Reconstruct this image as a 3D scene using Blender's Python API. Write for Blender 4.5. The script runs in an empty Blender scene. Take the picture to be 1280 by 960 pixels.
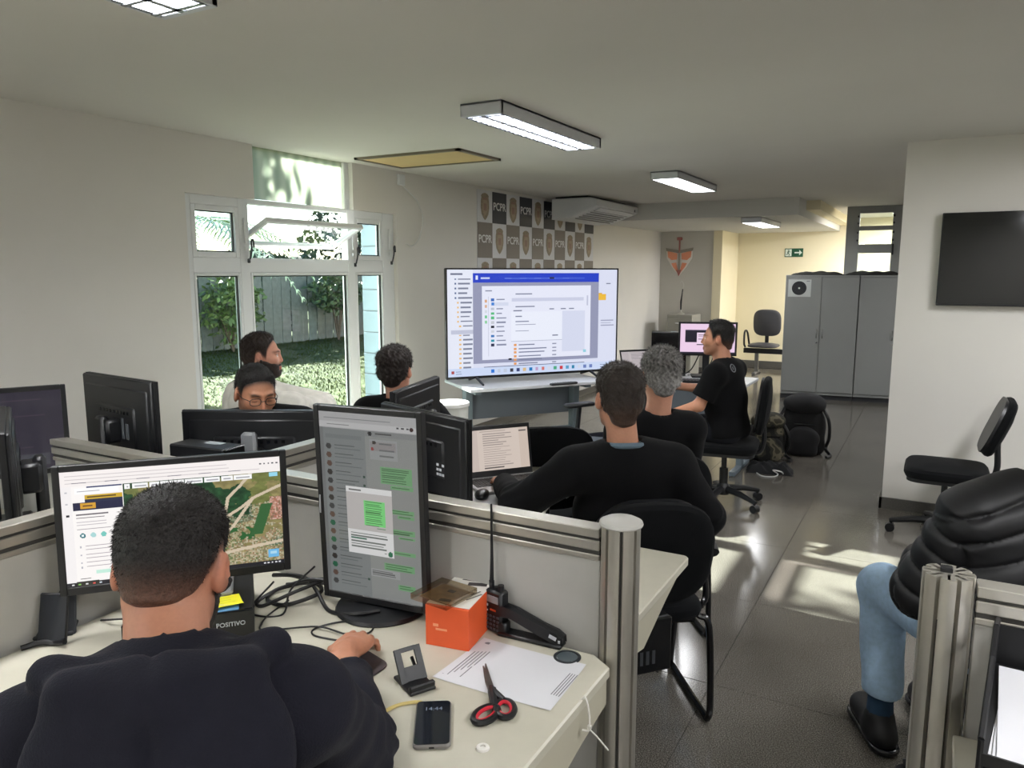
import bpy, bmesh, math, random
import numpy as np
from mathutils import Vector, Matrix
R_ = math.radians
SC = bpy.context.scene
COL = SC.collection
rng = np.random.default_rng(7)
random.seed(7)

# ------------------------------------------------------------------ camera, sky, sun, exposure
cam_d = bpy.data.cameras.new('camera')
cam = bpy.data.objects.new('camera', cam_d); COL.objects.link(cam)
cam.location = (0, 0, 1.65)
cam.rotation_euler = (R_(90 - 8.442), 0, R_(29.12))
cam_d.sensor_width = 36; cam_d.lens = 36 * 950 / 1280
cam_d.clip_start = 0.05; cam_d.clip_end = 300
SC.camera = cam
SUN_EL, SUN_AZ = R_(26.5), math.atan2(0.08, -1.0)      # azimuth measured from +X
sun_dir = Vector((math.cos(SUN_AZ) * math.cos(SUN_EL), math.sin(SUN_AZ) * math.cos(SUN_EL), math.sin(SUN_EL)))
w = bpy.data.worlds.new('sky'); SC.world = w; w.use_nodes = True
nt = w.node_tree; bg = nt.nodes['Background']
sky = nt.nodes.new('ShaderNodeTexSky'); sky.sky_type = 'NISHITA'; sky.sun_disc = False
sky.sun_elevation = SUN_EL; sky.sun_rotation = math.atan2(sun_dir.x, sun_dir.y); sky.dust_density = .4; sky.air_density = 1.0; sky.ozone_density = 2.0
nt.links.new(sky.outputs[0], bg.inputs[0]); bg.inputs[1].default_value = 0.34
sd = bpy.data.lights.new('sun', 'SUN'); sd.energy = 36.0; sd.angle = R_(0.6); sd.color = (1, .97, .93)
sun = bpy.data.objects.new('sun', sd); COL.objects.link(sun)
sun.rotation_euler = sun_dir.to_track_quat('Z', 'Y').to_euler()
SC.view_settings.view_transform = 'Standard'; SC.view_settings.look = 'None'
SC.view_settings.exposure = 0.6; SC.view_settings.gamma = 1.0; SC.view_settings.use_curve_mapping = False
LAMP_W = 32.0     # watts of each ceiling luminaire

# ------------------------------------------------------------------ materials
def lin(c):
    c = np.asarray(c, float) / 255.0
    return np.where(c <= .04045, c / 12.92, ((c + .055) / 1.055) ** 2.4)

MATS = {}
def mat(name, col, rough=.5, metal=0., spec=.5, bump=None, noise=None, emit=0., trans=0., alpha=1., ior=1.5, coat=0., sheen=0.):
    """Procedural principled material; col is sRGB 0-255. noise=(scale, amount) varies the colour, bump=(scale, strength)."""
    if name in MATS: return MATS[name]
    m = bpy.data.materials.new(name); m.use_nodes = True; MATS[name] = m
    N, L = m.node_tree.nodes, m.node_tree.links
    b = N['Principled BSDF']; c = (*lin(col), 1)
    b.inputs['Base Color'].default_value = c
    b.inputs['Roughness'].default_value = rough; b.inputs['Metallic'].default_value = metal
    b.inputs['Specular IOR Level'].default_value = spec; b.inputs['IOR'].default_value = ior
    b.inputs['Transmission Weight'].default_value = trans; b.inputs['Alpha'].default_value = alpha
    b.inputs['Coat Weight'].default_value = coat; b.inputs['Sheen Weight'].default_value = sheen
    if emit:
        b.inputs['Emission Color'].default_value = c; b.inputs['Emission Strength'].default_value = emit
    tc = None
    if noise or bump:
        tc = N.new('ShaderNodeTexCoord')
    if noise:
        n = N.new('ShaderNodeTexNoise'); n.inputs['Scale'].default_value = noise[0]; n.inputs['Detail'].default_value = 5
        L.new(tc.outputs['Object'], n.inputs['Vector'])
        r = N.new('ShaderNodeValToRGB'); a = noise[1]; cl = lin(col)
        r.color_ramp.elements[0].position = .3; r.color_ramp.elements[1].position = .7
        r.color_ramp.elements[0].color = (*(cl * (1 - a)), 1); r.color_ramp.elements[1].color = (*np.minimum(cl * (1 + a), 1), 1)
        L.new(n.outputs['Fac'], r.inputs[0]); L.new(r.outputs[0], b.inputs['Base Color'])
    if bump:
        n2 = N.new('ShaderNodeTexNoise'); n2.inputs['Scale'].default_value = bump[0]; n2.inputs['Detail'].default_value = 4
        L.new(tc.outputs['Object'], n2.inputs['Vector'])
        bp = N.new('ShaderNodeBump'); bp.inputs['Strength'].default_value = bump[1]; bp.inputs['Distance'].default_value = .004
        L.new(n2.outputs['Fac'], bp.inputs['Height']); L.new(bp.outputs[0], b.inputs['Normal'])
    return m

def attr_mat(name, rough=.5, emit=0., bump=None, spec=.4, sheen=0., sss=0.):
    """Material that takes its colour from the mesh's own colour attribute (print, screens, skin)."""
    if name in MATS: return MATS[name]
    m = bpy.data.materials.new(name); m.use_nodes = True; MATS[name] = m
    N, L = m.node_tree.nodes, m.node_tree.links
    b = N['Principled BSDF']; a = N.new('ShaderNodeVertexColor'); a.layer_name = 'Col'
    b.inputs['Roughness'].default_value = rough; b.inputs['Specular IOR Level'].default_value = spec
    b.inputs['Sheen Weight'].default_value = sheen
    if sss: b.inputs['Subsurface Weight'].default_value = sss; b.inputs['Subsurface Radius'].default_value = (.012, .005, .003)
    if emit:
        b.inputs['Base Color'].default_value = (.01, .01, .012, 1)
        L.new(a.outputs[0], b.inputs['Emission Color']); b.inputs['Emission Strength'].default_value = emit
    else:
        L.new(a.outputs[0], b.inputs['Base Color'])
    if bump:
        tc = N.new('ShaderNodeTexCoord'); n2 = N.new('ShaderNodeTexNoise'); n2.inputs['Scale'].default_value = bump[0]; n2.inputs['Detail'].default_value = 4
        L.new(tc.outputs['Object'], n2.inputs['Vector'])
        bp = N.new('ShaderNodeBump'); bp.inputs['Strength'].default_value = bump[1]; bp.inputs['Distance'].default_value = .003
        L.new(n2.outputs['Fac'], bp.inputs['Height']); L.new(bp.outputs[0], b.inputs['Normal'])
    return m

# ------------------------------------------------------------------ mesh building
def rz(a):
    c, s = math.cos(a), math.sin(a); return np.array([[c, -s, 0], [s, c, 0], [0, 0, 1.]])
def rx(a):
    c, s = math.cos(a), math.sin(a); return np.array([[1., 0, 0], [0, c, -s], [0, s, c]])
def ry(a):
    c, s = math.cos(a), math.sin(a); return np.array([[c, 0, s], [0, 1., 0], [-s, 0, c]])

class MB:
    """Collects shapes for ONE mesh object."""
    def __init__(s): s.v = []; s.f = []
    def add(s, v, f):
        o = len(s.v); s.v.extend([tuple(map(float, p)) for p in v]); s.f.extend([tuple(i + o for i in q) for q in f]); return s
    def box(s, c, d, rot=None, ch=0.):
        """Box of size d at centre c, edges chamfered by ch."""
        h = np.array(d, float) / 2
        if ch <= 0:
            v = np.array([[x, y, z] for x in (-1, 1) for y in (-1, 1) for z in (-1, 1)]) * h
            f = [(0, 1, 3, 2), (4, 6, 7, 5), (0, 4, 5, 1), (2, 3, 7, 6), (0, 2, 6, 4), (1, 5, 7, 3)]
        else:
            ch = min(ch, h.min() * .95); v = []; idx = {}
            for x in (-1, 1):
                for y in (-1, 1):
                    for z in (-1, 1):
                        for ax in range(3):
                            p = np.array([x, y, z]) * (h - ch); p[ax] = (x, y, z)[ax] * h[ax]
                            idx[(x, y, z, ax)] = len(v); v.append(p)
            f = []
            sg = (-1, 1)
            for ax in range(3):
                a1, a2 = (ax + 1) % 3, (ax + 2) % 3
                for q in sg:
                    k = []
                    for u, t in ((-1, -1), (1, -1), (1, 1), (-1, 1)):
                        e = [0, 0, 0]; e[ax] = q; e[a1] = u; e[a2] = t; k.append(idx[(*e, ax)])
                    f.append(tuple(k if q > 0 else k[::-1]))
                for u in sg:
                    for t in sg:
                        k = []
                        for q, aa in ((-1, a1), (1, a1), (1, a2), (-1, a2)):
                            e = [0, 0, 0]; e[ax] = q; e[a1] = u; e[a2] = t; k.append(idx[(*e, aa)])
                        f.append(tuple(k if u * t < 0 else k[::-1]))
            for x in sg:
                for y in sg:
                    for z in sg:
                        k = [idx[(x, y, z, a)] for a in range(3)]; f.append(tuple(k if x * y * z > 0 else k[::-1]))
            v = np.array(v)
        if rot is not None: v = v @ np.asarray(rot).T
        return s.add(v + np.array(c, float), f)
    def prism(s, poly, z0, z1, axes=None, org=(0, 0, 0), ch=0.):
        """Extrude a counter-clockwise polygon from z0 to z1; axes = 3x3 rows (x,y,z axis vectors)."""
        p = np.array(poly, float); n = len(p)
        rings = [(p, z0), (p, z1)]
        if ch:
            c = p.mean(0); e = np.roll(p, -1, 0) - np.roll(p, 1, 0); nr = np.stack([e[:, 1], -e[:, 0]], 1); nr /= np.linalg.norm(nr, axis=1)[:, None] + 1e-9
            q = p - nr * ch
            rings = [(q, z0), (p, z0 + ch), (p, z1 - ch), (q, z1)]
        v = np.concatenate([np.c_[q, np.full(n, z)] for q, z in rings])
        f = [tuple(range(n))[::-1], tuple(range((len(rings) - 1) * n, len(rings) * n))]
        for k in range(len(rings) - 1):
            for i in range(n):
                j = (i + 1) % n; f.append((k * n + i, k * n + j, (k + 1) * n + j, (k + 1) * n + i))
        if axes is not None: v = v @ np.array(axes, float)
        return s.add(v + np.array(org, float), f)
    def cyl(s, a, b, r, r2=None, n=16, cap=True):
        a, b = np.array(a, float), np.array(b, float); r2 = r if r2 is None else r2
        return s.rings([a, b], [r, r2], n, cap)
    def rings(s, pts, rad, n=12, cap=True, closed=False):
        pts = np.array(pts, float); m = len(pts); v = []
        t = np.gradient(pts, axis=0) if not closed else np.roll(pts, -1, 0) - np.roll(pts, 1, 0)
        t /= np.linalg.norm(t, axis=1)[:, None] + 1e-12
        ref = np.array([0, 0, 1.]) if abs(t[0][2]) < .9 else np.array([1., 0, 0])
        u = np.cross(t[0], ref); u /= np.linalg.norm(u)
        an = np.arange(n) * 2 * np.pi / n
        rad = np.broadcast_to(np.asarray(rad, float), (m,))
        for i in range(m):
            u = u - t[i] * (u @ t[i]); u /= np.linalg.norm(u) + 1e-12; w_ = np.cross(t[i], u)
            v.append(pts[i] + rad[i] * (np.cos(an)[:, None] * u + np.sin(an)[:, None] * w_))
        v = np.concatenate(v); f = []
        for k in range(m if closed else m - 1):
            k2 = (k + 1) % m
            for i in range(n):
                j = (i + 1) % n; f.append((k * n + i, k * n + j, k2 * n + j, k2 * n + i))
        if cap and not closed: f += [tuple(range(n))[::-1], tuple(range((m - 1) * n, m * n))]
        return s.add(v, f)
    def tube(s, pts, r, n=8, sub=6, closed=False):
        """Smooth (Catmull-Rom) tube through pts."""
        p = [np.array(q, float) for q in pts]; out = []; m = len(p)
        if closed: idx = range(m)
        else: idx = range(m - 1)
        for i in idx:
            p1, p2 = p[i], p[(i + 1) % m]; p0 = p[i - 1] if (i > 0 or closed) else 2 * p1 - p2
            p3 = p[(i + 2) % m] if (i + 2 < m or closed) else 2 * p2 - p1
            for k in range(sub):
                t = k / sub
                out.append(.5 * (2 * p1 + (p2 - p0) * t + (2 * p0 - 5 * p1 + 4 * p2 - p3) * t * t + (3 * p1 - p0 - 3 * p2 + p3) * t ** 3))
        if not closed: out.append(p[-1])
        return s.rings(out, r, n, closed=closed)
    def lathe(s, prof, c=(0, 0, 0), n=24, rot=None):
        """prof = [(r, z)...] bottom to top."""
        an = np.arange(n) * 2 * np.pi / n; v = []
        for r, z in prof: v += [(max(r, 1e-5) * math.cos(a), max(r, 1e-5) * math.sin(a), z) for a in an]
        f = [tuple(range(n))[::-1]]
        for k in range(len(prof) - 1):
            for i in range(n):
                j = (i + 1) % n; f.append((k * n + i, k * n + j, (k + 1) * n + j, (k + 1) * n + i))
        f.append(tuple(range((len(prof) - 1) * n, len(prof) * n)))
        v = np.array(v)
        if rot is not None: v = v @ np.asarray(rot).T
        return s.add(v + np.array(c, float), f)
    def sweep_slab(s, prof, x0, x1, axes=None, org=(0, 0, 0)):
        return s.prism(prof, x0, x1, axes, org)
    def build(s, name, m, parent=None, smooth=35):
        me = bpy.data.meshes.new(name); me.from_pydata(s.v, [], s.f); me.update()
        return finish(name, me, m, parent, smooth)

def finish(name, me, m, parent=None, smooth=35):
    if m is not None: me.materials.append(m)
    if smooth:
        me.shade_smooth()
        if smooth < 170: me.set_sharp_from_angle(angle=R_(smooth))
    o = bpy.data.objects.new(name, me); COL.objects.link(o)
    if parent is not None: o.parent = parent
    return o

def np_mesh(name, v, f, m, parent=None, smooth=180, col=None):
    """Mesh from numpy arrays (all quads or all triangles); col = per-vertex linear RGB."""
    v = np.asarray(v, np.float32); f = np.asarray(f, np.int32); k = f.shape[1]
    me = bpy.data.meshes.new(name)
    me.vertices.add(len(v)); me.vertices.foreach_set('co', v.ravel())
    me.loops.add(f.size); me.loops.foreach_set('vertex_index', f.ravel())
    me.polygons.add(len(f)); me.polygons.foreach_set('loop_start', np.arange(0, f.size, k, dtype=np.int32))
    me.update(calc_edges=True)
    if col is not None:
        a = me.color_attributes.new('Col', 'FLOAT_COLOR', 'POINT')
        a.data.foreach_set('color', np.c_[col, np.ones(len(v))].astype(np.float32).ravel())
    return finish(name, me, m, parent, smooth)

def print_mesh(name, img, W, H, m, parent=None, axes=((1, 0, 0), (0, 0, 1)), org=(0, 0, 0)):
    """Flat print or screen picture: one grid of small faces, each with its own colour. img (rows from the top, sRGB 0-255)."""
    h, w_ = img.shape[:2]; ax, ay = np.array(axes[0], float), np.array(axes[1], float)
    xs = np.linspace(-W / 2, W / 2, w_ + 1); ys = np.linspace(H / 2, -H / 2, h + 1)
    v = (xs[None, :, None] * ax + ys[:, None, None] * ay).reshape(-1, 3) + np.array(org, float)
    i = np.arange(h)[:, None] * (w_ + 1) + np.arange(w_)[None, :]
    f = np.stack([i + w_ + 1, i + w_ + 2, i + 1, i], -1).reshape(-1, 4)
    me = bpy.data.meshes.new(name)
    me.vertices.add(len(v)); me.vertices.foreach_set('co', v.astype(np.float32).ravel())
    me.loops.add(f.size); me.loops.foreach_set('vertex_index', f.astype(np.int32).ravel())
    me.polygons.add(len(f)); me.polygons.foreach_set('loop_start', np.arange(0, f.size, 4, dtype=np.int32))
    me.update(calc_edges=True)
    c = lin(img).reshape(-1, 3); c = np.repeat(np.c_[c, np.ones(len(c))], 4, 0)
    a = me.color_attributes.new('Col', 'FLOAT_COLOR', 'CORNER'); a.data.foreach_set('color', c.astype(np.float32).ravel())
    return finish(name, me, m, parent, 0)

def text_mesh(name, txt, size, m, parent=None, axes=((1, 0, 0), (0, 0, 1)), org=(0, 0, 0), bold=.0, depth=.0005):
    """Lettering: a flat text of the given cap size, centred at org, lying in the plane of axes."""
    cu = bpy.data.curves.new('lettering_curve', 'FONT'); cu.body = txt; cu.size = size; cu.align_x = 'CENTER'; cu.align_y = 'CENTER'; cu.offset = bold * size; cu.extrude = depth; cu.resolution_u = 3
    t = bpy.data.objects.new('lettering_tmp', cu); COL.objects.link(t)
    bpy.context.view_layer.update()
    me = bpy.data.meshes.new_from_object(t.evaluated_get(bpy.context.evaluated_depsgraph_get()))
    bpy.data.objects.remove(t); bpy.data.curves.remove(cu)
    v = np.empty(len(me.vertices) * 3, np.float32); me.vertices.foreach_get('co', v); v = v.reshape(-1, 3)
    ax, ay = np.array(axes[0], float), np.array(axes[1], float); az = np.cross(ax, ay)
    v = v[:, :1] * ax + v[:, 1:2] * ay + v[:, 2:] * az + np.array(org, float)
    me.vertices.foreach_set('co', v.astype(np.float32).ravel()); me.materials.clear(); me.update(); me.name = name
    return finish(name, me, m, parent, 0)

def thing(name, label, cat, loc=(0, 0, 0), rot=0., group=None):
    o = bpy.data.objects.new(name, None); COL.objects.link(o); o.empty_display_size = .1
    o.location = loc; o.rotation_euler = (0, 0, rot)
    return tag(o, label, cat, group)
def tag(o, label, cat, group=None):
    o['label'] = label; o['category'] = cat
    if group: o['group'] = group
    return o
def struct(o): o['kind'] = 'structure'; return o
def stuff(o): o['kind'] = 'stuff'; return o
def dup(root, loc, rot, label=None, group=None):
    r = root.copy(); COL.objects.link(r); r.location = loc; r.rotation_euler = (0, 0, rot)
    if label: r['label'] = label
    if group: r['group'] = group
    for ch in list(root.children):
        c = ch.copy(); COL.objects.link(c); c.parent = r
        for g in list(ch.children):
            d = g.copy(); COL.objects.link(d); d.parent = c
    return r
def share(o, name, loc=None, rot=None, parent=None):
    c = bpy.data.objects.new(name, o.data); COL.objects.link(c)
    if parent is not None: c.parent = parent
    if loc is not None: c.location = loc
    if rot is not None: c.rotation_euler = rot
    return c

# common materials
WALL = mat('wall_paint', (222, 219, 212), .8, bump=(60, .06), noise=(1.3, .03))
WALLB = mat('cream_wall_paint', (232, 222, 190), .8, bump=(60, .06), noise=(1.3, .03))
CEIL = mat('ceiling_paint', (212, 209, 201), .9, bump=(30, .05), noise=(.9, .03))
WHITE = mat('white_frame_paint', (226, 228, 228), .4)
ALU = mat('brushed_aluminium', (186, 182, 172), .38, .75, noise=(9, .08), bump=(180, .05))
DKALU = mat('dark_groove', (58, 56, 52), .6)
PANEL = mat('partition_laminate', (176, 174, 168), .45, noise=(14, .03))
DESK = mat('cream_desk_laminate', (190, 186, 170), .32, noise=(20, .03), bump=(220, .03))
DESKE = mat('desk_edge_band', (180, 175, 156), .4)
BLK = mat('black_plastic', (17, 18, 21), .42, noise=(30, .1))
BLKG = mat('black_gloss_plastic', (14, 15, 18), .18)
DKG = mat('dark_grey_plastic', (52, 54, 58), .5)
FAB = mat('black_fabric', (13, 14, 16), .9, bump=(500, .35), sheen=.03, spec=.12)
GREYM = mat('grey_lacquered_steel', (128, 130, 128), .45, noise=(3, .03))
CHROME = mat('chrome', (200, 202, 205), .18, 1.)
# ------------------------------------------------------------------ setting
XW, YB, XR, CE = -4.08, -3.2, 4.2, 2.49
def block(name, x0, x1, y0, y1, z0, z1, m, parent=None):
    return MB().box(((x0 + x1) / 2, (y0 + y1) / 2, (z0 + z1) / 2), (x1 - x0, y1 - y0, z1 - z0)).build(name, m, parent, 0)

# floor: slab plus one object per polished granite tile
GROUT = mat('grout', (62, 60, 56), .8)
floor = struct(block('floor', XW - .15, XR, YB, 13.6, -.16, -.005, GROUT))
TILE = bpy.data.materials.new('polished_granite'); TILE.use_nodes = True
N, L = TILE.node_tree.nodes, TILE.node_tree.links
b = N['Principled BSDF']; tc = N.new('ShaderNodeTexCoord'); oi = N.new('ShaderNodeObjectInfo')
v1 = N.new('ShaderNodeTexNoise'); v1.inputs['Scale'].default_value = 240; v1.inputs['Detail'].default_value = 8; v1.inputs['Roughness'].default_value = .75
v2 = N.new('ShaderNodeTexNoise'); v2.inputs['Scale'].default_value = 2.2; v2.inputs['Detail'].default_value = 6
geo = N.new('ShaderNodeNewGeometry')
L.new(geo.outputs['Position'], v1.inputs['Vector']); L.new(geo.outputs['Position'], v2.inputs['Vector'])
r1 = N.new('ShaderNodeValToRGB'); e = r1.color_ramp.elements
e[0].position = .44; e[0].color = (*lin((66, 63, 58)), 1); e[1].position = .57; e[1].color = (*lin((150, 145, 136)), 1)
k = r1.color_ramp.elements.new(.5); k.color = (*lin((96, 91, 84)), 1)
mx = N.new('ShaderNodeMix'); mx.data_type = 'RGBA'; mx.blend_type = 'MULTIPLY'; mx.inputs[0].default_value = .5
mr = N.new('ShaderNodeMapRange'); mr.inputs[1].default_value = .3; mr.inputs[2].default_value = .7; mr.inputs[3].default_value = .6; mr.inputs[4].default_value = 1.
L.new(v1.outputs['Fac'], r1.inputs[0]); L.new(v2.outputs['Fac'], mr.inputs[0]); L.new(r1.outputs[0], mx.inputs['A']); L.new(mr.outputs[0], mx.inputs['B'])
L.new(mx.outputs['Result'], b.inputs['Base Color'])
rr = N.new('ShaderNodeMapRange'); rr.inputs[3].default_value = .1; rr.inputs[4].default_value = .2
L.new(v2.outputs['Fac'], rr.inputs[0]); L.new(rr.outputs[0], b.inputs['Roughness']); b.inputs['Specular IOR Level'].default_value = .75
TS = .87; proto = None
for i in range(10):
    for j in range(20):
        x, y = -.69 - TS * 4 + TS * (i + .5), YB + TS * (j + .5)
        if x > XR - .1 or x < XW - .4 or y > 13.5: continue
        sx0, sx1 = max(x - TS / 2, XW - .02), min(x + TS / 2, XR); sy1 = min(y + TS / 2, 13.52)
        if sx0 > x - TS / 2 or sx1 < x + TS / 2 or sy1 < y + TS / 2:
            t = MB().box(((sx0 + sx1) / 2, (y - TS / 2 + sy1) / 2, -.003), (sx1 - sx0 - .003, sy1 - y + TS / 2 - .003, .006), ch=.0008).build('tile', TILE, floor, 0)
        elif proto is None:
            t = proto = MB().box((0, 0, -.003), (TS - .003, TS - .003, .006), ch=.0008).build('tile', TILE, floor, 0); t.location = (x, y, 0)
        else:
            share(proto, 'tile', (x, y, 0), parent=floor)

# ceiling with an access hatch
ceiling = struct(block('ceiling', XW - .15, XR, YB, 13.6, CE, CE + .12, CEIL))
HATCH = mat('ochre_hatch_board', (206, 182, 130), .75, noise=(2, .06))
hb = MB().box((-3.42, 4.84, CE - .006), (.86, .5, .012)).build('hatch_panel', HATCH, ceiling, 0)
fr = MB()
for c, d in (((-3.87, 4.84), (.03, .58)), ((-2.97, 4.84), (.03, .58)), ((-3.42, 4.565), (.93, .03)), ((-3.42, 5.115), (.93, .03))):
    fr.box((*c, CE - .008), (*d, .018))
fr.build('hatch_frame', mat('hatch_frame_metal', (120, 112, 96), .5), ceiling, 0)

# left wall with its window opening, in pieces round the hole
WX0, WX1 = XW - .15, XW
wl = MB()
for y0, y1, z0, z1 in ((YB, -2.6, 0, CE), (-2.6, -.4, 0, .9), (-2.6, -.4, 2.2, CE), (-.4, 3.2, 0, CE), (5.3, 13.6, 0, CE), (3.2, 3.75, 2.13, CE), (4.75, 5.3, 2.13, CE), (3.2, 5.3, 0, .1)):
    wl.box(((WX0 + WX1) / 2, (y0 + y1) / 2, (z0 + z1) / 2), (.15, y1 - y0, z1 - z0))
struct(wl.build('wall_left', WALL, None, 0))
struct(block('wall_back', XW - .15, XR, YB - .15, YB, 0, CE, WALL))
struct(block('wall_right', XR, XR + .15, YB, 13.6, 0, CE, WALL))
struct(block('wall_stub', -.245, XR, 5.79, 5.95, 0, CE, WALL))
struct(block('wall_far', -3.2, XR, 13.5, 13.65, 0, CE, WALLB))
struct(block('wall_crest', XW, -3.2, 12.4, 13.6, 0, CE, mat('grey_wall_paint', (196, 193, 184), .8, noise=(2, .03))))
struct(block('trim_1', -3.2, -3.06, 12.38, 13.5, 0, CE, WALLB))
# door wall at the far right
dw = MB()
for x0, x1, z0, z1 in ((-.46, XR, 0, CE),):
    dw.box(((x0 + x1) / 2, 11.15, (z0 + z1) / 2), (x1 - x0, .1, z1 - z0))
struct(dw.build('wall_door', WALL, None, 0))
# soffit
struct(block('ceiling_soffit', XW, -1.46, 9.36, 13.5, 2.29, CE, mat('soffit_paint', (204, 203, 197), .85, noise=(1.2, .03))))
struct(block('ceiling_beam', -1.46, -1.30, 9.9, 13.5, 2.38, CE, WALLB))
BASE = mat('granite_skirting', (92, 90, 86), .3, noise=(120, .2))
for nm, a in (('baseboard_stub', (-.26, XR, 5.775, 5.79, 0, .08)), ('baseboard_far', (-3.06, 0, 13.48, 13.5, 0, .12)), ('baseboard_left', (XW, XW + .015, 5.31, 12.4, 0, .08)), ('baseboard_window', (XW, XW + .015, YB, 3.19, 0, .08)), ('baseboard_crest', (XW, -3.2, 12.385, 12.4, 0, .08)), ('baseboard_end', (-.26, -.245, 5.775, 5.95, 0, .08))):
    struct(block(nm, *a, BASE))

# ------------------------------------------------------------------ window_1 (left wall)
GLASS = bpy.data.materials.new('window_glass'); GLASS.use_nodes = True
N, L = GLASS.node_tree.nodes, GLASS.node_tree.links
for n in list(N): N.remove(n)
out = N.new('ShaderNodeOutputMaterial'); mixs = N.new('ShaderNodeMixShader'); tr = N.new('ShaderNodeBsdfTransparent'); gl = N.new('ShaderNodeBsdfGlossy'); fre = N.new('ShaderNodeFresnel')
tr.inputs[0].default_value = (.9, .95, .93, 1); gl.inputs[1].default_value = .0; fre.inputs[0].default_value = 1.45
gm = N.new('ShaderNodeNewGeometry'); iv = N.new('ShaderNodeMath'); iv.operation = 'SUBTRACT'; iv.inputs[0].default_value = 1.
mm = N.new('ShaderNodeMath'); mm.operation = 'MULTIPLY'
L.new(gm.outputs['Backfacing'], iv.inputs[1]); L.new(iv.outputs[0], mm.inputs[0]); L.new(fre.outputs[0], mm.inputs[1])
L.new(mm.outputs[0], mixs.inputs[0]); L.new(tr.outputs[0], mixs.inputs[1]); L.new(gl.outputs[0], mixs.inputs[2]); L.new(mixs.outputs[0], out.inputs[0])
FROST = bpy.data.materials.new('frosted_film'); FROST.use_nodes = True
N, L = FROST.node_tree.nodes, FROST.node_tree.links
for n in list(N): N.remove(n)
out = N.new('ShaderNodeOutputMaterial'); a1 = N.new('ShaderNodeAddShader'); mixs = N.new('ShaderNodeMixShader'); tl = N.new('ShaderNodeBsdfTranslucent'); df = N.new('ShaderNodeBsdfDiffuse'); tr = N.new('ShaderNodeBsdfTransparent')
tcf = N.new('ShaderNodeTexCoord'); wv = N.new('ShaderNodeTexWave'); wv.bands_direction = 'Y'; wv.inputs['Scale'].default_value = 3.2; wv.inputs['Distortion'].default_value = 2; cr = N.new('ShaderNodeValToRGB')
cr.color_ramp.elements[0].color = (.34, .40, .32, 1); cr.color_ramp.elements[1].color = (.46, .5, .42, 1)
L.new(tcf.outputs['Object'], wv.inputs['Vector']); L.new(wv.outputs['Fac'], cr.inputs[0]); L.new(cr.outputs[0], tl.inputs[0]); L.new(cr.outputs[0], df.inputs[0])
m2 = N.new('ShaderNodeMixShader'); m2.inputs[0].default_value = .45
L.new(tl.outputs[0], m2.inputs[1]); L.new(df.outputs[0], m2.inputs[2])
mixs.inputs[0].default_value = .1; L.new(m2.outputs[0], mixs.inputs[1]); L.new(tr.outputs[0], mixs.inputs[2]); L.new(mixs.outputs[0], out.inputs[0])

win = struct(bpy.data.objects.new('window_1', None)); COL.objects.link(win); win.location = (XW, 0, 0)
FX, FD = -.07, .07          # frame plane and depth, local to the wall face
def bar(mb, y0, y1, z0, z1, d=FD, x=FX): mb.box((x, (y0 + y1) / 2, (z0 + z1) / 2), (d, y1 - y0, z1 - z0), ch=.004)
f = MB()
bar(f, 3.2, 3.26, .1, 2.13); bar(f, 5.15, 5.3, .1, 2.13); bar(f, 3.635, 3.72, .1, 2.13); bar(f, 4.715, 4.80, .1, 2.13)
bar(f, 3.26, 5.15, 1.64, 1.74, d=.062); bar(f, 3.26, 3.635, 2.07, 2.13); bar(f, 4.80, 5.15, 2.07, 2.13); bar(f, 3.26, 5.15, .1, .16, d=.062)
bar(f, 3.72, 4.715, 2.10, 2.135, d=.062); bar(f, 3.72, 3.77, 2.13, CE, d=.058); bar(f, 4.70, 4.76, 2.13, CE, d=.058)
f.build('window_frame', WHITE, win, 0)
def sash(y0, y1, z0, z1, w_=.035, x=FX + .012):
    s_ = MB()
    for a in ((y0, y0 + w_, z0, z1), (y1 - w_, y1, z0, z1), (y0 + w_, y1 - w_, z0, z0 + w_), (y0 + w_, y1 - w_, z1 - w_, z1)): bar(s_, *a, d=.05, x=x)
    o = s_.build('sash', WHITE, win, 0)
    g_ = MB().box((x, (y0 + y1) / 2, (z0 + z1) / 2), (.006, y1 - y0 - 2 * w_ + .01, z1 - z0 - 2 * w_ + .01)).build('pane', GLASS, o, 0)
    k_ = MB()
    for a in ((y0 + w_, y0 + w_ + .008, z0 + w_, z1 - w_), (y1 - w_ - .008, y1 - w_, z0 + w_, z1 - w_), (y0 + w_, y1 - w_, z0 + w_, z0 + w_ + .008), (y0 + w_, y1 - w_, z1 - w_ - .008, z1 - w_)): bar(k_, *a, d=.02, x=x)
    k_.build('gasket', BLK, o, 0)
    return o
sash(3.26, 3.635, 1.74, 2.07); sash(4.80, 5.15, 1.74, 2.07)
sash(3.26, 3.635, .16, 1.64, .02); sash(3.72, 4.715, .16, 1.64, .02); sash(4.80, 5.15, .16, 1.64, .02)
# middle pivot sash, standing open: top edge inside, bottom edge outside
hs = MB(); pw, ph, fw = .98, .36, .03
for c, d in (((0, 0, ph / 2 - fw / 2), (.035, pw, fw)), ((0, 0, -ph / 2 + fw / 2), (.035, pw, fw)), ((0, pw / 2 - fw / 2, 0), (.035, fw, ph - 2 * fw)), ((0, -pw / 2 + fw / 2, 0), (.035, fw, ph - 2 * fw))): hs.box(c, d, ch=.004)
ho = hs.build('pivot_sash', WHITE, win, 0); ho.location = (-.03, 4.215, 1.915); ho.rotation_euler = (0, R_(64), 0)
MB().box((0, 0, 0), (.006, pw - 2 * fw + .01, ph - 2 * fw + .01)).build('pane', GLASS, ho, 0)
MB().box((FX, 4.235, 2.315), (.008, .94, .35)).build('frosted_pane', FROST, win, 0)
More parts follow.
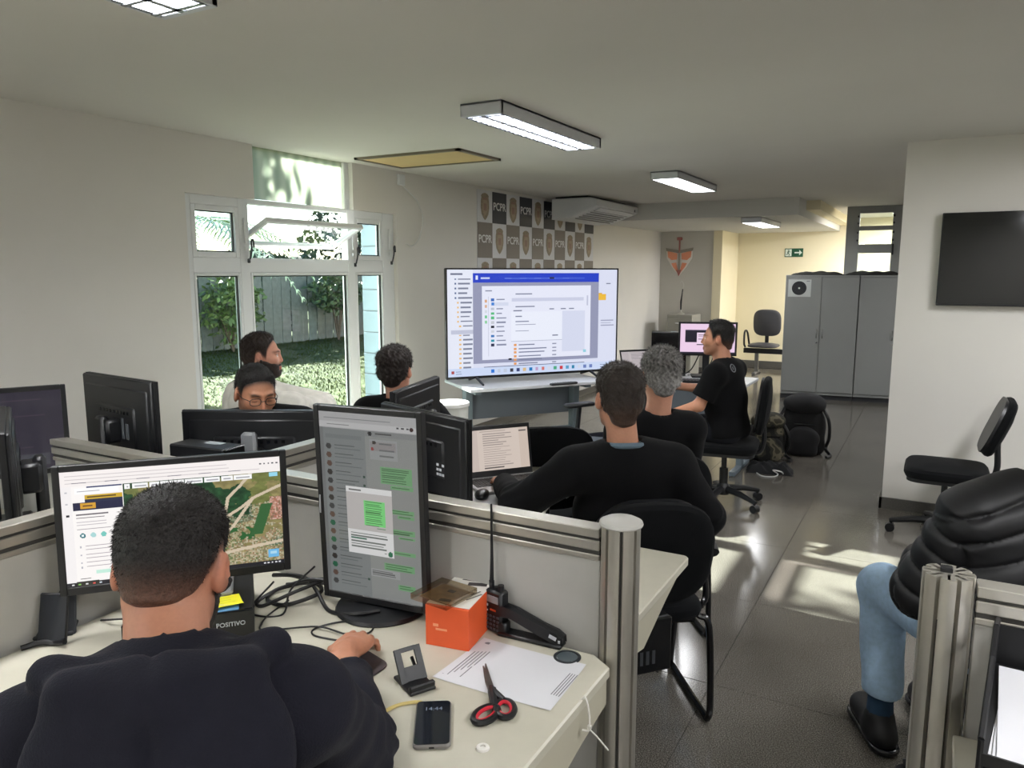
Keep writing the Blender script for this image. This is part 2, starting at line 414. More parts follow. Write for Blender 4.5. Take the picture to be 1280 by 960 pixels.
# lever handles
for y, z in ((3.675, 1.86), (4.758, 1.84), (5.225, 1.86)):
    h_ = MB().box((FX + .05, y, z + .06), (.014, .018, .17), ch=.004).box((FX + .05, y, z - .06), (.02, .02, .03), ch=.004)
    h_.build('stay_bar', WHITE, win)
    h2 = MB().tube([(FX + .06, y + .02, z - .13), (FX + .075, y + .025, z - .06), (FX + .07, y + .03, z - .01), (FX + .07, y + .045, z + .0), (FX + .07, y + .05, z - .05)], .006, 6, 4).box((FX + .055, y + .015, z - .14), (.016, .02, .03), ch=.004)
    h2.build('window_handle', DKG, win)
struct(MB().box((XW - .075, 4.25, .1), (.17, 2.1, .02), ch=.004).build('trim_sill', WHITE, None, 0))
# window of the left wall behind the camera
w3 = struct(bpy.data.objects.new('window_3', None)); COL.objects.link(w3); w3.location = (XW - .07, -1.5, 1.55)
f = MB()
for y0, y1, z0, z1 in ((-1.1, -1.04, -.65, .65), (1.04, 1.1, -.65, .65), (-1.04, 1.04, -.65, -.59), (-1.04, 1.04, .59, .65), (-.03, .03, -.59, .59)): f.box((0, (y0 + y1) / 2, (z0 + z1) / 2), (.06, y1 - y0, z1 - z0))
f.build('window_frame', WHITE, w3, 0); MB().box((0, 0, 0), (.006, 2.1, 1.2)).build('pane', GLASS, w3, 0)

# ------------------------------------------------------------------ door_1: grey metal door with small panes at the far right
DM = mat('grey_door_metal', (150, 152, 150), .5, noise=(4, .03))
door = struct(bpy.data.objects.new('door_1', None)); COL.objects.link(door); door.location = (-.795, 11.15, 0)
f = MB()
def db(x0, x1, z0, z1, d=.06): f.box(((x0 + x1) / 2, 0, (z0 + z1) / 2), (x1 - x0, d, z1 - z0), ch=.004)
db(-.33, -.17, 0, CE); db(.22, .33, 0, CE)
for z0, z1 in ((2.40, CE), (2.18, 2.235), (1.885, 2.0), (1.35, 1.42), (0, .7)): db(-.17, .22, z0, z1)
f.build('door_frame', DM, door, 0)
for z0, z1 in ((2.235, 2.40), (2.0, 2.18), (1.42, 1.885), (.7, 1.35)): MB().box((.025, 0, (z0 + z1) / 2), (.39, .008, z1 - z0)).build('pane', GLASS, door, 0)
h_ = MB()
for z in (2.36, 2.27, 2.15, 2.05): h_.box((.235, -.04, z), (.02, .03, .03), ch=.004).box((-.185, -.04, z), (.018, .03, .025), ch=.004)
h_.box((.24, -.045, 1.93), (.02, .03, .14), ch=.005)
h_.build('door_latch', BLK, door)

# ------------------------------------------------------------------ outdoors
GZ = -.12
LAWN = mat('lawn_turf', (68, 80, 34), .95, noise=(3.5, .3), bump=(90, .8))
struct(block('ground_lawn', -60, XW - .15, -20, 60, GZ - .3, GZ, LAWN))
struct(block('ground_yard', XW - .15, 40, 13.65, 60, GZ - .3, GZ, mat('yard_paving', (150, 145, 135), .9, noise=(4, .1))))
# grass tufts on the lawn seen through the window
n = 45000
px = rng.uniform(-14.2, -5.0, n); py = rng.uniform(3.5, 17, n); a = rng.uniform(0, 6.28, n); hh = rng.uniform(.02, .055, n); ww = rng.uniform(.006, .014, n)
ln = rng.normal(0, .03, (n, 2))
v = np.empty((n, 3, 3)); v[:, 0] = np.c_[px - np.cos(a) * ww, py - np.sin(a) * ww, np.full(n, GZ - .005)]; v[:, 1] = np.c_[px + np.cos(a) * ww, py + np.sin(a) * ww, np.full(n, GZ - .005)]
v[:, 2] = np.c_[px + ln[:, 0], py + ln[:, 1], GZ + hh]
cl = lin((78, 92, 38)) * rng.uniform(.8, 1.2, (n, 1)) * np.array([1, 1, .8]) ; cl[rng.random(n) < .2] *= np.array([1.2, 1.05, .85])
GRASS = attr_mat('grass_blades', .9, spec=.1); cz = GRASS.node_tree.nodes.new('ShaderNodeCombineXYZ'); cz.inputs[2].default_value = 1.; GRASS.node_tree.links.new(cz.outputs[0], GRASS.node_tree.nodes['Principled BSDF'].inputs['Normal'])
g = stuff(np_mesh('grass', v.reshape(-1, 3), np.arange(n * 3).reshape(-1, 3), GRASS, None, 0, np.repeat(np.minimum(cl, 1), 3, 0)))
g['label'] = 'sunlit green grass blades covering the lawn outside the window'
# picket fence, each board a part
FW = mat('weathered_fence_board', (106, 112, 106), .85, noise=(8, .18))
fence = thing('picket_fence', 'weathered grey vertical board fence at the end of the lawn', 'fence', (-14.1, 9, GZ))
MB().box((-.03, 4.5, .5), (.04, 15, .09)).build('rail', FW, fence, 0); MB().box((-.03, 4.5, 1.35), (.04, 15, .09)).build('rail', FW, fence, 0)
pp = None
for i in range(50):
    y = -3 + i * .3 + random.uniform(-.01, .01)
    if pp is None: pp = MB().box((0, 0, .9), (.025, .284, 1.8), ch=.006).build('picket', FW, fence, 0); o = pp
    else: o = share(pp, 'picket', parent=fence)
    o.location = (random.uniform(0, .02), y, 0); o.rotation_euler = (random.uniform(-.012, .012), 0, random.uniform(-.04, .04)); o.scale = (1, 1, random.uniform(.95, 1.03))
def leaf_cloud(name, c, r, n, size, col, parent, seed, leafmat, hollow=.5):
    """A crown of separate leaf blades round the centre c."""
    g_ = np.random.default_rng(seed); d = g_.normal(size=(n, 3)); d /= np.linalg.norm(d, axis=1)[:, None]
    lump = 1 + .22 * np.sin(d[:, 0] * 5 + seed) * np.sin(d[:, 1] * 6 + 1) + .15 * np.sin(d[:, 2] * 9 + seed)
    p = d * (g_.uniform(hollow, 1, n) ** .6 * lump)[:, None] * np.array(r) + np.array(c)
    t = g_.normal(size=(n, 3)); t /= np.linalg.norm(t, axis=1)[:, None]; u = np.cross(t, g_.normal(size=(n, 3))); u /= np.linalg.norm(u, axis=1)[:, None]
    s_ = (size * g_.uniform(.6, 1.3, n))[:, None]
    v = np.stack([p - t * s_, p + u * s_ * .4, p + t * s_, p - u * s_ * .4], 1).reshape(-1, 3)
    cc = np.minimum(lin(col) * g_.uniform(.5, 1.5, (n, 1)), 1)
    return stuff(np_mesh(name, v, np.arange(n * 4).reshape(-1, 4), leafmat, parent, 0, np.repeat(cc, 4, 0)))
LEAF = attr_mat('leaf_blades', .55)
BARK = mat('bark', (84, 72, 58), .9, noise=(20, .3))
trees = [('tree', 'dense dark green tree beyond the fence at the left pane', (-16.4, 11.0), 1.6, (1.2, 2.3, .9), (44, 66, 38), 2600, 1),
         ('tree', 'broad dark green tree beyond the fence behind the middle pane', (-16.6, 15.2), 1.55, (1.2, 2.2, .85), (42, 62, 40), 2600, 2),
         ('tree', 'tall dark tree beyond the fence behind the right pane', (-16.4, 19.8), 2.7, (1.3, 2.4, 2.2), (40, 60, 40), 2800, 3)]
for nm, lb, (x, y), zc, rad, col, n, sd_ in trees:
    t = thing(nm, lb, 'tree', (x, y, GZ), 0, None)
    MB().rings([(0, 0, 0), (.05, .02, zc * .5), (0, .05, zc)], [.16, .12, .07], 10).build('trunk', BARK, t)
    b_ = MB().rings([(0, 0, zc * .55), (.5, .5, zc * .95)], [.06, .03], 6).rings([(0, 0, zc * .6), (-.4, .6, zc)], [.06, .03], 6).rings([(0, 0, zc * .5), (.2, -.7, zc * .9)], [.06, .03], 6)
    b_.build('branch', BARK, t)
    leaf_cloud('foliage', (0, 0, zc), rad, n, .15, col, t, sd_, LEAF)
shr = [('shrub', 'leafy shrub growing against the fence behind the left pane', (-13.5, 11.6), 1.0, (.45, .9, .8), (86, 108, 56), 1100, 11),
       ('shrub', 'shrub climbing over the fence top behind the middle pane', (-13.5, 15.0), 1.25, (.45, 1.0, .6), (64, 84, 50), 1000, 12),
       ('shrub', 'dark shrub covering the fence beside the tiled column', (-13.4, 17.5), 1.0, (.45, .9, 1.0), (50, 70, 46), 1200, 13)]
for nm, lb, (x, y), zc, rad, col, n, sd_ in shr:
    t = thing(nm, lb, 'shrub', (x, y, GZ))
    s_ = MB()
    for k_ in range(5): s_.rings([(0, 0, 0), (random.uniform(-.2, .2), random.uniform(-.4, .4), zc)], [.03, .012], 6)
    s_.build('stem', BARK, t); leaf_cloud('foliage', (0, 0, zc), rad, n, .09, col, t, sd_, LEAF, .2)
for k_, (y_, lb) in enumerate(((9.0, 'clipped dark hedge behind the left end of the fence'), (13.2, 'clipped dark hedge behind the middle of the fence'), (17.4, 'clipped dark hedge behind the right end of the fence'))):
    t = thing('hedge', lb, 'hedge', (-15.0, y_, GZ)); sm_ = MB()
    for q in range(7): sm_.rings([(0, -1.8 + q * .6, 0), (random.uniform(-.1, .1), -1.8 + q * .6, 1.2)], [.025, .01], 6)
    sm_.build('stem', BARK, t); leaf_cloud('foliage', (0, 0, .82), (.45, 2.2, .8), 2800, .11, (48, 68, 40), t, 31 + k_, LEAF, .2)
t = thing('tree', 'unseen tall tree added to block sun, outside the blank wall left of the window', 'tree', (-8.6, 2.9, GZ))  # added out of view so its crown cuts into the sun patch indoors
MB().rings([(0, 0, 0), (.05, .03, 2.0), (0, .05, 4.3)], [.16, .12, .06], 10).build('trunk', BARK, t)
MB().rings([(0, 0, 2.2), (.4, .5, 3.6)], [.06, .03], 6).rings([(0, 0, 2.4), (-.4, -.6, 3.8)], [.06, .03], 6).build('branch', BARK, t)
leaf_cloud('foliage', (0, 0, 4.4), (1.2, 1.45, 1.25), 4200, .16, (60, 86, 44), t, 77, LEAF, .1)
# palm, its fronds hanging into the upper left pane
palm = thing('palm_tree', 'palm with feathery fronds showing in the upper left pane', 'palm', (-8.6, 6.6, GZ))
MB().rings([(0, 0, 0), (.05, 0, 1.2), (0, .05, 2.45)], [.17, .13, .12], 12).build('trunk', BARK, palm)
PALM = mat('palm_leaflet', (146, 168, 140), .4, noise=(5, .2))
for k_ in range(13):
    a = k_ * 2.399; fm = MB(); pts = []
    for q in np.linspace(0, 1, 9): pts.append(np.array([math.cos(a) * q * 1.7, math.sin(a) * q * 1.7, 2.4 + .55 * q - 1.25 * q * q * (1 + .25 * math.sin(k_))]))
    fm.rings(pts, np.linspace(.016, .004, 9), 5)
    sd2 = np.array([-math.sin(a), math.cos(a), 0])
    for q in np.linspace(.12, .98, 22):
        i0 = min(int(q * 8), 7); c = pts[i0] + (pts[i0 + 1] - pts[i0]) * (q * 8 - i0); ax = (pts[i0 + 1] - pts[i0]); ax /= np.linalg.norm(ax)
        ll = .38 * math.sin(math.pi * min(q + .12, 1)) + .1
        for sg in (-1, 1):
            tip = c + sd2 * sg * ll * .75 + ax * ll * .6 + np.array([0, 0, -.22 * ll]); mid = (c + tip) / 2 + np.array([0, 0, .03]); wd = ax * .018
            fm.add([c - wd * .4, mid - wd, tip, mid + wd, c + wd * .4], [(0, 1, 2, 3, 4)])
    fm.build('frond', PALM, palm, 0)
# tiled column outside, right of the window
colm = thing('tiled_column', 'pale blue tiled column just outside the right pane', 'column', (-4.62, 5.78, GZ))
MB().box((0, 0, 1.6), (.28, .28, 3.2)).build('core', mat('column_grout', (120, 128, 132), .8), colm, 0)
CT = mat('pale_blue_tile', (132, 150, 160), .25, noise=(6, .05)); tp = None
for i in range(16):
    for k_, (dx, dy, r_) in enumerate(((0, -.142, 0), (.142, 0, R_(90)), (-.142, 0, R_(90)))):
        if tp is None: tp = MB().box((0, 0, 0), (.27, .012, .19), ch=.003).build('tile', CT, colm, 0); o = tp
        else: o = share(tp, 'tile', parent=colm)
        o.location = (dx, dy, .1 + i * .2); o.rotation_euler = (0, 0, r_)
# orange facade seen through the far door
ob = thing('orange_building', 'orange and white house facade seen through the door panes', 'building', (-.9, 19.5, GZ), R_(-8))
MB().box((0, 1.2, 3), (6, 2.4, 6)).build('wall', mat('orange_render', (206, 134, 58), .9, noise=(1, .05)), ob, 0)
MB().box((-.55, -.03, 2.6), (.62, .06, 1.5)).build('window_surround', mat('cream_render', (196, 184, 154), .9), ob, 0)
wn = MB().box((-.55, -.07, 2.65), (.34, .04, .9)).build('window', mat('pale_green_shutter', (150, 170, 150), .6), ob, 0)
MB().box((0, -.05, 1.75), (6, .1, .12)).build('ledge', mat('cream_render', (196, 184, 154), .9), ob, 0)
MB().box((.2, -.05, 2.0), (.12, .1, 4)).build('pilaster', mat('cream_render', (196, 184, 154), .9), ob, 0)

# ------------------------------------------------------------------ ceiling luminaires
TUBE = mat('fluorescent_tube', (255, 252, 244), .4, emit=9.)
LAMPB = mat('lamp_white_enamel', (205, 208, 212), .35)
REFL = mat('louvre_reflector', (150, 154, 160), .25, .6)
def luminaire(label, x, y, z, louvre, length=1.28, w_=.24, power=LAMP_W):
    t = thing('ceiling_lamp', label, 'ceiling lamp', (x, y, z), 0, 'fluorescent ceiling lamps')
    hd = .065
    b_ = MB().box((0, 0, -.006), (w_, length, .012), ch=.002)
    for sx in (-1, 1): b_.box((sx * (w_ / 2 - .004), 0, -hd / 2), (.008, length, hd), ch=.002)
    for sy in (-1, 1): b_.box((0, sy * (length / 2 - .012), -hd / 2), (w_, .024, hd), ch=.003)
    b_.build('housing', LAMPB, t, 0)
    for sx in (-1, 1): MB().cyl((sx * w_ * .23, -length / 2 + .03, -.034), (sx * w_ * .23, length / 2 - .03, -.034), .012, n=10).build('tube', TUBE, t)
    if louvre:
        l_ = MB().box((0, 0, -hd + .012), (.024, length - .05, .03))
        for k_ in range(13): l_.box((0, -length / 2 + .05 + k_ * (length - .1) / 12, -hd + .014), (w_ - .02, .016, .034))
        for sx in (-1, 1): l_.box((sx * (w_ / 2 - .016), 0, -hd + .02), (.006, length - .05, .04), ry(sx * .3))
        l_.build('louvre', REFL, t, 0)
    else:
        MB().box((0, 0, -hd + .004), (w_ - .016, length - .048, .003)).build('diffuser', mat('lit_diffuser', (250, 252, 255), .5, emit=6.), t, 0)
    ld = bpy.data.lights.new('lamp_light', 'AREA'); ld.shape = 'RECTANGLE'; ld.size = w_ * .9; ld.size_y = length * .95; ld.energy = power; ld.color = (.98, .98, 1.)
    lo = bpy.data.objects.new('lamp_light', ld); COL.objects.link(lo); lo.parent = t; lo.location = (0, 0, -.03 if louvre else -hd - .004)
    return t
luminaire('louvred fluorescent ceiling lamp cut by the top edge near the window wall', -2.05, 1.03, CE, True, power=55.)
luminaire('long louvred fluorescent ceiling lamp in the middle of the ceiling', -2.07, 4.03, CE, True, power=55.)
luminaire('flat white fluorescent lamp on the ceiling before the soffit', -2.1, 7.06, CE, False, power=9.)
luminaire('smallest white fluorescent lamp under the dropped soffit', -2.02, 10.15, 2.29, False, power=7.)
for x, y, lb in ((1.2, 1.0, 'ceiling lamp right of the desks above the puffer jacket'), (1.2, 4.0, 'ceiling lamp in front of the wall with the switched off television'), (-2.05, -1.9, 'ceiling lamp behind the hooded man near the window wall'), (1.2, -1.9, 'ceiling lamp in the back right corner of the room'), (1.2, 8.5, 'ceiling lamp behind the wall with the switched off television'), (-.5, 12.3, 'ceiling lamp in the far corridor behind the door wall'), (1.2, 12.3, 'ceiling lamp at the end of the far corridor')):  # out-of-view luminaires added as fill light for the room
    luminaire('unseen added fluorescent fill ' + lb, x, y, CE, False, power=70. if y > 12 else LAMP_W)  # the added corridor pair runs stronger to brighten the far wall
# ------------------------------------------------------------------ workstation cluster: partitions
PZ = 1.05
def post_section(r=.046, flutes=8):
    p = []
    for k in range(flutes):
        a = k * 2 * math.pi / flutes
        for da, rr in ((-.30, r), (-.1, r * 1.02), (.1, r * 1.02), (.30, r), (.33, r * .72), (.4525, r * .72)):
            p.append((rr * math.cos(a + da), rr * math.sin(a + da)))
    return p
def add_post(t, x, y, z0, z1, capped=True):
    p = MB().prism(post_section(), z0, z1, org=(x, y, 0)).build('post', ALU, t, 20)
    MB().cyl((x, y, z0 + .01), (x, y, z1 - (.004 if capped else .09)), .0345, n=24).build('post_core', DKALU, p)
    if capped:
        MB().lathe([(.050, z1), (.052, z1 + .004), (.050, z1 + .010), (.038, z1 + .016), (0, z1 + .018)], (x, y, 0), 32).build('post_cap', mat('grey_plastic_cap', (176, 174, 168), .35), p)
    else:
        c = MB().box((x - .004, y + .006, z1 - .006), (.022, .022, .03), ch=.002); c.build('insert', BLK, p)
        m_ = MB()
        for k in range(8):
            a = k * math.pi / 4; d = np.array([math.cos(a), math.sin(a), 0]); m_.box((x + d[0] * .03, y + d[1] * .03, z1 - .01), (.028, .005, .02), rz(a))
        an = np.linspace(0, 2 * np.pi, 25)[:-1]
        m_.rings([(x + .021 * math.cos(a), y + .021 * math.sin(a), z1 - .003) for a in an], .003, 6, closed=True)
        m_.build('post_web', ALU, p)
def partition(t, x0, x1, axis, c, z0=.05, z1=PZ):
    """A run of partition along x (axis 0) or y (axis 1) at cross position c: panel, three rail strips and their grooves, foot rail."""
    def bx_(mb, z, h, th, a0=x0, a1=x1, ch=.002):
        ctr = [(a0 + a1) / 2, c, z] if axis == 0 else [c, (a0 + a1) / 2, z]
        d = [abs(a1 - a0), th, h] if axis == 0 else [th, abs(a1 - a0), h]
        mb.box(ctr, d, ch=ch)
    m_ = MB(); bx_(m_, (z0 + z1 - .08) / 2, z1 - .08 - z0, .030); m_.build('panel', PANEL, t, 0)
    for z, h, th in ((z1 - .011, .022, .050), (z1 - .042, .024, .046), (z1 - .072, .014, .042)):
        m_ = MB(); bx_(m_, z, h, th); m_.build('rail', ALU, t, 0)
    m_ = MB(); bx_(m_, z1 - .04, .066, .036); m_.build('groove', DKALU, t, 0)
    m_ = MB(); bx_(m_, z0, .05, .044); m_.build('rail', ALU, t, 0)
pa = thing('desk_partition', 'grey aluminium framed partition ending in a round capped post by the scissors desk', 'partition', (-.61, 1.62, 0))
add_post(pa, 0, 0, 0, 1.062); partition(pa, -1.285, -.045, 0, 0)
pb = thing('desk_partition', 'aluminium framed partition running away behind the map monitor', 'partition', (-1.92, 1.62, 0))
add_post(pb, 0, 0, 0, 1.055); partition(pb, -1.9, -.05, 1, 0); partition(pb, .05, .95, 1, 0)
pc = thing('desk_partition', 'aluminium framed partition at far left in front of the monitor with the blue plug', 'partition', (-1.97, 1.56, 0))
partition(pc, -1.5, -.0, 0, 0); add_post(pc, -1.55, 0, 0, 1.055)
pd = thing('desk_partition', 'partition with an open fluted post top at bottom right beside the paper tray', 'partition', (.058, 1.675, 0))
add_post(pd, 0, 0, 0, 1.06, False); partition(pd, .05, 1.5, 0, .012, z1=1.045)

# ------------------------------------------------------------------ desks
DZ = .74
def round_poly(p, r):
    """Round chosen corners: p = [(x, y, radius)]."""
    out = []; n = len(p)
    for i in range(n):
        a, b, c = np.array(p[i - 1][:2]), np.array(p[i][:2]), np.array(p[(i + 1) % n][:2]); rr = p[i][2] * r
        if rr <= 0: out.append(tuple(b)); continue
        u, v = (a - b) / np.linalg.norm(a - b), (c - b) / np.linalg.norm(c - b)
        for t in np.linspace(0, 1, 9): out.append(tuple((b + u * rr) * (1 - t) ** 2 + b * 2 * t * (1 - t) + (b + v * rr) * t * t))
    return out
GROM = mat('dark_cable_cap', (40, 44, 48), .35)
def l_desk(label, poly, loc, legs, grommets=(), apron=()):
    t = thing('corner_desk', label, 'desk', loc)
    MB().prism(poly, DZ - .028, DZ, ch=.004).build('desktop', DESK, t, 30)
    for (x0, y0, x1, y1) in apron:
        m_ = MB().box(((x0 + x1) / 2, (y0 + y1) / 2, DZ - .2), (abs(x1 - x0) + .018, abs(y1 - y0) + .018, .34)); m_.build('modesty_panel', DESKE, t, 0)
    for (x, y, ax) in legs:
        d = (.05, .5, .04) if ax else (.5, .05, .04)
        m_ = MB().box((x, y, .02), d, ch=.006).box((x, y, .37), (.05, .09, .66), ch=.006).box((x, y, DZ - .045), d, ch=.004)
        m_.build('leg', mat('grey_desk_steel', (150, 150, 146), .45), t, 0)
    for (x, y) in grommets:
        g_ = MB().lathe([(.033, DZ), (.033, DZ + .002), (.027, DZ + .0035), (.026, DZ + .001), (0, DZ + .001)], (x, y, 0), 28).build('cable_grommet', GROM, t)
        MB().lathe([(.025, DZ + .001), (.024, DZ + .0022), (0, DZ + .0026)], (x, y, 0), 24).build('grommet_lid', mat('grommet_lid_plastic', (74, 84, 88), .3), g_)
    return t
# SE quadrant (nearest): local origin at the partition crossing
d1 = round_poly([(.03, -.03, 0), (.03, -2.0, 0), (.62, -2.0, 1), (.62, -.98, 0), (.80, -.62, 1), (1.10, -.60, .4), (1.315, -.60, .12), (1.315, -.068, 0), (1.262, -.03, 0)][::1], .12)
desk1 = l_desk('cream corner desk in the foreground holding scissors, phone and paper', d1, (-1.92, 1.62, 0), [(1.2, -.33, 1), (.35, -1.8, 0)], [(1.21, -.045 - .03)], [(.2, -.08, 1.2, -.08)])
# curved apron rail and the drawer side below the near desk's right end
m_ = MB()
prof = [(-.60, DZ - .03), (-.60, DZ - .06), (-.5, DZ - .10), (-.35, DZ - .15), (-.2, DZ - .12), (-.06, DZ - .10), (-.06, DZ - .03)]
m_.prism(prof, 1.285, 1.305, axes=((0, 1, 0), (0, 0, 1), (1, 0, 0))); m_.build('apron', DESKE, desk1, 0)
MB().box((1.17, -.42, .36), (.2, .22, .5), ch=.003).build('pedestal', mat('grey_pedestal', (170, 170, 166), .5), desk1, 0)
# NE quadrant
d2 = round_poly([(.03, .03, 0), (1.28, .03, 0), (1.28, .71, .2), (.80, .71, .8), (.62, .95, 1), (.62, 1.5, .3), (.03, 1.5, 0)], .12)
desk2 = l_desk('cream corner desk beyond the partition carrying the open silver laptop', d2, (-1.92, 1.62, 0), [(1.1, .4, 1), (.33, 1.3, 0)], (), [(.2, .06, 1.2, .06)])
m_ = MB(); prof2 = [(.06, DZ - .03), (.06, DZ - .10), (.2, DZ - .13), (.35, DZ - .16), (.55, DZ - .09), (.69, DZ - .05), (.69, DZ - .03)]
m_.prism(prof2[::-1], 1.235, 1.255, axes=((0, 1, 0), (0, 0, 1), (1, 0, 0))); m_.build('apron', DESKE, desk2, 0)
# NW and SW quadrants
d3 = [(-.03, .03), (-.03, 1.35), (-.62, 1.35), (-.62, .75), (-.75, .62), (-1.55, .62), (-1.55, .03)]
l_desk('cream corner desk by the window wall behind the map monitor', d3, (-1.92, 1.62, 0), [(-1.4, .33, 1), (-.33, 1.2, 0)])
d4 = [(-.03, -.1), (-1.55, -.1), (-1.55, -.68), (-.75, -.68), (-.62, -.8), (-.62, -1.9), (-.03, -1.9)]
l_desk('cream corner desk at the left edge under the dark monitors', d4, (-1.92, 1.62, 0), [(-1.4, -.4, 1), (-.33, -1.7, 0)])
d5 = round_poly([(.03, -.03, 0), (.03, -.62, .3), (1.5, -.62, .3), (1.5, -.03, 0)], .12)
l_desk('cream desk at bottom right holding the black paper tray', d5, (.058, 1.675, 0), [(1.3, -.33, 1), (.2, -.33, 1)], [(.115, -.14)])
# zip tie hanging from the near desk's edge
zt = MB().tube([(-.612, 1.40, .735), (-.598, 1.40, .742), (-.592, 1.405, .70), (-.59, 1.40, .672), (-.604, 1.396, .67)], .0022, 6, 5)
zt.tube([(-.59, 1.40, .675), (-.575, 1.41, .655), (-.555, 1.425, .622)], .0018, 6, 5).box((-.59, 1.402, .678), (.008, .007, .008))
tag(zt.build('cable_tie', mat('white_nylon', (225, 222, 215), .4)), 'white cable tie hanging off the desk edge below the paper', 'cable tie')

# ------------------------------------------------------------------ screens
def blank(w_, h, c): return np.tile(np.array(c, float), (h, w_, 1))
def rect_(im, x0, y0, x1, y1, c):
    """Fill a rectangle given in 0-1 coordinates from the top left."""
    h, w_ = im.shape[:2]; X0, X1, Y0, Y1 = int(round(x0 * w_)), int(round(x1 * w_)), int(round(y0 * h)), int(round(y1 * h))
    im[Y0:max(Y1, Y0 + 1), X0:max(X1, X0 + 1)] = c
def disc_(im, x, y, r, c):
    h, w_ = im.shape[:2]; yy, xx = np.mgrid[0:h, 0:w_]; im[((xx + .5) / w_ - x) ** 2 + (((yy + .5) / h - y) * h / w_) ** 2 < r * r] = c
def lines_(im, x0, x1, ys, c, seed=1, hgt=.006, ragged=.5):
    g_ = np.random.default_rng(seed)
    for y in ys: rect_(im, x0, y, x0 + (x1 - x0) * g_.uniform(1 - ragged, 1), y + hgt, c)
def fbm(h, w_, seed, base=4, oct_=5):
    g_ = np.random.default_rng(seed); out = np.zeros((h, w_))
    for o in range(oct_):
        n = base * 2 ** o; G = g_.random((n + 2, n + 2)); ys = np.linspace(0, n, h, endpoint=False); xs = np.linspace(0, n, w_, endpoint=False)
        y0, x0 = ys.astype(int), xs.astype(int); fy, fx = (ys - y0)[:, None], (xs - x0)[None]
        out += (G[np.ix_(y0, x0)] * (1 - fy) * (1 - fx) + G[np.ix_(y0 + 1, x0)] * fy * (1 - fx) + G[np.ix_(y0, x0 + 1)] * (1 - fy) * fx + G[np.ix_(y0 + 1, x0 + 1)] * fy * fx) / 2 ** o
    return out / 2
def map_screen():
    w_, h = 288, 162; im = blank(w_, h, (250, 246, 244))
    yy, xx = np.mgrid[0:h, 0:w_]; X, Y = xx / w_, yy / h
    n1, n2, n3 = fbm(h, w_, 3, 5), fbm(h, w_, 4, 9), fbm(h, w_, 5, 40, 2)
    base = np.where((n2 > .5)[..., None], (122, 128, 72), (150, 140, 92)) * (.75 + .5 * n3[..., None])
    forest = (n1 + .35 * (.62 - np.abs(X - .45) * 1.4) - .35 * np.maximum(Y - .5, 0)) > .56
    base[forest] = (np.array((44, 82, 50)) * (.55 + .9 * n3[..., None]))[forest]
    g_ = np.random.default_rng(9); town = (Y > .40 + .22 * np.abs(X - .95)) & (X > .66) & (n2 + .3 * Y > .66)
    cols = np.array([(206, 190, 166), (186, 164, 140), (160, 118, 98), (222, 214, 202), (96, 114, 80), (140, 130, 116)])
    sp = cols[g_.integers(0, 6, (h // 2 + 1, w_ // 2 + 1))].repeat(2, 0).repeat(2, 1)[:h, :w_]
    base[town] = (sp * .6 + base * .4)[town]
    red = (X > .94) & (Y > .36) & (Y < .58); base[red] = (sp * .6 + np.array((180, 100, 84)) * .4)[red]
    g1 = (X > .73) & (X < .86) & (Y > .62) & (Y < .74) & (n3 + n1 > .9); base[g1] = (48, 96, 52)
    g2 = (np.abs(X - .9 + (Y - .55) * .2) < .028) & (Y > .42) & (Y < .70); base[g2] = (56, 98, 56)
    for P in ([(.66, .62), (.72, .52), (.80, .44), (.86, .36), (.97, .28), (1, .26)], [(.72, .50), (.74, .34), (.80, .24), (.86, .12)], [(.68, .9), (.7, .7), (.76, .6), (.86, .36)], [(.66, .86), (.8, .82), (1, .78)]):
        for (ax_, ay_), (bx_, by_) in zip(P, P[1:]):
            t = np.clip(((X - ax_) * (bx_ - ax_) + (Y - ay_) * (by_ - ay_)) / ((bx_ - ax_) ** 2 + (by_ - ay_) ** 2), 0, 1)
            base[(X - ax_ - t * (bx_ - ax_)) ** 2 + ((Y - ay_ - t * (by_ - ay_)) * .56) ** 2 < .008 ** 2] = (206, 190, 166)
    m_ = (X > .265) & (Y > .13) & (Y < .965); im[m_] = base[m_]
    rect_(im, .0, .0, 1, .13, (246, 240, 238)); lines_(im, .02, .95, (.035, .065, .1), (206, 198, 200), 2, .006, .3)
    for i in range(6): rect_(im, .05 + i * .14, .098, .11 + i * .14, .104, (120, 116, 130))
    for i in range(5): rect_(im, .90 + i * .02, .05, .908 + i * .02, .062, (90, 90, 96))
    rect_(im, .11, .135, .265, .15, (60, 66, 110)); rect_(im, .06, .15, .25, .20, (253, 253, 253)); lines_(im, .07, .2, (.17,), (160, 160, 170))
    rect_(im, .10, .21, .265, .25, (206, 170, 52)); lines_(im, .11, .25, (.225,), (90, 70, 30), 3, .012, .1); rect_(im, .10, .25, .265, .27, (40, 46, 70))
    rect_(im, .05, .27, .265, .34, (34, 36, 66)); rect_(im, .08, .275, .145, .33, (214, 160, 50)); lines_(im, .09, .135, (.295,), (110, 70, 30), 3, .014, .1)
    rect_(im, 0, .13, .045, .965, (244, 240, 240)); lines_(im, .06, .2, (.37, .40), (110, 104, 110), 4, .01, .3); lines_(im, .06, .2, (.44, .46), (190, 184, 190), 5); lines_(im, .06, .25, (.5,), (170, 164, 170), 6)
    for i, c in enumerate(((20, 110, 120), (170, 214, 214), (120, 200, 190))): disc_(im, .082 + i * .045, .56, .012, c)
    disc_(im, .082, .56, .006, (240, 250, 250)); lines_(im, .09, .25, (.65, .68, .72, .75, .79, .83), (176, 168, 174), 7)
    for y in (.65, .72, .79, .83): rect_(im, .065, y, .074, y + .015, (180, 180, 190))
    rect_(im, .13, .87, .23, .90, (196, 236, 220)); lines_(im, .06, .12, (.935,), (110, 110, 110))
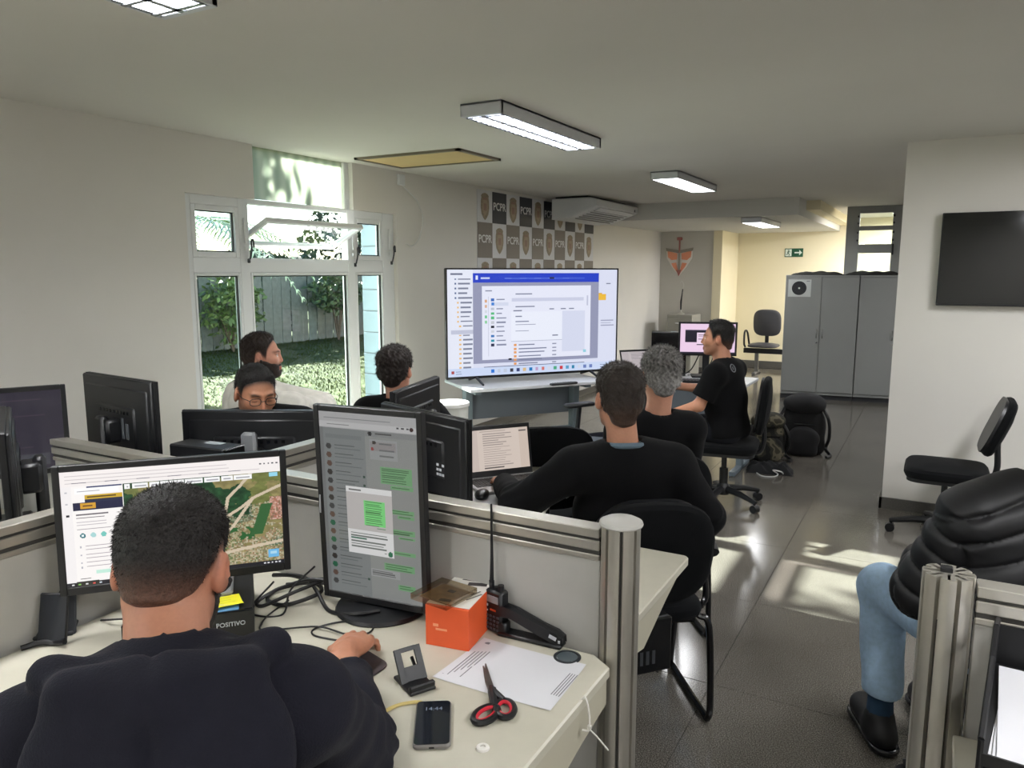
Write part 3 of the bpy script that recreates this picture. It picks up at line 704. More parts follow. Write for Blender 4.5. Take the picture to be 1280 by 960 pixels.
    for i in range(3): rect_(im, .018, .17 + i * .1, .028, .185 + i * .1, (190, 190, 196))
    rect_(im, .016, .37, .03, .39, (40, 40, 48))
    for x0, x1 in ((.275, .30), (.31, .38), (.385, .43), (.435, .54), (.545, .63), (.635, .71), (.715, .77), (.775, .86)): rect_(im, x0, .145, x1, .185, (250, 250, 250)); rect_(im, x0 + .01, .163, x1 - .01, .17, (170, 170, 176))
    rect_(im, .945, .145, .985, .18, (150, 214, 236)); rect_(im, .925, .86, .975, .93, (110, 180, 226)); rect_(im, .935, .875, .965, .90, (170, 214, 236))
    rect_(im, 0, .965, 1, 1, (30, 30, 36)); rect_(im, .04, .955, .14, 1, (48, 46, 40))
    for i in range(5): rect_(im, .02 + i * .03, .975, .03 + i * .03, .99, ((220, 220, 220), (120, 190, 80), (220, 220, 220), (220, 90, 80), (200, 210, 220))[i])
    for i in range(5): rect_(im, .9 + i * .018, .975, .91 + i * .018, .99, (220, 220, 224))
    return im
def chat_screen():
    w_, h = 132, 234; im = blank(w_, h, (136, 138, 136)); g_ = np.random.default_rng(4)
    rect_(im, 0, 0, 1, .085, (170, 170, 170)); lines_(im, .05, .9, (.03, .06), (128, 128, 130), 3, .005, .2); rect_(im, 0, .05, 1, .08, (186, 186, 186)); lines_(im, .08, .4, (.062,), (130, 130, 130))
    for i in range(3): rect_(im, .8 + i * .05, .057, .825 + i * .05, .066, (70, 70, 74))
    disc_(im, .95, .062, .02, (60, 40, 40))
    rect_(im, 0, .085, .48, 1, (122, 126, 126)); rect_(im, 0, .085, .035, 1, (112, 114, 114)); rect_(im, .48, .085, 1, .115, (128, 130, 130)); disc_(im, .53, .1, .02, (44, 44, 44)); lines_(im, .58, .8, (.096,), (80, 80, 80))
    rect_(im, .06, .12, .44, .14, (114, 118, 118))
    for i in range(17):
        y = .175 + i * .047; disc_(im, .09, y + .01, .028, [(52, 48, 44), (38, 92, 66), (60, 60, 60), (90, 70, 60)][g_.integers(0, 4)]); lines_(im, .15, .40, (y,), (78, 80, 80), i, .006, .4); lines_(im, .15, .46, (y + .016,), (98, 102, 102), i + 40, .005, .4)
        if g_.random() < .4: disc_(im, .45, y + .02, .014, (44, 70, 58))
    rect_(im, .52, .13, .80, .235, (146, 148, 148)); rect_(im, .53, .14, .79, .19, (138, 134, 134)); disc_(im, .57, .145, .018, (60, 54, 50)); disc_(im, .55, .18, .015, (140, 60, 60)); lines_(im, .62, .78, (.147, .18, .21), (104, 106, 106), 7)
    GRN = (110, 158, 112)
    def bub(x0, y0, x1, y1, c, s_):
        rect_(im, x0, y0, x1, y1, c); lines_(im, x0 + .015, x1 - .02, np.arange(y0 + .006, y1 - .004, .0115), tuple(np.array(c) * .62), s_, .0045, .25)
    bub(.62, .27, .94, .36, GRN, 5); bub(.72, .365, .95, .385, GRN, 6); bub(.68, .49, .95, .515, GRN, 8); bub(.78, .52, .95, .54, GRN, 8); bub(.70, .60, .95, .63, GRN, 9); bub(.78, .635, .95, .65, GRN, 9)
    bub(.72, .72, .95, .74, GRN, 2); bub(.62, .79, .93, .83, GRN, 10); bub(.48, .835, .78, .875, (150, 152, 152), 11); bub(.76, .90, .93, .93, GRN, 12); bub(.48, .70, .7, .73, (150, 152, 152), 13)
    rect_(im, .25, .395, .73, .76, (222, 222, 222)); rect_(im, .25, .425, .73, .63, (188, 184, 182)); lines_(im, .28, .45, (.408,), (110, 110, 110))
    bub(.43, .46, .65, .60, (122, 214, 126), 14); rect_(im, .56, .605, .65, .61, (100, 140, 104))
    lines_(im, .28, .68, (.645, .66, .69, .705, .72), (110, 116, 112), 15, .006, .15); rect_(im, .28, .672, .45, .68, (60, 110, 90)); disc_(im, .69, .742, .025, (36, 110, 76)); rect_(im, .63, .74, .65, .745, (120, 120, 120))
    return im
def tv_screen():
    w_, h = 320, 182; im = blank(w_, h, (222, 226, 246)); g_ = np.random.default_rng(4)
    rect_(im, 0, 0, .14, .93, (232, 236, 250)); lines_(im, .02, .12, (.035,), (110, 116, 140), 2, .012)
    for i in range(20):
        y = .08 + i * .0435; rect_(im, .04 + .012 * min(i // 5, 2), y, .05 + .012 * min(i // 5, 2), y + .016, (236, 190, 120) if i > 4 else (90, 110, 150)); lines_(im, .06 + .012 * min(i // 5, 2), .14, (y,), (128, 134, 156), i, .014, .4)
    rect_(im, .02, .56, .14, .60, (196, 200, 220))
    rect_(im, .14, .035, .885, .12, (34, 64, 200)); rect_(im, .155, .055, .17, .095, (230, 236, 255)); lines_(im, .185, .24, (.07,), (200, 210, 250), 3, .016, .1); lines_(im, .33, .84, (.075,), (70, 100, 216), 3, .012, .1)
    for i in range(5): rect_(im, .32 + i * .085, .075, .36 + i * .085, .088, (90, 116, 224))
    rect_(im, .58, .07, .61, .09, (40, 44, 70))
    rect_(im, .14, .12, .885, .885, (150, 154, 182)); rect_(im, .19, .155, .835, .85, (233, 236, 252))
    lines_(im, .21, .28, (.19,), (140, 144, 168), 3, .012); rect_(im, .36, .27, .79, .30, (206, 210, 232)); rect_(im, .225, .25, .226, .82, (200, 204, 224)); rect_(im, .81, .25, .82, .35, (196, 200, 222))
    for i, c in enumerate(((60, 110, 190), (60, 130, 216), (190, 196, 210), (90, 190, 130), (90, 190, 130), (200, 204, 214), (30, 34, 50), (210, 214, 224), (60, 120, 190), (40, 150, 170), (40, 46, 80))):
        y = .27 + i * .043; rect_(im, .24, y, .258, y + .024, c); lines_(im, .272, .33, (y + .006,), (140, 146, 170), i, .012)
    rect_(im, .24, .305, .34, .34, (214, 220, 240)); rect_(im, .245, .31, .26, .335, (60, 130, 216))
    for i, c in enumerate(((220, 170, 130), (220, 180, 150), (214, 220, 230), (110, 200, 140), (140, 210, 160))): rect_(im, .205, .28 + i * .05, .218, .305 + i * .05, c)
    lines_(im, .38, .5, (.225, .345), (130, 136, 160), 7, .012); lines_(im, .37, .43, (.385,), (120, 126, 150), 7, .01)
    for x in (.58, .65, .7): rect_(im, x, .375, x + .03, .387, (130, 136, 160))
    rect_(im, .355, .40, .66, .68, (238, 242, 255)); rect_(im, .66, .40, .80, .80, (216, 221, 242)); lines_(im, .38, .43, (.44,), (130, 136, 160), 1, .01); lines_(im, .38, .5, (.49, .52, .58), (140, 146, 170), 8, .01); rect_(im, .6, .63, .635, .642, (120, 126, 150)); rect_(im, .355, .68, .66, .684, (180, 186, 206))
    for i in range(6):
        y = .71 + i * .036; rect_(im, .372, y, .386, y + .022, (232, 160, 96)); lines_(im, .40, .57, (y + .005,), (128, 134, 160), i + 3, .011); rect_(im, .6, y + .006, .625, y + .015, (140, 146, 170))
    rect_(im, .34, .845, .36, .862, (30, 32, 44)); rect_(im, .79, .79, .81, .82, (150, 210, 226))
    rect_(im, .885, .24, .93, .30, (240, 190, 64)); rect_(im, .885, .23, .905, .24, (226, 176, 54)); lines_(im, .93, .985, (.13,), (130, 136, 160), 3, .014); lines_(im, .9, .985, (.5, .525, .55), (160, 164, 190), 4, .01)
    rect_(im, 0, .925, 1, 1, (206, 220, 248)); rect_(im, .2, .915, .8, .92, (50, 56, 96))
    for i in range(17):
        x = .24 + i * .037; rect_(im, x, .945, x + .018, .98, [(40, 120, 216), (196, 206, 226), (196, 206, 226), (60, 60, 74), (60, 70, 120), (220, 190, 140), (30, 120, 190), (190, 160, 200), (214, 120, 110), (216, 220, 236), (80, 170, 130), (206, 60, 70), (90, 160, 200), (40, 130, 170), (216, 220, 236), (110, 130, 190), (110, 130, 190)][i])
    rect_(im, .02, .945, .035, .975, (170, 70, 70)); lines_(im, .045, .09, (.95, .97), (120, 130, 160), 2, .008); lines_(im, .9, .98, (.95, .97), (120, 130, 160), 3, .008)
    return im
def doc_screen():
    w_, h = 150, 92; im = blank(w_, h, (206, 192, 182)); rect_(im, 0, 0, .22, 1, (196, 182, 174)); rect_(im, .86, 0, 1, 1, (200, 184, 172))
    lines_(im, .3, .75, np.arange(.1, .9, .055), (150, 140, 136), 4, .016, .5); rect_(im, .86, .06, .97, .10, (90, 84, 84)); rect_(im, .3, .92, .6, .96, (96, 90, 88)); lines_(im, .26, .8, (.03,), (170, 158, 150), 3, .02, .3)
    return im
def pink_screen():
    w_, h = 112, 64; im = blank(w_, h, (236, 206, 232)); rect_(im, .09, .2, .55, .62, (34, 32, 44)); rect_(im, .09, .2, .55, .24, (70, 66, 84)); rect_(im, .3, .3, .55, .68, (238, 214, 236)); lines_(im, .33, .5, (.36, .42, .5), (150, 130, 150), 2, .025); rect_(im, .3, .68, .5, .72, (40, 38, 50)); rect_(im, 0, .95, 1, 1, (44, 40, 56))
    return im
def dark_screen():
    w_, h = 100, 60; im = blank(w_, h, (52, 48, 58)); lines_(im, .1, .9, np.arange(.1, .85, .1), (66, 58, 68), 4, .02, .6); rect_(im, .1, .66, .16, .72, (130, 84, 100)); rect_(im, .3, .8, .9, .95, (70, 70, 76)); return im
SCR = attr_mat('lit_screen', .25, emit=.66)
SCRP = attr_mat('lit_portrait_screen', .25, emit=.50)
SCRTV = attr_mat('lit_tv_screen', .25, emit=.63)
SCRD = attr_mat('dim_screen', .12, emit=.55)

def monitor(label, loc, yaw, W, H, zc, tilt=0., img=None, screen=None, base='round', stand_col=None, stand=True, bez=.016, depth=.03, tip=None, back_off=.09, name='monitor', col_h=None, roll=0.):
    """Monitor: root on the desk; panel centre at height zc above the root, facing local +X."""
    t = thing(name, label, 'monitor', loc, yaw)
    Rm = ry(-tilt); C0 = np.array([0, 0, zc])
    def P_(v): return tuple(Rm @ np.array(v, float) + C0)
    fr_ = MB()
    for y0, y1, z0, z1 in ((-W / 2, -W / 2 + bez, -H / 2, H / 2), (W / 2 - bez, W / 2, -H / 2, H / 2), (-W / 2 + bez, W / 2 - bez, H / 2 - bez, H / 2), (-W / 2 + bez, W / 2 - bez, -H / 2, -H / 2 + bez * 1.25)):
        fr_.box(P_((-.008, (y0 + y1) / 2, (z0 + z1) / 2)), (.018, y1 - y0 + .0006, z1 - z0 + .0006), Rm, ch=.002)
    fr_.build('bezel', BLK, t, 25)
    bk = MB().box(P_((-.022, 0, 0)), (.016, W - .004, H - .004), Rm, ch=.005)
    for k_, (sx, sz, dx) in enumerate(((.90, .86, .027), (.56, .46, .034))): bk.box(P_((-dx, 0, -.01)), (.016, W * sx, H * sz), Rm, ch=.007)
    bk.build('back_shell', BLK, t, 40)
    vt = MB()
    for k_ in range(9): vt.box(P_((-.0425, -W * .2 + k_ * W * .05, H * .14)), (.003, W * .02, .012), Rm)
    vt.build('vent', BLKG, t, 0)
    ax = (tuple(Rm @ np.array([0, 1, 0.])), tuple(Rm @ np.array([0, 0, 1.])))
    sw, sh = W - 2 * bez, H - 2.25 * bez
    if img is None:
        MB().box(P_((-.004, 0, bez * .12)), (.004, sw, sh), Rm).build('screen', BLKG, t, 0)
    else:
        print_mesh('screen', img, sw, sh, screen or SCR, t, ax, P_((-.0015, 0, bez * .12)))
    if stand:
        ch_ = col_h or zc + .04; sm = stand_col or BLK
        MB().box((-back_off, 0, ch_ / 2 + .004), (.035, .058, ch_ - .008), ch=.01).build('stand_column', sm, t, 40)
        MB().box((-back_off / 2 - .02, 0, zc - .02), (back_off - .03, .09, .09), ch=.01).build('mount', BLK, t, 40)
        if base == 'round': MB().lathe([(.125, 0), (.128, .004), (.124, .012), (.05, .02), (0, .021)], (-.05, 0, 0), 40).build('base', BLK, t)
        else: MB().box((-.06, 0, .008), (.19, .25, .016), ch=.006).build('base', sm if stand_col else BLK, t, 40)
    return t
# 1 portrait chat monitor
mp = monitor('portrait monitor showing a chat window with green bubbles on a round base', (-1.262, 1.50, DZ), R_(-83), .325, .54, .293, R_(-2), chat_screen(), SCRP, 'round')
MB().box((.003, -.155, .29), (.002, .004, .05)).build('label', mat('light_grey_print', (150, 152, 156), .5), mp, 0)
# 2 map monitor on the small computer
SY = -.11
mm = monitor('wide monitor showing a satellite map in front of the hooded man', (-1.655, 1.215, DZ + .075), R_(-42), .545, .325, .205, R_(3), map_screen(), SCR, 'flat', mat('silver_stand_plastic', (150, 152, 154), .4))
st = MB().box((.003, -.225, .052), (.002, .078, .02)); st.build('asset_sticker', mat('sticker_blue_grey', (150, 164, 184), .5), mm, 0)
MB().box((.0045, -.225, .047), (.001, .068, .006)).build('barcode_print', mat('sticker_ink', (70, 74, 90), .6), mm, 0)
# computer under it
CT1 = thing('desktop_computer', 'small flat black computer under the map monitor with yellow notes on top', 'computer', (-1.652, 1.205, DZ), R_(-42))
MB().box((-.02, .03, .037), (.26, .30, .070), ch=.004).build('case', BLK, CT1, 0)
MB().box((.113, .03, .037), (.012, .30, .072), ch=.003).build('front_panel', BLKG, CT1, 0)
text_mesh('lettering', 'POSITIVO', .016, mat('silver_print', (176, 180, 184), .4), CT1, ((0, 1, 0), (0, 0, 1)), (.1195, .125, .040), .015)
MB().box((.119, -.06, .02), (.004, .05, .012)).build('port', DKG, CT1, 0)
MB().box((.09, .12, .0745), (.05, .05, .002)).build('blue_label', mat('sticker_blue', (90, 140, 180), .5), CT1, 0)
NOTE, NOTEP = mat('yellow_note_paper', (236, 232, 44), .8), mat('pale_note_paper', (226, 226, 190), .8)
def note(label, x, y, z, rot, m, s_=.076):
    t = thing('sticky_note', label, 'note', (x, y, z), rot)
    g = np.linspace(-.5, .5, 7); vv = np.array([(a * s_, b_ * s_, .0012 + .004 * max(0, -b_ - .1) ** 2 * 8) for b_ in g for a in g]); ff = [(r * 7 + c, r * 7 + c + 1, (r + 1) * 7 + c + 1, (r + 1) * 7 + c) for r in range(6) for c in range(6)]
    o = np_mesh('paper', vv, np.array(ff), m, t)
    ink = MB()
    for k in range(4): ink.add([(-.03, .022 - k * .015, .0021), (.022 - .008 * (k % 2), .0225 - k * .015, .0021), (.022 - .008 * (k % 2), .0238 - k * .015, .0021), (-.03, .0233 - k * .015, .0021)], [(0, 1, 2, 3)])
    ink.build('handwriting', mat('brown_pencil', (190, 180, 60), .8), t, 0)
zt_ = DZ + .0735
note('pale sticky note tucked under the yellow note on the small computer', -1.553, 1.243, zt_, R_(38), NOTEP)
note('bright yellow sticky note lying on the small black computer', -1.528, 1.246, zt_ + .0025, R_(58), NOTE)
# 3 monitors of the far desk
m3 = monitor('black monitor seen from behind, leaning on the partition beside the laptop', (-1.69, 2.355, DZ), R_(73), .54, .32, .222, 0, None, None, 'flat', bez=.012)
pl = MB()
for r in range(3):
    for c in range(3):
        if (r + c) % 4 != 3: pl.box((-.0432, -.12 - c * .016, -.055 + r * .018 + .215), (.002, .011, .009))
pl.build('port_label', mat('white_print', (214, 216, 220), .6), m3, 0)
monitor('black monitor seen from behind at the dark haired man by the window', (-2.10, 2.83, DZ), R_(194), .54, .32, .235, 0, None, None, 'flat')
# 4 wide monitor back in front of the man with glasses
monitor('wide black monitor back with a grey stand column before the man with glasses', (-2.31, 2.08, DZ), R_(118), .575, .335, .205, 0, None, None, 'flat', mat('grey_stand_plastic', (112, 114, 116), .4), col_h=.30)
# 5 monitor back at the left wall, with a blue plug
m5 = monitor('black monitor back with a blue cable plug near the left wall', (-2.72, 1.80, DZ), R_(84), .50, .36, .33, 0, None, None, 'flat')
MB().box((-.065, .02, .30), (.03, .03, .025), ch=.004).tube([(-.07, .02, .29), (-.085, .02, .25), (-.07, .04, .2), (-.05, .05, .12)], .004, 6).build('blue_plug', mat('blue_plug_plastic', (40, 70, 170), .4), m5)
pl = MB().box((-.0432, -.09, .31), (.002, .02, .06)).box((-.0432, -.06, .32), (.002, .016, .08)); pl.build('label', mat('grey_label', (90, 94, 98), .5), m5, 0)
MB().box((-.08, -.11, .17), (.06, .16, .09), ch=.012).box((-.10, -.15, .12), (.09, .1, .04), ch=.01).build('clamp', BLK, m5, 40)
# 6, 7 dark monitors at the left edge
m6 = monitor('dim monitor with a small webcam on top at the left edge', (-2.86, 1.36, DZ), R_(-28), .52, .32, .345, 0, dark_screen(), SCRD, 'flat')
monitor('black monitor standing edge on at the left edge, its curved back lit', (-2.36, 1.17, DZ), R_(-118), .50, .32, .325, 0, None, None, 'flat')
wc = thing('webcam', 'small black webcam clipped on the dark monitor at the left edge', 'webcam', (-2.83, 1.37, DZ + .506), R_(-28))
MB().box((0, 0, .008), (.05, .06, .016), ch=.005).cyl((0, 0, .012), (0, 0, .03), .008).build('clip', BLK, wc); MB().box((0, 0, .048), (.035, .09, .036), ch=.01).build('body', BLK, wc)
MB().cyl((.017, 0, .048), (.021, 0, .048), .011, n=16).build('lens', BLKG, wc)
# computers
def tower(label, loc, rot, d, vents=True):
    t = thing('desktop_computer', label, 'computer', loc, rot)
    MB().box((0, 0, d[2] / 2), d, ch=.005).build('case', BLK, t, 0)
    MB().box((d[0] / 2 + .006, 0, d[2] / 2), (.012, d[1], d[2]), ch=.004).build('front_panel', BLKG, t, 0)
    v_ = MB()
    for k in range(8): v_.box((d[0] / 2 + .0125, -d[1] * .3 + k * d[1] * .08, d[2] * .3), (.002, d[1] * .04, d[2] * .25))
    v_.build('vent', DKG, t, 0)
    l_ = MB().box((d[0] * .1, d[1] * .2, d[2] + .001), (d[0] * .3, d[1] * .3, .002)); l_.build('label', mat('sticker_grey', (150, 156, 160), .4), t, 0)
    return t
tower('small black computer case standing on the desk behind the map monitor', (-2.285, 1.815, DZ), R_(7), (.25, .10, .29))
uc = tower('black ribbed computer case hung under the desk beyond the capped post', (-.80, 2.10, .45), R_(-40), (.20, .26, .17)); MB().box((0, 0, .215), (.05, .2, .095)).box((0, .14, .1), (.05, .006, .32)).box((0, -.14, .1), (.05, .006, .32)).build('hanging_bracket', BLK, uc, 0)
# ------------------------------------------------------------------ foreground desk items
def on1(x, y): return (x, y, DZ)
ob_ = thing('box', 'orange cardboard box with a white lid beside the portrait monitor', 'box', (-1.0, 1.535, DZ), R_(9))
ORG = mat('orange_card', (226, 92, 46), .55, noise=(12, .05))
MB().box((0, 0, .0525), (.115, .185, .105), ch=.001).build('carton', ORG, ob_, 0)
MB().box((0, -.004, .1062), (.113, .165, .001)).build('lid_print', mat('white_card', (226, 222, 214), .5), ob_, 0)
MB().box((0, .089, .108), (.117, .010, .004)).box((0, .0885, .1), (.1155, .01, .012)).build('lid_flap', ORG, ob_, 0)
ink = MB().box((.02, .055, .1069), (.05, .02, .0004), rz(.2)).box((.03, -.01, .1069), (.004, .06, .0004), rz(-.5)).box((.042, -.02, .1069), (.003, .05, .0004), rz(-.5)).box((.01, .072, .1069), (.08, .004, .0004))
ink.build('lid_ink', mat('dark_print', (52, 46, 46), .6), ob_, 0)
MB().box((-.015, -.0928, .045), (.03, .0006, .005)).box((-.03, -.0928, .055), (.014, .0006, .007)).build('side_print', mat('pale_orange_print', (240, 160, 120), .5), ob_, 0)
cs = thing('clear_case', 'clear plastic lid with a brown card lying on the orange box', 'case', (-1.022, 1.487, DZ + .108), R_(-6))
CLR = bpy.data.materials.new('clear_plastic'); CLR.use_nodes = True
N, L = CLR.node_tree.nodes, CLR.node_tree.links
for n in list(N): N.remove(n)
out = N.new('ShaderNodeOutputMaterial'); mixs = N.new('ShaderNodeMixShader'); tr = N.new('ShaderNodeBsdfTransparent'); gl = N.new('ShaderNodeBsdfGlossy'); tr.inputs[0].default_value = (.8, .76, .68, 1); gl.inputs[1].default_value = .12; mixs.inputs[0].default_value = .14
L.new(tr.outputs[0], mixs.inputs[1]); L.new(gl.outputs[0], mixs.inputs[2]); L.new(mixs.outputs[0], out.inputs[0])
s_ = MB().box((0, 0, .0155), (.115, .12, .001))
for c, d in (((.057, 0, .008), (.001, .12, .015)), ((-.057, 0, .008), (.001, .12, .015)), ((0, .0595, .008), (.113, .001, .015)), ((0, -.0595, .008), (.113, .001, .015))): s_.box(c, d)
s_.build('shell', CLR, cs, 0)
MB().box((0, .01, .0015), (.1, .09, .002)).build('card', mat('brown_card', (142, 116, 82), .6, noise=(40, .35)), cs, 0)
MB().box((.02, -.02, .003), (.03, .012, .001), rz(.3)).box((.0, .03, .003), (.02, .014, .001)).build('card_print', mat('card_print', (40, 36, 34), .6), cs, 0)
# handheld radio
ra = thing('handheld_radio', 'black handheld radio with a long antenna standing against the partition', 'radio', (-.925, 1.582, DZ), R_(-12))
MB().box((0, 0, .056), (.056, .034, .112), ch=.006).build('body', BLK, ra, 40)
an_ = MB().cyl((-.018, 0, .11), (-.018, 0, .13), .007).rings([(-.018, 0, .125), (-.019, .002, .19), (-.022, .004, .33)], [.0058, .0042, .0028], 10); an_.build('antenna', BLK, ra)
MB().cyl((.014, 0, .11), (.014, 0, .126), .008, n=14).build('knob', BLK, ra); MB().cyl((-.001, 0, .11), (-.001, 0, .118), .006, n=12).build('knob', BLK, ra)
MB().box((0, -.0175, .09), (.038, .002, .018)).build('display', mat('lcd_grey', (132, 138, 140), .3), ra, 0)
kp = MB()
for r in range(4):
    for c in range(4): kp.box((-.018 + c * .012, -.018, .012 + r * .011), (.008, .003, .006), ch=.001)
kp.build('keypad', mat('grey_keys', (74, 80, 88), .5), ra, 0)
MB().box((.006, -.0178, .062), (.026, .002, .004)).build('orange_keys', mat('orange_key', (206, 90, 50), .5), ra, 0); MB().box((-.019, -.0178, .072), (.008, .002, .006)).box((-.018, -.0178, .058), (.005, .002, .004)).build('white_keys', mat('white_print', (214, 216, 220), .6), ra, 0)
# stapler
sp_ = thing('stapler', 'black stapler with its jaw raised beside the radio', 'stapler', (-.825, 1.578, DZ), R_(3))
MB().box((0, 0, .006), (.175, .038, .012), ch=.004).build('base', BLK, sp_, 40)
arm = MB(); pr = [(-.090, .056), (-.088, .068), (-.074, .076), (-.04, .070), (.03, .046), (.07, .036), (.086, .026), (.088, .014), (.07, .013), (.02, .030), (-.05, .055)]
arm.prism(pr, -.014, .014, axes=((1, 0, 0), (0, 0, 1), (0, -1, 0)), ch=.004); arm.build('arm', BLK, sp_, 40)
MB().box((-.005, 0, .034), (.15, .010, .004), ry(.30)).build('magazine', mat('steel', (150, 150, 150), .3, 1.), sp_, 0)
MB().box((.066, -.0175, .03), (.02, .003, .01), ry(.3)).box((.083, -.0175, .022), (.006, .003, .008)).build('chrome_tip', CHROME, sp_, 0); MB().box((-.075, 0, .02), (.025, .03, .03), ch=.004).build('hinge', BLK, sp_, 40)
# paper
def paper(name, label, c4, z, n=8, curl=.0, cat='paper'):
    c4 = np.array(c4, float); g = np.linspace(0, 1, n + 1)
    vv = [];
    for b_ in g:
        for a in g:
            p = (c4[0] * (1 - a) + c4[1] * a) * (1 - b_) + (c4[3] * (1 - a) + c4[2] * a) * b_; vv.append((*p, z + curl * (abs(a - .5) * 2) ** 3 * (abs(b_ - .5) * 2) ** 3))
    ff = [(r * (n + 1) + c, r * (n + 1) + c + 1, (r + 1) * (n + 1) + c + 1, (r + 1) * (n + 1) + c) for r in range(n) for c in range(n)]
    return np.array(vv), np.array(ff)
PAPER = mat('white_paper', (212, 212, 216), .75)
pt = thing('paper_sheet', 'white printed sheet lying under the scissors tips on the near desk', 'paper', (0, 0, 0))
c4 = [(-.938, 1.313), (-.645, 1.322), (-.655, 1.532), (-.931, 1.528)]
vv, ff = paper('', '', c4, DZ + .0012, curl=.002); np_mesh('sheet', vv, ff, PAPER, pt)
pi = MB(); u = np.array([1, .02]); v_ = np.array([0, 1.])
def pbox(x, y, a, b_): pi.box((x, y, DZ + .0018), (a, b_, .0004))
for k in range(5): pbox(-.915 + k * .008, 1.40 + .01 * k, .002, .12 - .012 * k)
pbox(-.93, 1.33, .012, .018); pbox(-.91, 1.51, .012, .01); pbox(-.884, 1.37, .002, .05)
for k in range(4): pbox(-.672 + k * .006, 1.43, .002, .10)

stuff(pi.build('printed_text', mat('grey_ink', (120, 120, 126), .7), pt, 0))
# scissors
sc_ = thing('scissors', 'scissors with black and red handles lying open on the near desk', 'scissors', (-.785, 1.33, DZ), 0)
STEEL = mat('scissor_steel', (150, 148, 146), .28, 1.)
def P2(dx, dy): return np.array([dx, dy])
for sg, tip, hc, rw, rl, ang in ((1, (-.0725, .083), (.058, -.0555), .020, .031, R_(-57)), (-1, (-.0745, .076), (.034, -.092), .020, .034, R_(-95))):
    pv = np.array([.002, -.012]); tp_ = np.array(tip); d = (tp_ - pv) / np.linalg.norm(tp_ - pv); nn = np.array([-d[1], d[0]])
    z0 = .006 if sg > 0 else .003
    bl = [pv - nn * .007, pv + nn * .007, pv + d * .05 + nn * .0075, tp_ + nn * .0015, tp_ - nn * .0015, pv + d * .05 - nn * .004]
    o = MB().prism(bl[::-1], z0, z0 + .0025).build('blade', STEEL, sc_, 0)
    hc = np.array(hc); an = np.linspace(0, 2 * np.pi, 22)[:-1]; e1 = np.array([math.cos(ang), math.sin(ang)]); e2 = np.array([-e1[1], e1[0]])
    ring = [(*(hc + e1 * rl * math.cos(a) + e2 * rw * math.sin(a)), .008) for a in an]
    root = hc - e1 * rl * .9
    h_ = MB().rings(ring, .0068, 8, closed=True).rings([(*(pv + d * .02), .007), (*pv, .008), (*((pv + root) / 2), .008), (*root, .008)], [.006, .010, .009, .008], 8)
    h_.build('handle', BLK, sc_); ring2 = [(*(hc + e1 * (rl - .0062) * math.cos(a) + e2 * (rw - .0062) * math.sin(a)), .009) for a in an]
    MB().rings(ring2, .0042, 8, closed=True).build('red_grip', mat('red_rubber', (196, 34, 52), .45), sc_)
MB().cyl((.0, 0, .004), (0, 0, .0105), .004, n=12).build('pivot_screw', CHROME, sc_)
# phone showing 14:44
ph = thing('smartphone', 'dark smartphone in a grey case showing the time on the near desk', 'phone', (-.829, 1.16, DZ), R_(33))
def rrect(w_, h, r, n=6):
    o = []
    for cx, cy, a0 in ((w_ / 2 - r, h / 2 - r, 0), (-w_ / 2 + r, h / 2 - r, 90), (-w_ / 2 + r, -h / 2 + r, 180), (w_ / 2 - r, -h / 2 + r, 270)):
        for k in range(n + 1): o.append((cx + r * math.cos(R_(a0 + 90 * k / n)), cy + r * math.sin(R_(a0 + 90 * k / n))))
    return o
MB().prism(rrect(.074, .155, .011), 0, .0105, ch=.003).build('case', mat('grey_phone_case', (120, 116, 112), .45), ph, 40)
MB().prism(rrect(.069, .149, .009), .0103, .0112).build('glass', mat('phone_glass', (24, 28, 36), .07), ph, 0)
text_mesh('clock_digits', '14:44', .017, mat('clock_print', (84, 92, 104), .4, emit=.5), ph, ((1, 0, 0), (0, 1, 0)), (0, .045, .0114), .0, .0001)
MB().box((0, -.077, .0055), (.010, .002, .003)).build('charge_port', BLKG, ph, 0)
strap = MB().tube([(-.02, .078, .004), (-.045, .082, .004), (-.075, .075, .003), (-.10, .055, .003), (-.094, .068, .003), (-.07, .083, .003), (-.035, .088, .004), (-.018, .077, .004)], .0022, 6, 5)
strap.build('wrist_strap', mat('cream_cord', (206, 186, 120), .8), ph)
# phone stand
ps = thing('phone_stand', 'small black folding phone stand beside the mouse hand', 'phone stand', (-.957, 1.272, DZ), R_(62))
MB().box((0, 0, .004), (.062, .09, .008), ch=.002).build('base', BLK, ps, 0)
bp_ = MB(); rt = rx(R_(-32))
for c, d in (((-.024, 0, .04), (.016, .006, .075)), ((.024, 0, .04), (.016, .006, .075)), ((0, 0, .02), (.04, .006, .032)), ((0, 0, .073), (.04, .006, .010))): bp_.box(rt @ np.array(c) + np.array([0, .0, .004]), d, rt, ch=.001)
bp_.build('back_plate', BLK, ps, 0); MB().box((0, -.037, .013), (.062, .012, .014), ch=.003).build('lip', BLK, ps, 0)
st_ = MB().box((-.018, .035, .022), (.006, .045, .006), rx(R_(40))).box((.018, .035, .022), (.006, .045, .006), rx(R_(40))); st_.build('strut', BLK, ps, 0)
# ring
rg = MB(); an = np.linspace(0, 2 * np.pi, 25)[:-1]; rg.lathe([(.0095, 0), (.0135, .0005), (.0125, .004), (.0085, .0055), (.0055, .005), (.0055, .001)], (-.704, 1.148, DZ), 24)
tag(rg.build('plastic_washer', mat('white_nylon', (225, 222, 215), .4)), 'small white plastic washer at the front edge of the near desk', 'washer')
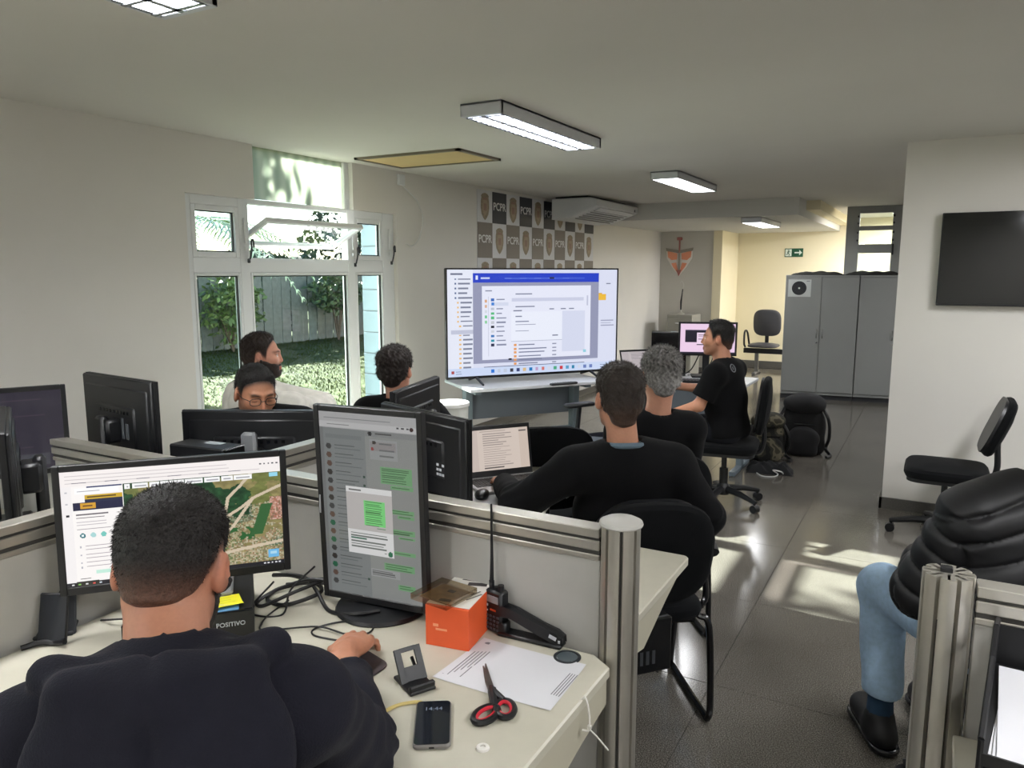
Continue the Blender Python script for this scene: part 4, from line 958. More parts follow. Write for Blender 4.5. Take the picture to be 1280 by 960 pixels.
# mouse, mouse mat and its cable
mtp = round_poly([(-1.30, 1.10, .5), (-1.06, 1.17, .5), (-1.055, 1.31, .5), (-1.14, 1.335, .2), (-1.33, 1.23, .5)], .05)
mtt = thing('mouse_mat', 'worn dark brown mouse mat under the hooded man\'s hand', 'mouse mat', (0, 0, 0))
MB().prism(mtp, DZ, DZ + .004, ch=.001).build('mat', mat('brown_mat_cloth', (70, 60, 62), .85, noise=(90, .2)), mtt, 0)
MB().box((-1.20, 1.205, DZ + .0045), (.02, .006, .0006), rz(.5)).box((-1.185, 1.20, DZ + .0045), (.016, .004, .0006), rz(.9)).build('logo_print', mat('grey_print', (150, 148, 150), .6), mtt, 0)
ms = thing('mouse', 'black computer mouse under the hooded man\'s hand', 'mouse', (-1.155, 1.283, DZ + .004), R_(38))
def ellip(mb, c, r, n=14, k=8, rot=None):
    return mb.lathe([(r[0] * math.sin(math.pi * q / k), -math.cos(math.pi * q / k)) for q in range(k + 1)], (0, 0, 0), n)
b_ = MB().lathe([(math.sin(math.pi * q / 10), -math.cos(math.pi * q / 10)) for q in range(11)], (0, 0, 0), 18); vv = np.array(b_.v) * np.array([.029, .052, .02]); vv[:, 2] = np.maximum(vv[:, 2] + .014, 0); b_.v = [tuple(q) for q in vv]
mbody = b_.build('shell', BLK, ms); MB().cyl((-.004, .03, .03), (.004, .03, .03), .008, n=14).build('scroll_wheel', DKG, ms)
wire = MB().tube([(-1.175, 1.325, DZ + .012), (-1.23, 1.34, DZ + .003), (-1.31, 1.33, DZ + .003), (-1.335, 1.36, DZ + .003), (-1.30, 1.42, DZ + .004), (-1.235, 1.46, DZ + .003), (-1.20, 1.41, DZ + .003), (-1.24, 1.37, DZ + .006), (-1.33, 1.36, DZ + .009), (-1.44, 1.29, DZ + .003), (-1.475, 1.31, DZ + .003), (-1.50, 1.36, DZ + .003), (-1.52, 1.45, DZ + .003)], .0024, 6, 8)
wire.build('cable', BLK, ms).matrix_parent_inverse = (Matrix.Translation(ms.location) @ Matrix.Rotation(R_(38), 4, 'Z')).inverted()
# cable tangle
CABLE = mat('black_cable', (18, 18, 20), .45)
def cable(label, pts, r): return tag(MB().tube(pts, r, 7, 8).build('cable', CABLE), label, 'cable')
z = DZ + .006
cable('thick black cable looping between the two near monitors', [(-1.60, 1.52, z), (-1.52, 1.55, z + .01), (-1.45, 1.50, z + .015), (-1.50, 1.42, z), (-1.57, 1.42, z), (-1.59, 1.48, z + .004), (-1.50, 1.53, z + .03), (-1.40, 1.545, z + .06), (-1.36, 1.565, z + .12), (-1.33, 1.57, z + .2)], .0058)
cable('black cable running under the portrait monitor', [(-1.62, 1.54, z + .02), (-1.53, 1.53, z + .03), (-1.45, 1.49, z + .02), (-1.37, 1.45, z), (-1.28, 1.45, z + .012), (-1.23, 1.49, z + .016)], .0055)
cable('second thick black cable bundled behind the small computer', [(-1.63, 1.50, z + .03), (-1.55, 1.50, z + .045), (-1.46, 1.53, z + .03), (-1.38, 1.55, z + .05), (-1.30, 1.57, z + .05), (-1.22, 1.575, z + .08)], .006)
cable('loose loop of black cable in front of the bundle', [(-1.45, 1.52, z + .045), (-1.49, 1.44, z + .03), (-1.55, 1.385, z), (-1.585, 1.40, z), (-1.56, 1.46, z + .02), (-1.47, 1.50, z + .05), (-1.36, 1.52, z + .04), (-1.29, 1.545, z + .03)], .0052)
cable('thin black cord dropping from the bundle to the desk', [(-1.50, 1.535, z + .07), (-1.51, 1.45, z + .03), (-1.47, 1.38, z - .003), (-1.52, 1.34, z - .003), (-1.57, 1.36, z + .0), (-1.575, 1.45, z + .04)], .0028)
cable('thin black cord lying along the left side of the small computer', [(-1.86, 1.12, z - .003), (-1.80, 1.13, z + .01), (-1.76, 1.20, z - .003), (-1.83, 1.28, z - .003)], .0026)
# phone in a stand at the left
lp = thing('smartphone', 'black phone leaning in a holder at the left edge of the near desk', 'phone', (-1.862, .975, DZ), R_(28))
rt = rx(R_(-14))
MB().box(rt @ np.array([.02, 0, .062]) + np.array([0, 0, .004]), (.072, .009, .118), rt, ch=.003).build('body', BLK, lp, 0); MB().box(rt @ np.array([.02, -.005, .062]) + np.array([0, 0, .004]), (.066, .001, .11), rt).build('glass', mat('phone_glass', (24, 28, 36), .07), lp, 0)
hl = thing('phone_stand', 'black angled holder plate behind the leaning phone at the left', 'phone stand', (-1.882, 1.01, DZ), R_(50))
rt2 = rx(R_(-25)); MB().box(rt2 @ np.array([0, 0, .08]), (.10, .012, .16), rt2, ch=.004).build('plate', DKG, hl, 0); MB().box((0, .04, .005), (.09, .1, .01), ch=.003).build('base', DKG, hl, 0)
cable('black plug and lead at the lower left edge of the desk', [(-2.0 + .12, .93, z), (-1.86, .965, z + .004), (-1.835, .985, z), (-1.80, .99, z + .01)], .007)
# ------------------------------------------------------------------ laptop on the far desk
def laptop(label, loc, rot, img, m_scr, W=.335, D=.225, open_=R_(102), body=None):
    t = thing('laptop', label, 'laptop', loc, rot)       # keyboard towards local +X
    body = body or mat('silver_laptop', (190, 190, 192), .35, .6)
    MB().box((0, 0, .008), (D, W, .015), ch=.003).build('body', body, t, 0)
    k_ = MB()
    for r in range(5):
        for c in range(13): k_.box((-D * .36 + r * D * .105 + .008, -W * .43 + c * W * .0715, .0165), (D * .085, W * .06, .003))
    k_.build('keyboard', BLK, t, 0); MB().box((D * .30, 0, .0158), (D * .28, W * .3, .0006)).build('touchpad', mat('touchpad_grey', (160, 160, 164), .3), t, 0)
    Rl = ry(-(open_ - R_(90))); H0 = np.array([-D / 2, 0, .014])
    P_ = lambda v: tuple(Rl @ np.array(v, float) + H0)
    MB().box(P_((-.004, 0, D / 2)), (.006, W, D), Rl, ch=.002).build('lid', BLK, t, 0)
    print_mesh('screen', img, W - .024, D - .045, m_scr, t, (tuple(Rl @ np.array([0, 1, 0.])), tuple(Rl @ np.array([0, 0, 1.]))), P_((-.0003, 0, D / 2 + .004)))
    return t
laptop('open silver laptop showing a document beside the man in the black sweater', (-1.555, 2.76, DZ), R_(-38), doc_screen(), SCR)
ms2 = thing('mouse', 'black mouse in front of the silver laptop', 'mouse', (-1.56, 2.55, DZ), R_(20))
share(mbody, 'shell', parent=ms2)
vv, ff = paper('', '', [(-1.72, 2.45), (-1.48, 2.43), (-1.38, 2.60), (-1.62, 2.64)], DZ + .0015); pp_ = np_mesh('paper_sheet', vv, ff, PAPER); tag(pp_, 'white paper sheet under the mouse before the silver laptop', 'paper')
vv, ff = paper('', '', [(-1.78, 2.0), (-1.3, 1.98), (-1.3, 2.28), (-1.78, 2.3)], DZ + .003); pp_ = np_mesh('paper_sheet', vv, ff, PAPER); tag(pp_, 'white paper sheet lying below the leaning black monitor', 'paper')
# paper tray at bottom right
ty = thing('paper_tray', 'black wire mesh paper tray with handles on the right desk', 'tray', (.275, 1.455, DZ), R_(-6))
TM = mat('black_mesh_steel', (24, 24, 26), .5, .3)
m_ = MB()
for z_ in (.02, .16): m_.box((0, 0, z_), (.30, .37, .004))
m_.build('shelf', TM, ty, 0)
for sx in (-1, 1):
    m_ = MB(); pr = [(-.185, 0), (.185, 0), (.185, .25), (.10, .27), (.04, .235), (-.185, .20)]
    for (a0, b0), (a1, b1) in zip(pr, pr[1:] + pr[:1]): m_.rings([(sx * .15, a0, b0), (sx * .15, a1, b1)], .005, 6)
    for k in range(15): yk = -.175 + k * .025; m_.rings([(sx * .15, yk, 0), (sx * .15, yk + .03, .2 + .02 * (k / 15))], .0022, 5); m_.rings([(sx * .15, yk + .03, 0), (sx * .15, yk - .01, .2)], .0022, 5)
    m_.build('side_mesh', TM, ty, 0)
MB().box((0, .187, .12), (.30, .004, .24)).build('back_mesh', TM, ty, 0); MB().box((0, -.187, .17), (.3, .004, .02)).build('front_lip', TM, ty, 0)
for k in range(3):
    a = R_(-6 + (k - 1) * 2.2); c = np.array([.275, 1.45]); ca, sa = math.cos(a), math.sin(a); q = [(-.135, -.175), (.135, -.175), (.135, .17), (-.135, .17)]
    vv, ff = paper('', '', [(c[0] + x * ca - y * sa, c[1] + x * sa + y * ca) for x, y in q], DZ + .1645 + k * .0025)
    t = thing('document', ['lowest printed sheet in the black mesh tray', 'middle printed sheet in the black mesh tray', 'top printed form in the black mesh tray'][k], 'paper', (0, 0, 0)); np_mesh('sheet', vv, ff, PAPER, t)
    if k == 2:
        i_ = MB()
        for r in range(9):
            for s2 in range(2): i_.box((c[0] - .05 + s2 * .1, c[1] + .13 - r * .03, DZ + .1702), (.07 - .02 * ((r + s2) % 3), .003, .0004), rz(a))
        stuff(i_.build('printed_text', mat('grey_ink', (120, 120, 126), .7), t, 0))

# ------------------------------------------------------------------ television on its table
tvt = thing('television_table', 'grey table with a white top under the large lit television', 'table', (-3.11, 4.95, 0), R_(53))
MB().box((.60, .30, DZ - .0125), (1.24, .62, .025), ch=.004).build('tabletop', mat('white_laminate', (214, 216, 220), .35), tvt, 0)
GRY = mat('graphite_laminate', (104, 110, 118), .5)
MB().box((.60, .36, DZ - .17), (1.0, .018, .28)).build('modesty_panel', GRY, tvt, 0)
LEGM = mat('blue_grey_steel', (120, 132, 140), .45, .3)
for x in (.07, 1.06):
    MB().box((x, .30, .35), (.06, .09, .68), ch=.004).box((x, .30, .02), (.06, .54, .04), ch=.006).box((x, .30, DZ - .04), (.05, .5, .03)).build('leg', LEGM, tvt, 0)
MB().box((.60, .30, .3), (1.0, .03, .04)).build('brace', LEGM, tvt, 0)
tv = thing('television', 'large flat television showing a file dialog on the grey table', 'television', (-2.935, 5.675, DZ), R_(-38.2))
TW, TH = 1.575, .895; zc = .04 + TH / 2
MB().box((-.02, 0, zc), (.04, TW, TH), ch=.006).build('casing', BLK, tv, 0)
fr_ = MB()
for y0, y1, z0, z1 in ((-TW / 2, -TW / 2 + .012, -TH / 2, TH / 2), (TW / 2 - .012, TW / 2, -TH / 2, TH / 2), (-TW / 2, TW / 2, TH / 2 - .012, TH / 2), (-TW / 2, TW / 2, -TH / 2, -TH / 2 + .02)): fr_.box((.003, (y0 + y1) / 2, zc + (z0 + z1) / 2), (.008, y1 - y0, z1 - z0))
fr_.build('bezel', BLKG, tv, 0)
print_mesh('screen', tv_screen(), TW - .024, TH - .032, SCRTV, tv, ((0, 1, 0), (0, 0, 1)), (.0035, 0, zc + .004))
for sy in (-.53, .53):
    MB().rings([(.16, sy, .006), (.0, sy, .045), (-.02, sy, .05), (-.18, sy, .006)], [.009, .012, .012, .009], 8).build('foot', BLK, tv)
rc_ = thing('remote_control', 'long black remote lying on the television table', 'remote', (-2.60, 5.53, DZ), R_(58)); MB().box((0, 0, .009), (.25, .045, .018), ch=.006).build('body', BLK, rc_, 0)
k_ = MB()
for r in range(8):
    for c in range(2): k_.cyl((-.1 + r * .025, -.01 + c * .02, .017), (-.1 + r * .025, -.01 + c * .02, .02), .006, n=8)
k_.build('button', DKG, rc_)
# wall socket and cord behind the table, small cabinets beside it
so = thing('power_outlet', 'grey outlet block on the wall below the television table', 'outlet', (XW, 6.45, .30)); MB().box((.012, 0, 0), (.024, .3, .1), ch=.004).build('plate', mat('outlet_grey', (80, 84, 88), .5), so, 0)
for k in range(3): MB().box((.026, -.09 + k * .09, 0), (.006, .06, .06), ch=.002).build('socket', BLK, so, 0)
cu_ = thing('waste_bin', 'tall white rimmed bin behind the small monitor by the television', 'bin', (-2.98, 4.46, 0))
MB().lathe([(.10, 0), (.12, .6), (.122, .70)], (0, 0, 0), 28).build('body', mat('ivory_plastic', (196, 196, 190), .45), cu_); MB().lathe([(.118, .70), (.13, .702), (.131, .722), (.124, .728), (.11, .725)], (0, 0, 0), 28).build('rim', mat('white_plastic', (226, 226, 224), .4), cu_)
dr = thing('drawer_unit', 'beige drawer unit beside the white rimmed bin', 'drawer unit', (-3.32, 4.28, 0), R_(-30)); MB().box((0, 0, .32), (.38, .4, .64), ch=.004).build('carcass', mat('beige_steel', (186, 182, 170), .5), dr, 0)
for k in range(4):
    d_ = MB().box((.197, 0, .1 + k * .15), (.014, .36, .13), ch=.003).build('drawer', mat('beige_steel', (186, 182, 170), .5), dr, 0); MB().box((.208, 0, .13 + k * .15), (.012, .12, .014), ch=.003).build('handle', DKG, d_, 0)

# ------------------------------------------------------------------ wall items
bn = thing('backdrop_banner', 'checkered PCPR backdrop banner on the wall above the television', 'banner', (XW, 6.60, 0))
MB().box((.004, 1.47, 1.72), (.006, 2.94, 1.48)).build('backing', mat('banner_white', (214, 214, 216), .6), bn, 0)
BK1, BK2 = mat('banner_black', (46, 48, 56), .55), mat('banner_black_glare', (124, 116, 108), .55); EMB = mat('emblem_tan', (146, 132, 110), .6, noise=(60, .25)); EMB2 = mat('emblem_core', (166, 148, 124), .6); EMB3 = mat('emblem_red', (150, 120, 106), .6); LTR = mat('banner_lettering', (226, 226, 226), .5)  # lower rows are black print too, with glare lightened into their colour
def emblem(y, z, s_):
    q = [(0, .5), (.16, .47), (.27, .40), (.25, .32), (.29, .2), (.30, -.05), (.24, -.28), (.12, -.42), (0, -.5)]
    q = [(a * s_, b_ * s_) for a, b_ in q] + [(-a * s_, b_ * s_) for a, b_ in q[-2:0:-1]]
    o = MB().prism(q[::-1], .0075, .0095, axes=((0, 1, 0), (0, 0, 1), (1, 0, 0)), org=(0, y, z)).build('emblem', EMB, bn, 0)
    q2 = [(a * .62, b_ * .6 - .03 * s_) for a, b_ in q]; MB().prism(q2[::-1], .0095, .0103, axes=((0, 1, 0), (0, 0, 1), (1, 0, 0)), org=(0, y, z)).build('emblem_field', EMB2, o, 0)
    MB().box((.0108, y, z - .02 * s_), (.001, .2 * s_, .26 * s_)).box((.0108, y, z + .28 * s_), (.001, .3 * s_, .08 * s_)).build('emblem_core', EMB3, o, 0)
for r in range(4):
    z1 = 2.456 - .345 * r if r else 2.456; z0 = (2.140, 1.785, 1.44, 1.10)[r]; z1 = (2.456, 2.140, 1.785, 1.44)[r]
    for c in range(10):
        y0, y1 = .294 * c, .294 * (c + 1)
        if (r + c) % 2 == 1 - 0 if r % 2 == 0 else (r + c) % 2 == 1:
            sq = MB().box((.0075, (y0 + y1) / 2, (z0 + z1) / 2), (.002, .294, z1 - z0)).build('print_square', BK1 if r == 0 else BK2, bn, 0)
            text_mesh('lettering', 'PCPR', .112, LTR, sq, ((0, 1, 0), (0, 0, 1)), (.0092, (y0 + y1) / 2, (z0 + z1) / 2 + .01), .012)
        else: emblem((y0 + y1) / 2, (z0 + z1) / 2, .27)
# split air conditioner under the ceiling
ac = thing('air_conditioner', 'white under-ceiling air conditioner beside the checkered banner', 'air conditioner', (XW, 8.0, 0))
ACW = mat('air_conditioner_plastic', (206, 208, 208), .4)
pr = [(.14, 2.235), (.36, 2.25), (.62, 2.335), (.70, 2.37), (.70, 2.44), (.62, 2.468), (.14, 2.468)]
MB().prism(pr, 0, 1.33, axes=((1, 0, 0), (0, 0, 1), (0, 1, 0)), ch=.012).build('casing', ACW, ac, 30)
MB().box((.36, .665, 2.478), (.4, 1.2, .02)).build('mount', DKG, ac, 0)
for k in range(6): 
    q = np.array([.38 + k * .046, .665, 2.2535 + k * .0155 - .004]); MB().box(q, (.006, 1.05, .012), ry(-.3)).build('slat', mat('air_conditioner_grille', (140, 142, 140), .5), ac, 0)
MB().box((.66, .665, 2.342), (.07, 1.1, .012), ry(-.42)).build('flap', ACW, ac, 0)
MB().box((.66, 1.2, 2.39), (.1, .004, .03)).build('badge', DKG, ac, 0)
# thermostat box and white cord by the window
tb = thing('junction_box', 'small white box with a hanging cord on the wall beside the window', 'junction box', (XW, 5.36, 2.42)); MB().box((.012, 0, .0), (.024, .09, .09), ch=.005).build('cover', WHITE, tb, 0)
MB().tube([(.012, .02, -.04), (.02, .07, -.08), (.03, .20, -.16), (.03, .28, -.3), (.025, .24, -.46), (.02, .14, -.55), (.015, .05, -.53)], .006, 6).build('cord', mat('white_cord', (214, 214, 210), .5), tb)
# right wall television
tr_ = thing('wall_television', 'switched off black television mounted on the right wall', 'television', (.49, 5.79, 1.725)); MB().box((0, -.045, 0), (1.0, .035, .592), ch=.004).build('casing', BLK, tr_, 0); MB().box((0, -.0635, .004), (.984, .003, .574)).build('screen', mat('dark_glass', (8, 12, 14), .08), tr_, 0)
MB().box((0, -.014, 0), (.3, .028, .3)).build('wall_mount', DKG, tr_, 0)
# exit sign
ex = thing('exit_sign', 'green running-man exit sign with an arrow on the far wall', 'sign', (-2.146, 13.5, 1.955)); EXG = mat('sign_green', (24, 84, 56), .5); EXW = mat('sign_white', (226, 236, 226), .5)
MB().box((0, -.006, 0), (.29, .012, .14), ch=.002).build('plate', EXG, ex, 0)
MB().box((-.085, -.013, 0), (.10, .002, .115)).build('pictogram_field', EXW, ex, 0)
MB().box((.05, -.013, 0), (.08, .002, .022)).add([(.085, -.014, .045), (.085, -.014, -.045), (.13, -.014, 0)], [(0, 1, 2)]).build('arrow', EXW, ex, 0)
mn = MB().lathe([(0, -.012), (.012, 0), (0, .012)], (-.082, -.015, .04), 10, None)
for a, b2 in (((-.085, .025), (-.09, -.005)), ((-.09, -.005), (-.07, -.025)), ((-.07, -.025), (-.075, -.05)), ((-.09, -.005), (-.11, -.03)), ((-.11, -.03), (-.12, -.03)), ((-.085, .02), (-.06, .01)), ((-.085, .02), (-.105, .005))): mn.rings([(a[0], -.0145, a[1]), (b2[0], -.0145, b2[1])], .006, 6)
mn.build('running_man', EXG, ex, 0)
# crest on the grey wall
cr_ = thing('wall_crest', 'orange and white winged shield crest on the grey far wall', 'crest', (-3.755, 12.4, 1.84)); CRO, CRW, CRG = mat('crest_orange', (230, 152, 118), .6), mat('crest_white', (226, 220, 212), .6), mat('crest_grey', (146, 140, 128), .6)
ax3 = ((1, 0, 0), (0, 0, 1), (0, -1, 0))
MB().prism([(0, -.27), (.12, -.12), (.21, .02), (.22, .17), (.0, .13), (-.22, .17), (-.21, .02), (-.12, -.12)], 0, .012, axes=ax3).build('shield', CRW, cr_, 0)
for sx in (-1, 1):
    p_ = [(sx * .035, .10), (sx * .2, .14), (sx * .19, .04), (sx * .13, -.01), (sx * .04, .0)]; MB().prism(p_ if sx < 0 else p_[::-1], .012, .02, axes=ax3).build('field', CRO, cr_, 0)
    p_ = [(sx * .05, -.05), (sx * .13, -.06), (sx * .1, -.12), (sx * .02, -.22), (sx * .01, -.2)]; MB().prism(p_ if sx < 0 else p_[::-1], .012, .02, axes=ax3).build('field', CRO, cr_, 0)
    p_ = [(0, .10), (sx * .22, .14), (sx * .23, .19), (0, .15)]; MB().prism(p_ if sx < 0 else p_[::-1], .012, .024, axes=ax3).build('wing_band', CRG, cr_, 0)
MB().box((0, -.02, .22), (.02, .02, .22)).box((0, -.02, .335), (.09, .03, .05), ch=.01).build('sword_hilt', mat('crest_red', (170, 108, 100), .6), cr_, 0); MB().box((0, -.02, -.05), (.03, .016, .3)).build('sword_blade', CRG, cr_, 0); MB().prism([(-.045, -.17), (0, -.27), (.045, -.17)], .012, .03, axes=ax3).build('point', mat('crest_red', (170, 108, 100), .6), cr_, 0)
# filing cabinet in the corner with a figurine
fc = thing('filing_cabinet', 'tall grey filing cabinet in the far corner below the crest', 'cabinet', (-3.53, 12.0, 0)); MB().box((0, 0, .485), (.40, .5, .97), ch=.004).build('carcass', mat('filing_grey', (150, 148, 138), .5), fc, 0)
for k in range(3):
    d_ = MB().box((0, -.256, .17 + k * .3), (.37, .014, .28), ch=.003).build('drawer', mat('filing_grey', (150, 148, 138), .5), fc, 0); MB().box((0, -.268, .24 + k * .3), (.12, .014, .014)).build('handle', CHROME, d_, 0)
fg = thing('figurine', 'slim metal lamp figurine standing on the grey filing cabinet', 'figurine', (-3.58, 11.98, .97)); MB().lathe([(.06, 0), (.06, .012), (.015, .03), (.01, .08)], (0, 0, 0), 16).build('base', mat('pale_metal', (200, 198, 190), .3, .6), fg)
MB().rings([(0, 0, .07), (.0, 0, .2), (.01, 0, .3), (.02, 0, .4)], [.012, .016, .01, .008], 8).build('stem', BLK, fg); MB().tube([(.02, 0, .4), (.03, 0, .47), (.0, 0, .52), (-.03, 0, .49)], .006, 6).build('hook', mat('pale_metal', (200, 198, 190), .3, .6), fg)
# cabinets
def cabinet(label, loc, rot, W, n_doors, H=1.6):
    t = thing('cabinet', label, 'cabinet', loc, rot)     # front along local x, facing -y
    CG = mat('cabinet_grey_laminate', (148, 150, 148), .5, noise=(2, .03))
    MB().box((W / 2, .19, H / 2 + .03), (W, .38, H - .06), ch=.003).build('carcass', CG, t, 0); MB().box((W / 2, .19, H - .012), (W, .40, .024), ch=.003).build('top', CG, t, 0); MB().box((W / 2, .20, .03), (W, .35, .06)).build('plinth', DKG, t, 0); MB().box((W / 2, .005, .075), (W, .02, .03), ch=.002).build('plinth_edge', CG, t, 0)
    dw_ = W / n_doors
    for k in range(n_doors):
        d_ = MB().box((dw_ * (k + .5), -.010, (H + .07) / 2), (dw_ - .006, .018, H - .13), ch=.002).build('door', CG, t, 0)
        hx = dw_ * (k + 1) - .035 if k % 2 == 0 else dw_ * k + .035
        MB().tube([(hx, -.02, .80), (hx, -.045, .81), (hx, -.045, .90), (hx, -.02, .91)], .006, 6).build('handle', CHROME, d_); 
        if k == 0: MB().cyl((hx + .01, -.018, .74), (hx + .01, -.026, .74), .012, n=12).build('lock', CHROME, d_)
    return t
cabinet('grey two door cabinet carrying the black disc poster', (-1.73, 10.38, 0), R_(8), .87, 2)
cabinet('grey cabinet right of the poster cabinet, partly behind the wall', (-.862, 10.505, 0), R_(8), .87, 2)
po = thing('poster', 'white sheet with a black disc stuck on the left cabinet door', 'poster', (-1.73, 10.38, 0), R_(8)); PW, PH = .275, .22
MB().box((.17, -.0205, 1.435), (PW, .002, PH)).build('sheet', mat('poster_paper', (206, 210, 208), .6), po, 0); dm = MB().lathe([(.088, 0), (.088, .001)], (.165, -.0225, 1.435), 36, rx(R_(90))); dm.build('disc_print', mat('disc_black', (36, 38, 42), .5), po, 0); MB().lathe([(.012, 0), (.012, .001)], (.165, -.0236, 1.435), 16, rx(R_(90))).build('disc_centre', mat('sign_white', (226, 236, 226), .5), po, 0)
rgm = MB()
for rr in (.03, .05, .07): rgm.rings([(.165 + rr * math.cos(a), -.0234, 1.435 + rr * math.sin(a)) for a in np.linspace(0, 6.283, 33)[:-1]], .0012, 4, closed=True)
rgm.build('disc_rings', mat('disc_grey', (84, 88, 92), .5), po, 0); MB().box((.27, -.022, 1.525), (.04, .002, .008)).build('corner_print', mat('grey_ink', (120, 120, 126), .7), po, 0)
# flat black folded jackets on the cabinets
def lump(name, label, cat, loc, rot, W, D, H, m, seed=0, grp=None):
    g_ = np.linspace(-1, 1, 25); v = []
    for iy, b_ in enumerate(g_):
        for ix, a in enumerate(g_):
            e = (1 - abs(a) ** 6) * (1 - abs(b_) ** 6); v.append((a * W / 2 * (1 + .05 * math.sin(b_ * 7 + seed)), b_ * D / 2 * (1 + .06 * math.sin(a * 6 + seed)), max(.002, H * e * (.7 + .3 * math.sin(a * 5 + seed) * math.cos(b_ * 4) + .12 * math.sin(a * 13 + b_ * 9)))))
    n_ = 25; f = [(r * n_ + c, r * n_ + c + 1, (r + 1) * n_ + c + 1, (r + 1) * n_ + c) for r in range(n_ - 1) for c in range(n_ - 1)]
    per = [c for c in range(n_)] + [r * n_ + n_ - 1 for r in range(1, n_)] + [(n_ - 1) * n_ + c for c in range(n_ - 2, -1, -1)] + [r * n_ for r in range(n_ - 2, 0, -1)]
    k0 = len(v); v += [(v[i][0], v[i][1], 0) for i in per]; m_ = len(per)
    mb = MB().add(v, f + [(per[(i + 1) % m_], per[i], k0 + i, k0 + (i + 1) % m_) for i in range(m_)])
    o = mb.build(name, m, None, 180); o.location = loc; o.rotation_euler = (0, 0, rot); return tag(o, label, cat, grp)
DKCL = mat('dark_cloth', (34, 34, 30), .9, bump=(200, .3))
lump('folded_jacket', 'flat black folded jacket on top of the poster cabinet', 'jacket', (-1.38, 10.62, 1.6), R_(8), .62, .34, .05, DKCL, 1)
lump('folded_jacket', 'flat black folded jacket across the right cabinet top', 'jacket', (-.74, 10.72, 1.6), R_(8), .62, .34, .055, DKCL, 4)

# ------------------------------------------------------------------ chairs
def cushion(W, D, T, n=14, crown=.02, power=5., waist=0.):
    """Upholstered pad, superellipse outline, in x (width) y (depth), z 0..T."""
    an = np.linspace(0, 2 * np.pi, 33)[:-1]; c, s_ = np.cos(an), np.sin(an)
    ox, oy = np.sign(c) * np.abs(c) ** (2 / power) * W / 2, np.sign(s_) * np.abs(s_) ** (2 / power) * D / 2
    ox = ox * (1 + waist * oy / D)
    mb = MB(); pr = [(.86, 0), (.96, T * .12), (1., T * .4), (.99, T * .7), (.93, T * .92), (.8, T), (.5, T + crown * .7), (.15, T + crown), (.001, T + crown)]
    v = []; m_ = len(an)
    for q, z in pr: v += [(x * q, y * q, z) for x, y in zip(ox, oy)]
    f = [tuple(range(m_))[::-1]]
    for k in range(len(pr) - 1):
        for i in range(m_): j = (i + 1) % m_; f.append((k * m_ + i, k * m_ + j, (k + 1) * m_ + j, (k + 1) * m_ + i))
    return mb.add(v, f)
def xf(mb, rot=None, off=(0, 0, 0)):
    v = np.array(mb.v)
    if rot is not None: v = v @ np.asarray(rot).T
    mb.v = [tuple(p) for p in v + np.array(off, float)]; return mb
def office_chair(label, loc, rot, arms=True, seat_z=.47, back_tilt=8, back_h=.40, group=None, fabric=None, back_z=.26, back_w=.43):
    """Swivel chair facing local +Y."""
    t = thing('office_chair', label, 'chair', loc, rot, group); fb = fabric or FAB
    xf(cushion(.48, .46, .07), None, (0, 0, seat_z - .07)).build('seat', fb, t)
    MB().prism(rrect(.44, .42, .08), seat_z - .085, seat_z - .06).build('seat_shell', BLK, t, 40)
    Rb = rx(R_(90 + back_tilt)); bc = np.array([0, -.225 - .0, seat_z + back_z + .0])
    xf(cushion(back_w, back_h, .055, power=3.6, waist=.12), Rb, bc + np.array([0, .0, 0])).build('backrest', fb, t)
    xf(MB().prism(rrect(back_w * .93, back_h * .93, .12), -.014, .002), Rb, bc).build('back_shell', BLK, t, 40)
    MB().tube([(0, -.08, seat_z - .09), (0, -.22, seat_z - .08), (0, -.262, seat_z + .0), (0, -.255, seat_z + .15), (0, -.262, seat_z + back_z)], .017, 8).build('back_support', BLK, t)
    MB().cyl((0, 0, .1), (0, 0, .26), .03, n=14).cyl((0, 0, .26), (0, 0, seat_z - .08), .018, n=12).build('gas_lift', BLK, t)
    MB().lathe([(.045, .07), (.05, .09), (.045, .13), (.03, .15)], (0, 0, 0), 16).build('hub', BLK, t)
    for k in range(5):
        a = R_(90 + 72 * k); d = np.array([math.cos(a), math.sin(a), 0])
        lg = MB().rings([d * .03 + np.array([0, 0, .11]), d * .16 + np.array([0, 0, .10]), d * .29 + np.array([0, 0, .072])], [.026, .022, .015], 8).build('base_arm', BLK, t)
        MB().cyl(d * .28 + np.array([0, 0, .075]), d * .28 + np.array([0, 0, .04]), .008, n=8).cyl(d * .285 + np.cross(d, (0, 0, 1)) * .022 + np.array([0, 0, .028]), d * .285 - np.cross(d, (0, 0, 1)) * .022 + np.array([0, 0, .028]), .028, n=14).build('caster', BLK, lg)
    if arms:
        for sx in (-1, 1):
            a_ = MB().tube([(sx * .2, .02, seat_z - .075), (sx * .285, .02, seat_z - .06), (sx * .29, .01, seat_z + .06), (sx * .285, .0, seat_z + .19)], .018, 8).build('arm_post', BLK, t)
            MB().box((sx * .285, .0, seat_z + .205), (.075, .25, .032), ch=.012).build('armrest', BLK, a_, 60)
    return t
